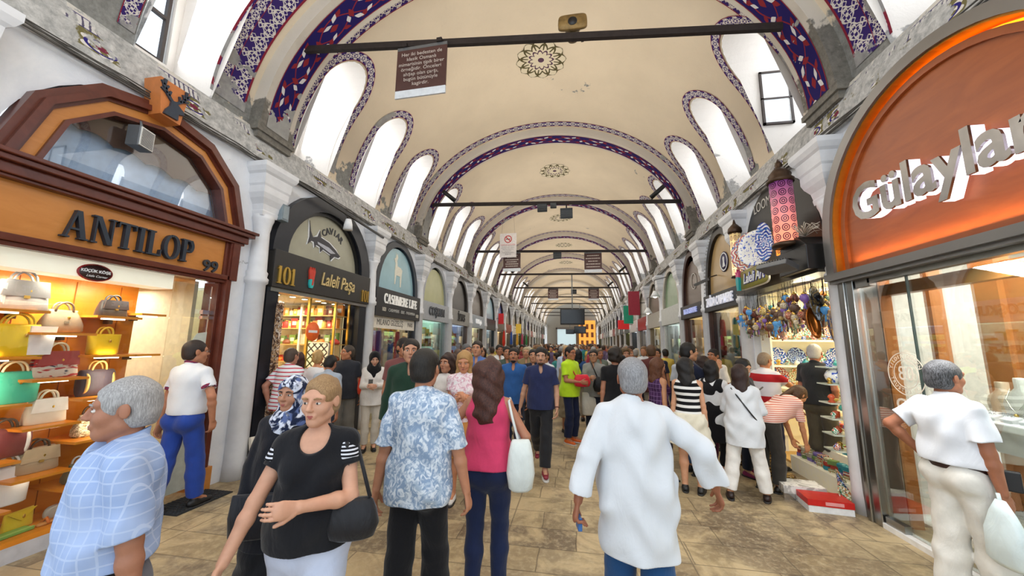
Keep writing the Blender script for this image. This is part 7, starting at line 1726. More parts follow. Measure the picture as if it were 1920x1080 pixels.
        if glasses:
            m = MB()
            for sg in (-1, 1): m.tube([(sg * .033 + .021 * math.cos(a), -.101, .004 + .015 * math.sin(a)) for a in [i * PI / 6 for i in range(12)]], .0016, 5, closed=True); m.tube([(sg * .054, -.100, .008), (sg * .080, -.02, .008)], .0018, 5)
            m.tube([(-.012, -.101, .008), (.012, -.101, .008)], .0016, 5); g_ = sb(m).build('spectacles', BLACK, root)
    if extras: extras(dict(root=root, T=T, H=H, s=s, wL=wL, wR=wR, eL=eL, eR=eR, shL=shL, shR=shR, put=put, R=R, surf=surface, dep=dep, cres=cres))
    return root
def strap_bag(name, label, parent_root, pos, size, col, rz=0.0, straps=(), kind='hobo', group=None, rough=.4):
    """a bag carried by somebody: world position of its bottom; straps are lists of world points"""
    t = thing(name, label, 'bag', pos, rz, group); w, d, h = size; m = MB()
    lv = {'hobo': [(0, .30, .30), (h * .06, .42, .42), (h * .35, .50, .50), (h * .7, .44, .40), (h * .93, .36, .24), (h, .30, .10)], 'tote': [(0, .40, .40), (h * .05, .46, .48), (h * .5, .50, .44), (h * .95, .47, .2), (h, .46, .12)], 'box': [(0, .46, .46), (h * .06, .5, .5), (h * .9, .5, .48), (h, .46, .42)], 'plastic': [(0, .35, .35), (h * .08, .5, .5), (h * .5, .48, .42), (h * .8, .30, .24), (h, .12, .10)]}[kind]
    m.add(*loft([(z, a * w, b * d) for z, a, b in lv], 26, 2.6)); mt = M_fabric(col, 'bag_material', .08, rough, .4) if isinstance(col, str) else col; m.build('bag_body', mt, t)
    ir = Matrix.Rotation(-rz, 3, 'Z')
    for sp in straps:
        m = MB(); m.tube([tuple(ir @ (Vector(p) - Vector(pos))) for p in sp], .010, 6); m.build('strap', mt, t)
    return t
# ------------------------------------------------------------------ the people in the foreground
def chest_print(lines, sizes, mt, z=1.27, back=False, a=.165, b=.128):
    def ex(c):
        for i, (t_, sz) in enumerate(zip(lines, sizes)):
            me = text_mesh(t_, sz, .001, mat=mt, offset=.001).copy(); s = c['s']
            for v in me.vertices:
                x = v.co.x; y = -b * math.sqrt(max(.05, 1 - (x / a) ** 2)) - .004; v.co = (x * s, y * s + (v.co.y * 0), (z - i * sizes[0] * 1.0 + v.co.z) * s)
            link_mesh('printed_lettering', me, c['root'])
    return ex
def cap_sleeves(c):
    m_ = M_stripes('zebra_sleeve', '#d8dae2', '#17171c', 62, 2, .45)
    for (sh, el) in ((c['shL'], c['eL']), (c['shR'], c['eR'])):
        e = sh + (el - sh) * .36; dn = nrm(el - sh); v, q = c['surf']([P(sh, e + dn * .05, .066, .064, .02, cut=[(e, dn), (sh + dn * .0, -dn)])], .005, (), .002); c['put']('striped_sleeve', v, q, m_)
def wristwatch(side, col='#2a2a2c'):
    def ex(c):
        w = c['w' + side]; e = c['e' + side]; d = nrm(w - e); p = w - d * .02; s = c['s']; m = MB(); a = nrm(np.cross(d, V3(0, 0, 1))) if abs(d[2]) < .9 else V3(1, 0, 0); a = nrm(a - d * (a @ d)); b = np.cross(d, a)
        m.tube([tuple(s * (p + (a * math.cos(t) + b * math.sin(t)) * .031)) for t in [i * PI / 8 for i in range(16)]], .007, 6, closed=True); m.build('wristwatch', M(col, .4, name='watch_strap'), c['root'])
    return ex
BLUECHK = M_check('pale_blue_check', '#93a9d2', '#a9bce0', '#bccbe6', 24, 24, .14)
figure('grey haired man in a pale blue checked shirt walking left by the bag shop', -1.86, 1.30, 1.64, -.55, res=.0045, fat=.05, skin='#a9745a', hair=('short', '#8f8d8c', '#d8d6d6'), top=dict(mat=BLUECHK, sleeve=.92, hem=1.03, collar=1, loose=.015, flare=.018, fold=.008), bottom=dict(c='#6a6a72', w=.03), belt=dict(z=1.005, c='#1c1c1e'),
       la=(.23, .08, .87), ra=(-.22, -.12, .87), lf=(.09, .25, .12), rf=(-.09, -.28, .085), head=(-.15, .06), extras=wristwatch('L'))
figure('woman in a black short sleeved top and pale jeans with a hand on her chest', -1.30, 1.76, 1.625, .40, res=.0045, sex='f', fat=.10, skin='#cf9c80', hair=('bun', '#8a6a48', '#c9a678'), top=dict(c='#15161b', sleeve=.44, hem=.93, neck=.028, name='t_shirt', sr=.014, fold=.006), bottom=dict(c='#c3cbe0', w=.02),
       ra=(-.34, -.20, .88), la=(.01, -.27, 1.19), lpole=(.9, .5, -.5), rpole=(-.7, .7, 0), lf=(.09, -.22, .085), rf=(-.09, .28, .13), head=(-.28, .10), extras=cap_sleeves)
strap_bag('shoulder_bag', 'black slouchy leather bag on the arm of the woman in the black top', None, (-1.06, 1.73, .90), (.24, .11, .18), '#1b1b1f', .4, [[(-1.09, 1.75, 1.08), (-1.14, 1.76, 1.32), (-1.13, 1.82, 1.33), (-.99, 1.75, 1.08)]], 'hobo')
SCARFM = M_print('navy_white_headscarf', ('#1e2742', '#d9deec', '#5a6a98'), 13, .8, (.46, .54))
figure('woman in a navy and white patterned headscarf behind the woman in black', -1.92, 2.30, 1.56, .42, res=.005, sex='f', fat=.10, skin='#b98468', hair=('scarf', '#1e2742', None), top=dict(c='#14161f', sleeve=1.85, hem=.62, loose=.03, name='coat', scarf=SCARFM), bottom=dict(kind='skirt', c='#121319', hem=.12, flare=.08),
       ra=(-.20, -.16, .92), la=(.12, -.28, .95), head=(-.35, .02), curl=(.6, .6))
strap_bag('shoulder_bag', 'dark plain bag held in front by the woman in the headscarf', None, (-1.92, 2.08, .66), (.28, .11, .24), '#191a22', .4, [[(-1.96, 2.08, .88), (-1.92, 2.10, .96), (-1.86, 2.08, .88)]], 'tote')
FLOW = M_print('blue_floral_shirt', ('#dbe3ec', '#8ba1bd', '#aabccf'), 27, .85, (.42, .56), (1, 1, .8))
figure('dark haired man seen from behind in a blue and white patterned shirt', -1.0, 2.36, 1.76, PI - .04, res=.0045, skin='#b98061', hair=('short', '#15120f', '#3a332c'), top=dict(mat=FLOW, sleeve=.97, hem=.835, collar=1, loose=.012, fold=.008, flare=.012), bottom=dict(c='#131317', w=.022),
       la=(.27, .06, .86), ra=(-.31, -.04, .86), lf=(.085, .12, .085), rf=(-.085, -.14, .085), lpole=(.8, .6, 0), rpole=(-.9, .5, 0))
figure('brown haired woman seen from behind in a pink sleeveless top and dark jeans', -.67, 2.85, 1.68, PI, res=.0045, sex='f', fat=.05, skin='#b07a5e', hair=('wavy', '#33201c', '#7a4a3c'), top=dict(c='#d8446c', sleeve=0, hem=.95, name='tank_top', fold=.007), bottom=dict(c='#1c2748', w=.004),
       la=(.27, -.04, .98), ra=(-.27, .02, .94), lf=(.09, .05, .085), rf=(-.09, -.05, .085), lpole=(.8, .5, 0), rpole=(-.9, .4, 0))
strap_bag('shoulder_bag', 'white slouching shoulder bag of the woman in the pink top', None, (-.40, 2.72, .80), (.20, .15, .34), '#dfe6e2', .25, [[(-.41, 2.72, 1.10), (-.47, 2.76, 1.28), (-.505, 2.80, 1.385), (-.51, 2.88, 1.40), (-.48, 2.93, 1.28), (-.41, 2.79, 1.10)]], 'hobo')
WSH = M_fabric('#d9dde2', 'white_cotton_shirt', .02, .85, .22)
figure('stocky grey haired man seen from behind in a long loose white shirt', .345, 2.45, 1.72, PI + .06, res=.0045, fat=.09, skin='#9a6248', hair=('short', '#77777a', '#c4c4c6'), top=dict(mat=WSH, sleeve=1.80, hem=.64, collar=1, loose=.024, sr=.022, fold=.013, ff=.8, flare=.020), bottom=dict(c='#1f4a7a', w=.03),
       la=(.36, .10, .93), ra=(-.47, -.02, 1.00), lpole=(.9, .4, .1), rpole=(-.9, .6, .1), lf=(.10, -.15, .085), rf=(-.10, .12, .09), curl=(1.1, .6))
t = thing('mobile_phone', 'blue cased phone in the left hand of the man in the long white shirt', 'phone', (.002, 2.34, .79), .2); m = MB(); m.bx(-.012, .012, -.035, .035, -.03, .04); m.build('phone_case', M('#3a6aa8', .3, name='blue_phone'), t, bevel=.004); m = MB(); m.bx(.012, .0125, -.03, .03, -.025, .035); m.build('screen', M('#11141a', .1, name='dark_screen'), t)
WPOLO = M_fabric('#dfe3ea', 'white_polo_knit', .02, .85, .15)
figure('man in a white polo and cream trousers looking into the jeweller window', 2.74, 3.36, 1.71, PI / 2 + .12, res=.0055, fat=.06, skin='#a36a4e', hair=('short', '#1c1b1c', '#8a8c92'), top=dict(mat=WPOLO, sleeve=.72, hem=1.02, collar=1, loose=.012, flare=.02, fold=.010, ff=.8), bottom=dict(c='#e9e6de', w=.03, fold=.004), belt=dict(z=1.0, c='#3a2522'), shoes='#d8d8d8',
       ra=(-.24, -.02, .88), la=(.24, .02, 1.03), lpole=(.7, 1.0, 0), lf=(.09, .08, .085), rf=(-.09, -.08, .085), head=(.0, 0))
strap_bag('plastic_bag', 'thin white plastic bag in the hand of the man at the jeweller', None, (2.72, 3.08, .44), (.24, .13, .40), M_glass((.86, .95, .94), .1, 'thin_white_plastic', minr=.2) if False else '#dfeef0', PI / 2, [[(2.72, 3.08, .80), (2.72, 3.09, .88)]], 'plastic')
t = thing('phone_pouch', 'dark leather pouch on the belt of the man at the jeweller', 'pouch', (2.88, 3.17, .93), .9); m = MB(); m.bx(-.02, .02, -.045, .045, -.06, .07); m.build('pouch_body', LEATHER_BLACK, t, bevel=.008); m = MB(); m.bx(.02, .026, -.045, .045, .02, .07); m.build('pouch_flap', M('#3a2a28', .4, name='brown_flap'), t)
def polo_trim(c):
    m_ = M_stripes('red_navy_trim', '#a8303a', '#26305a', 60, 2, .5)
    for (sh, el) in ((c['shL'], c['eL']), (c['shR'], c['eR'])):
        dn = nrm(el - sh); e = sh + (el - sh) * .66; v, q = c['surf']([P(e - dn * .06, e + dn * .06, .0665, .0665, .01, cut=[(e, dn), (e - dn * .035, -dn)])], .006, (), 0); c['put']('sleeve_trim', v, q, m_)
    ct = c['T']((0, .012, 1.528)); v, q = c['surf']([P(c['T']((0, .01, 1.46)), c['T']((0, .015, 1.57)), .070, .064, .008, cut=[(ct, c['R'] @ nrm(V3(0, -.35, 1))), (ct - c['R'] @ V3(0, 0, .02), -(c['R'] @ nrm(V3(0, -.35, 1))))])], .006); c['put']('collar_trim', v, q, m_)
figure('man in a white polo with striped trim walking into the bag shop doorway', -4.25, 3.52, 1.80, PI + .05, res=.0065, skin='#b57c5e', hair=('buzz', '#2c2320', None), top=dict(mat=WPOLO, sleeve=.66, hem=.99, collar=1, loose=.01), bottom=dict(c='#27459a', w=.02), belt=dict(z=1.0, c='#20222c'), la=(.25, .05, .86), ra=(-.30, -.02, .93), rpole=(-.9, .5, 0), lf=(.08, .18, .10), rf=(-.08, -.15, .085), head=(-.45, 0), glasses=True, extras=polo_trim)

# ------------------------------------------------------------------ people in the middle of the hall
SD = dict(res=.0075)
RSTR = M_stripes('white_pink_stripes', '#c8324a', '#eef1f6', 19, 2, .28)
figure('man in a white and red striped polo looking into sweet shop 101', -4.22, 4.93, 1.70, PI / 2 * -1 + PI + .55 + 1.0, skin='#b9826a', hair=('buzz', '#4a3c34', None), fat=.08, top=dict(mat=RSTR, sleeve=.72, hem=.86, collar=1, loose=.02), bottom=dict(c='#9c9ea2', w=.03), la=(.20, .12, .95), ra=(-.12, .22, .97), **SD)
figure('dark haired woman in a white top looking into sweet shop 101', -4.46, 5.38, 1.62, PI + .5, sex='f', skin='#b98468', hair=('bob', '#2a1a18', '#6a3a34'), top=dict(c='#efe9ea', sleeve=.4, hem=.9), bottom=dict(c='#4a4a55'), **SD)
def navy_strap(c): 
    m = MB(); s = c['s']; pts = [c['shR'] + V3(.05, -.06, .02), c['shR'] + V3(.055, .0, .06), c['shR'] + V3(.06, .07, .0), c['shR'] + V3(.10, .12, -.2)]; m.tube([tuple(s * p) for p in pts], .014, 6); m.build('bag_strap', M('#1e2a4a', .6, name='navy_strap'), c['root'])
figure('blonde woman with pinned up hair in a white sleeveless top by sweet shop 101', -4.22, 5.52, 1.66, PI + .3, sex='f', skin='#d8956a', hair=('bun', '#a8814a', '#e8cf98'), top=dict(c='#f0f2f6', sleeve=0, hem=.93), bottom=dict(c='#b9a78a', kind='skirt', hem=.55), ra=(-.2, -.12, 1.0), extras=navy_strap, **SD)
figure('dark haired man with lowered head in a grey blue shirt by sweet shop 101', -3.62, 4.95, 1.60, PI + .1, skin='#a86f54', hair=('short', '#16110f', None), top=dict(c='#a9b4c2', sleeve=.9, hem=.88, collar=1), bottom=dict(c='#3a4050'), lean=.12, head=(.0, .25), **SD)
figure('man in a charcoal t shirt with green print beside the sweet shop', -3.95, 5.92, 1.74, .45, skin='#b57a58', hair=('buzz', '#3f362e', None), fat=.02, top=dict(c='#2b2e36', sleeve=.7, hem=.86, loose=.02, name='t_shirt'), bottom=dict(c='#77756f', w=.03), head=(-1.0, 0), la=(.26, -.0, .88), extras=chest_print(['KEEP', 'TUCK'], [.11, .11], M('#5a6a4a', .8, name='faded_green_print')), **SD)
def held_phone(x, y, z, rz, lab):
    t = thing('mobile_phone', lab, 'phone', (x, y, z), rz); m = MB(); m.box((0, 0, 0), (.07, .012, .13), rx=-.6); m.build('phone_body', M('#1a1c20', .2, name='phone_black'), t); m = MB(); m.box((0, -.008 if False else .0065, .004), (.06, .002, .11), rx=-.6); m.build('screen', M('#9fc0d8', .2, name='phone_screen', emit=.5), t)
figure('young woman in a black headscarf and cream clothes looking at her phone', -3.50, 6.05, 1.63, .50, sex='f', skin='#d3a084', hair=('hijab', '#121216', None), top=dict(c='#e3dfda', sleeve=1.85, hem=.80, loose=.015), bottom=dict(c='#cfc8bc', w=.006), la=(.03, -.30, 1.17), ra=(-.05, -.30, 1.16), head=(.1, .35), lf=(.07, .02, .085), rf=(-.09, -.03, .085), curl=(.9, .9), **SD)
held_phone(-3.38, 5.76, 1.14, .5, 'phone held by the young woman in the black headscarf')
strap_bag('shoulder_bag', 'bright red orange bag at the hip of the woman in the black headscarf', None, (-3.70, 6.00, .92), (.12, .22, .26), '#e2472a', .5, [[(-3.70, 6.0, 1.16), (-3.66, 6.02, 1.33)]], 'hobo')
figure('bearded man in a maroon brown shirt behind the man in dark green', -2.42, 4.95, 1.86, .45, skin='#b07556', hair=('short', '#1c1513', None), beard='#241a16', top=dict(c='#7a4a48', sleeve=.7, hem=.88), bottom=dict(c='#c9b898'), head=(.5, 0), **SD)
figure('dark haired man in a dark green shirt and beige shorts facing the viewer', -1.86, 3.98, 1.84, .35, res=.0065, skin='#c18d70', hair=('short', '#17120f', '#3a2f28'), top=dict(c='#1f3a2c', sleeve=1.85, hem=.90, collar=1, loose=.01), bottom=dict(c='#d3cab8', frac=.15, w=.035, len=.5), shoes='#8a8d90', ra=(-.26, .05, .84), la=(.24, -.05, .88), lf=(.10, -.30, .085), rf=(-.10, .30, .13), head=(.05, .0))
figure('woman with dark wavy hair and sunglasses pushed up behind the patterned shirt', -1.68, 4.70, 1.66, .3, sex='f', skin='#c08a6c', hair=('wavy', '#241815', '#5a3a30'), top=dict(c='#e9e6e2', sleeve=.4, hem=.9), bottom=dict(c='#3a4258'), head=(-.6, 0), **SD)
figure('light haired woman in pale pink reading her phone, wearing white shoes', -1.36, 4.42, 1.70, .25, sex='f', skin='#d0906c', hair=('long', '#a37a48', '#d9b27a'), top=dict(mat=M_print('pink_white_print', ('#f0dfe2', '#d8aab8', '#efeaea'), 20), sleeve=.5, hem=.9), bottom=dict(kind='skirt', c='#c98a4a', hem=.52, flare=.02), shoes='#e8e6e2', la=(.05, -.26, 1.24), ra=(-.02, -.28, 1.22), head=(-.1, .3), curl=(.9, .9), **SD)
DEN = M_fabric('#2f5f9f', 'blue_denim_shirt', .10, .85, .4)
figure('bearded man in a bright blue denim shirt walking behind the navy polo', -1.05, 6.25, 1.73, .08, skin='#b57b5c', hair=('short', '#1a1513', None), beard='#1a1513', top=dict(mat=DEN, sleeve=.95, hem=.84, collar=1), bottom=dict(c='#202842'), la=(.24, -.05, .88), ra=(-.20, -.18, 1.0), **SD)
figure('man in a navy polo and black trousers striding towards the viewer', -.52, 5.55, 1.75, .06, res=.0065, skin='#c4957a', hair=('short', '#15110f', None), beard='#3a2a22', top=dict(c='#272f55', sleeve=.68, hem=.88, collar=1, loose=.006), bottom=dict(c='#26272b', w=.022), shoes='#8a2a3a', la=(.23, -.10, .90), ra=(-.31, .02, .87), rpole=(-.9, .5, 0), lf=(.06, -.20, .085), rf=(-.05, .42, .22), head=(.0, .14), extras=wristwatch('L', '#5a2a2a'))
t = thing('patterned_scarf_woman', 'x', 'x'); bpy.data.objects.remove(t)
figure('woman in a beige dress and rust coloured headscarf behind the navy polo man', -.20, 8.1, 1.58, .6, sex='f', skin='#c08a6c', hair=('scarf', '#a8452f', None), top=dict(c='#a8987c', sleeve=1.8, hem=.6, loose=.02, scarf=M_print('rust_scarf', ('#b04a32', '#3a5a6a', '#c98a5a'), 14)), bottom=dict(kind='skirt', c='#a8987c', hem=.35), res=.009)
LIME = M_fabric('#c3ea2a', 'lime_green_jersey', .06, .8, .3)
figure('man in a lime green t shirt with glasses and orange shoes', -.12, 7.25, 1.76, .95, skin='#b57858', hair=('buzz', '#1a1614', None), top=dict(mat=LIME, sleeve=.68, hem=.84, loose=.02, name='t_shirt'), bottom=dict(c='#1c2440', w=.015), shoes='#e06a2a', la=(.10, -.28, 1.10), ra=(-.08, -.28, 1.12), head=(-.1, .08), glasses=True, **SD)
strap_bag('shoulder_bag', 'red shoulder bag held by the man in lime green', None, (.10, 7.08, 1.04), (.32, .14, .22), '#d8263a', .2, [[(-.02, 7.08, 1.24), (-.12, 7.16, 1.42), (-.16, 7.22, 1.47)]], 'hobo')
strap_bag('plastic_bag', 'white printed carrier bag hanging beside the man in lime green', None, (.24, 7.42, .48), (.30, .14, .42), '#d8d3c4', .2, [[(.24, 7.42, .88), (.26, 7.42, .96)]], 'tote')
figure('man in a grey short sleeved shirt and glasses with a black bag', .34, 7.5, 1.70, -.25, skin='#b98868', hair=('short', '#1a1614', None), fat=.04, top=dict(c='#8f8f8b', sleeve=.85, hem=.85, collar=1), bottom=dict(c='#1f2433'), la=(.20, -.12, 1.0), ra=(-.02, -.30, 1.22), head=(.1, .0), glasses=True, **SD)
strap_bag('shoulder_bag', 'black cross body bag of the man in the grey shirt', None, (.46, 7.30, .93), (.32, .14, .28), '#1a1a1c', .1, [[(.40, 7.33, 1.18), (.30, 7.36, 1.42), (.26, 7.48, 1.50)]], 'hobo')
figure('curly haired person in black seen from behind', .62, 6.25, 1.74, PI + .1, skin='#b07a5e', hair=('curly', '#15110f', '#3a302a'), top=dict(c='#17171a', sleeve=.6, hem=.86), bottom=dict(c='#2a2c33'), **SD)
PLA = M_check('purple_plaid', '#3a2444', '#4a2c55', '#8a6a98', 18, 18, .12)
figure('brown haired woman in a purple checked sleeveless shirt', 1.14, 5.62, 1.62, PI / 2 + .35, sex='f', skin='#c9926e', hair=('bob', '#4a2a1c', '#8a5a3c'), top=dict(mat=PLA, sleeve=0, hem=.84), bottom=dict(c='#3a3440'), head=(.1, .1), **SD)
BWS = M_stripes('black_white_stripes', '#16161a', '#eeeeec', 13, 2, .55)
figure('black haired woman in a striped top, cream jacket tied at her waist', 1.42, 5.22, 1.64, PI - .35, sex='f', skin='#cf9a78', hair=('bob', '#141112', '#33302f'), top=dict(mat=BWS, sleeve=0, hem=.98), bottom=dict(kind='skirt', c='#e6e0cc', hem=.62, flare=.10, g=.03), head=(-.5, .1), **SD)
figure('tall man in a navy t shirt and blue jeans gesturing with a raised hand', 1.66, 5.95, 1.84, PI / 2 + .15, skin='#c08c6a', hair=('short', '#151211', None), top=dict(c='#20263c', sleeve=.7, hem=.88, name='t_shirt'), bottom=dict(c='#3d5a80', w=.02), ra=(-.12, -.34, 1.42), la=(.14, -.25, 1.15), rpole=(-.5, .2, -.9), curl=(.3, .15), **SD)
strap_bag('shoulder_bag', 'tan canvas bag of the tall man in the navy t shirt', None, (1.62, 5.70, .95), (.22, .12, .26), '#b59a62', 1.2, [[(1.62, 5.72, 1.2), (1.64, 5.85, 1.45)]], 'hobo')
figure('dark haired man in a light grey shirt facing the viewer beyond the group', 1.98, 7.35, 1.73, -.1, skin='#b07a5a', hair=('short', '#1a1513', None), top=dict(c='#b4bac2', sleeve=.9, hem=.86, collar=1), bottom=dict(c='#2a2f3c'), **SD)
figure('dark haired man in a white shirt looking left beyond the group', 2.52, 7.45, 1.74, -.9, skin='#a8704f', hair=('short', '#1c1716', None), top=dict(c='#e4e2de', sleeve=.9, hem=.86, collar=1), bottom=dict(c='#3a3a44'), **SD)
figure('woman with dark hair in a cream top and plum trousers', 2.02, 6.45, 1.63, PI / 2 + .3, sex='f', skin='#cf9c7a', hair=('bob', '#241815', '#4a302a'), top=dict(c='#d9cfbc', sleeve=1.5, hem=.86), bottom=dict(c='#5a1f3c'), ra=(-.1, -.25, 1.1), **SD)
figure('long black haired woman in a black dress over a white blouse', 1.86, 5.62, 1.60, PI - .7, sex='f', skin='#cf9c7a', hair=('long', '#121011', '#2f2b2a'), top=dict(c='#eceef0', sleeve=1.75, hem=.72, loose=.01), vest=dict(c='#16161a', hem=.60), bottom=dict(c='#141418', frac=.6, w=.004), shoes='#7a8290', **SD)
figure('woman all in white with a black strap across her back stepping forward', 2.02, 5.12, 1.57, PI - .35, res=.0065, sex='f', fat=.03, skin='#c9926e', hair=('bob', '#241715', '#4a2f28'), top=dict(mat=WSH, sleeve=1.5, hem=.70, loose=.025, sr=.022, flare=.02, fold=.006, name='tunic'), bottom=dict(c='#eeebe6', w=.022), shoes='#2a1a18', la=(.10, -.30, 1.12), ra=(-.12, -.28, 1.10), lf=(.22, .10, .085), rf=(-.20, -.05, .085), head=(0, .25),
       extras=lambda c: [None for m in [MB()] for _ in [m.tube([tuple(c['s'] * V3(*p)) for p in ((.12, .08, 1.45), (.06, .14, 1.36), (-.02, .16, 1.24), (-.10, .17, 1.12), (-.17, .12, 1.02))], .009, 6)] for __ in [m.build('bag_strap', LEATHER_BLACK, c['root'])]])
figure('black haired woman with sunglasses on her head looking down at the wares', 2.42, 6.02, 1.61, .7, sex='f', skin='#d3a080', hair=('long', '#151213', '#35302e'), top=dict(c='#2a2c38', sleeve=.6, hem=.86), bottom=dict(c='#202636'), shoes='#8a2a5a', head=(-.2, .4), la=(.1, -.28, 1.0), ra=(-.1, -.28, 1.0), **SD)
RWB = M_stripes('red_white_navy_blocks', '#b8262c', '#e6e2e6', 3.1, 2, .35)
figure('balding man in a red white and navy polo reaching towards the plates', 2.90, 6.42, 1.70, PI / 2 + .5, fat=.08, skin='#c07f58', hair=('buzz', '#7a6450', '#a89880'), top=dict(mat=RWB, sleeve=.7, hem=.88, collar=1, loose=.015), bottom=dict(c='#23284a'), ra=(-.10, -.50, 1.20), la=(.2, -.15, 1.0), head=(0, .3), curl=(.6, .15), **SD)
PST = M_stripes('pink_white_fine_stripes', '#d98a78', '#f2dcd2', 42, 2, .55)
figure('woman in a pink striped shirt bending down over the floor display', 2.44, 5.50, 1.60, PI / 2 + .35, res=.0065, sex='f', fat=.02, skin='#c98a62', hair=('pony', '#3a2518', '#7a5638'), top=dict(mat=PST, sleeve=1.4, hem=.94, loose=.01, fold=.004), bottom=dict(c='#37342f', w=.022), shoes='#1d1612', lean=1.05, la=(.10, -.52, .62), ra=(-.16, -.50, .42), lf=(.11, .06, .085), rf=(-.11, -.02, .085), lpole=(.3, .6, 0), rpole=(-.3, .6, 0))
strap_bag('handbag', 'grey leather bag resting on the back of the bending woman', None, (2.30, 5.44, 1.02), (.20, .13, .22), '#57524c', .5, [[(2.32, 5.46, 1.2), (2.44, 5.5, 1.28)]], 'hobo', rough=.3)
figure('grey haired shopkeeper in a dark shirt and olive trousers inside the lamp shop', 3.40, 6.05, 1.74, PI / 2 + .6, fat=.04, skin='#b5765a', hair=('buzz', '#b9b4ae', '#e0ddd8'), top=dict(c='#2c2e30', sleeve=.7, hem=.92, collar=1), bottom=dict(c='#5c5648', frac=.5, w=.03), ra=(-.15, -.1, .95), head=(.2, .1), z0=.10, **SD)

# ------------------------------------------------------------------ further back, each still a person
rp = random.Random(77)
shirts = ['#d8dade', '#2a2f3a', '#5a7ab0', '#8a3a3a', '#3f5a3a', '#c9b48a', '#e8e8e8', '#1a1b20', '#7a8a9a', '#c97a5a', '#4a6a8a', '#a83a4a', '#6a5a7a', '#d9c25a', '#3a8a8a']
snames = ['pale grey', 'charcoal', 'mid blue', 'dark red', 'olive green', 'sand coloured', 'white', 'black', 'slate grey', 'terracotta', 'steel blue', 'crimson', 'mauve', 'mustard', 'teal']
hairs = [('short', '#17120f', None), ('long', '#2a1a15', '#5a3a30'), ('short', '#3a2c24', None), ('bob', '#1a1412', None), ('buzz', '#2a2422', None), ('hijab', '#c9bca8', None), ('curly', '#1d1714', None), ('pony', '#6a4a30', '#a8845a'), ('short', '#8a8886', '#bdbbb8')]
mid = [(-1.72, 6.35, 1.84, 0, 'tall dark haired man in a blue shirt far left of the denim shirt man', '#5a78b8', ('short', '#2a211c', None), 'm'),
       (-1.42, 7.6, 1.74, .3, 'dark haired man in a green grey t shirt left of the denim shirt man', '#4a5a50', ('short', '#1a1513', None), 'm'), (-2.12, 7.0, 1.78, .8, 'grey templed man in profile near the left shops', '#3a3d48', ('short', '#4a4a4c', '#8a8a8c'), 'm'),
       (-.80, 7.0, 1.70, .1, 'young man in navy peering from behind the denim shirt', '#20283f', ('short', '#141011', None), 'm'), (-.62, 7.6, 1.66, -.6, 'dark haired person in a white jersey behind the navy polo man', '#dfe4ec', ('short', '#1a1514', None), 'm'),
       (-1.15, 8.6, 1.72, .1, 'man in a khaki shirt and sun hat in the crowd', '#8a7a5a', ('short', '#9a8a6a', '#c9b890'), 'm'), (-2.9, 7.1, 1.66, 2.4, 'pale shirted man with thinning hair at the blue goat shop', '#d9d4c4', ('buzz', '#6a5a50', None), 'm'),
       (-2.75, 8.4, 1.66, 2.9, 'man in a lime vest near the grey sign shop', '#b9d84a', ('buzz', '#5a4a42', None), 'm'), (-.25, 9.6, 1.76, 0, 'blond man in sunglasses and a light blue shirt with backpack straps', '#b4c4de', ('short', '#b08a5a', '#d9bb8a'), 'm'),
       (.05, 9.4, 1.66, PI, 'long dark haired woman in a blue top seen from behind', '#2f4f80', ('long', '#151214', None), 'f'), (1.50, 7.9, 1.80, PI, 'brown haired man in a dark red patterned shirt seen from behind', '#5a2f2c', ('short', '#4a3524', '#7a5a40'), 'm'),
       (1.05, 8.4, 1.72, .2, 'curly haired person in green floral by the right side', '#2f6a3a', ('curly', '#4a3a24', '#8a6a40'), 'f'), (.85, 7.3, 1.60, PI, 'person in a black headscarf behind the curly haired person', '#1c1c22', ('hijab', '#131317', None), 'f'),
       (1.9, 9.3, 1.72, -.4, 'dark haired man in navy near the right side shops', '#232a3f', ('short', '#171311', None), 'm'), (1.3, 9.6, 1.7, .6, 'person with brown hair in a red top beyond the tall man', '#a83a34', ('bob', '#6a4530', '#9a7050'), 'f'),
       (.55, 9.2, 1.7, .4, 'person in a checked grey shirt beyond the man in grey', '#6f7a70', ('short', '#5a4a3a', None), 'm'), (-1.9, 9.1, 1.76, .5, 'man in a white shirt among the crowd on the left', '#e6e6e6', ('short', '#1c1715', None), 'm'), (-2.6, 10.2, 1.68, 0, 'woman in a black top near the grey sign shop', '#1c1c20', ('long', '#2a1c16', None), 'f')]
for (x, y, h, yw, lb, c, hr, sx) in mid:
    figure(lb, x, y, h, yw, res=.011, sex=sx, skin=rp.choice(['#b57c5c', '#c48f70', '#a86f52']), hair=hr, top=dict(c=c, sleeve=rp.choice([.6, .8, 1.8]), hem=.87, collar=1), bottom=dict(c=rp.choice(['#26304a', '#2a2a30', '#8a8274', '#4a5a78'])), lf=(.09, rp.uniform(-.2, .2), .085), rf=(-.09, rp.uniform(-.2, .2), .085))
protos = []
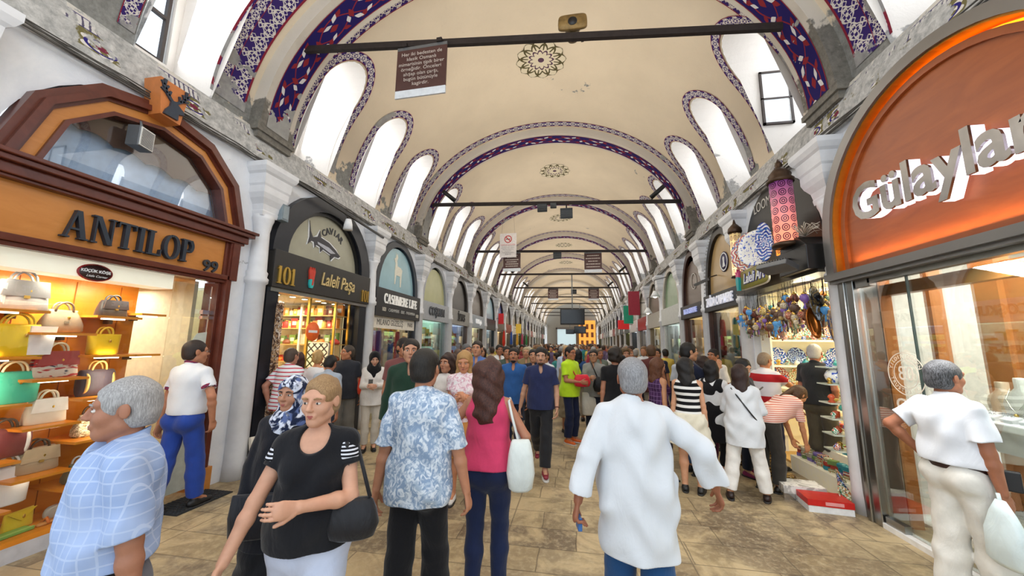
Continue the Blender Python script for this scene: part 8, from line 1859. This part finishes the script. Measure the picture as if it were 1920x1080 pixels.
for i in range(12):
    hr = hairs[i % 9]; sx = 'f' if hr[0] in ('long', 'bob', 'hijab', 'pony') else 'm'; st = .22 if i % 2 else .05
    o = figure('x', 0, -60 - i, 1.62 + .012 * i, 0, res=.020, sex=sx, fat=.03 * (i % 3), skin='#b98262', hair=hr, top=dict(c='#888888', sleeve=(.6, 1.8, .8)[i % 3], hem=.86), bottom=dict(c='#2a2f3c'), face=False, lf=(.09, -st, .085), rf=(-.09, st, .09 + st * .1), la=(.24, st * .6, .87), ra=(-.24, -st * .6, .87)); protos.append(o)
SM = [M_fabric(c, 'crowd_shirt') for c in shirts]; TM = [M_fabric(c, 'crowd_trousers') for c in ('#26304a', '#2a2a30', '#8a8274', '#4a5a78', '#c9c2b4', '#3a2f2a')]
hn = {'short': 'short haired', 'long': 'long haired', 'bob': 'bob haired', 'buzz': 'close cropped', 'hijab': 'headscarved', 'curly': 'curly haired', 'pony': 'pony tailed'}
used_ = [False] * 12; placed = []
def zone(y): return 'just beyond the second tie bar' if y < 16 else 'in the middle distance' if y < 26 else 'in the dense far crowd' if y < 40 else 'at the far end of the hall'
cnt_ = 0
for ring in range(235):
    y = 10.6 + 46 * (ring / 235) ** 1.15; 
    for tries in range(12):
        x = rp.uniform(-3.5, 2.6); yy = y + rp.uniform(-.4, .4)
        if all((x - a) ** 2 + (yy - b) ** 2 > .40 for a, b in placed): break
    placed.append((x, yy)); i = rp.randrange(12); o = protos[i] if not used_[i] else copy_tree(protos[i]); used_[i] = True; cnt_ += 1
    o.location = (x, yy, 0); o.rotation_euler = (0, 0, rp.choice([0, 0, PI, PI, PI / 2, -PI / 2]) + rp.uniform(-.5, .5)); s = rp.uniform(.95, 1.06); o.scale = (s, s, s); c = rp.randrange(15); tm_ = rp.choice(TM)
    for ch in o.children:
        if ch.name.startswith('shirt'): ch.material_slots[0].link = 'OBJECT'; ch.material_slots[0].material = SM[c]
        if ch.name.startswith('trousers'): ch.material_slots[0].link = 'OBJECT'; ch.material_slots[0].material = tm_
    o['label'] = '%s person in a %s top %s' % (hn[hairs[i % 9][0]], snames[c], zone(yy)); o['group'] = 'crowd: ' + o['label']
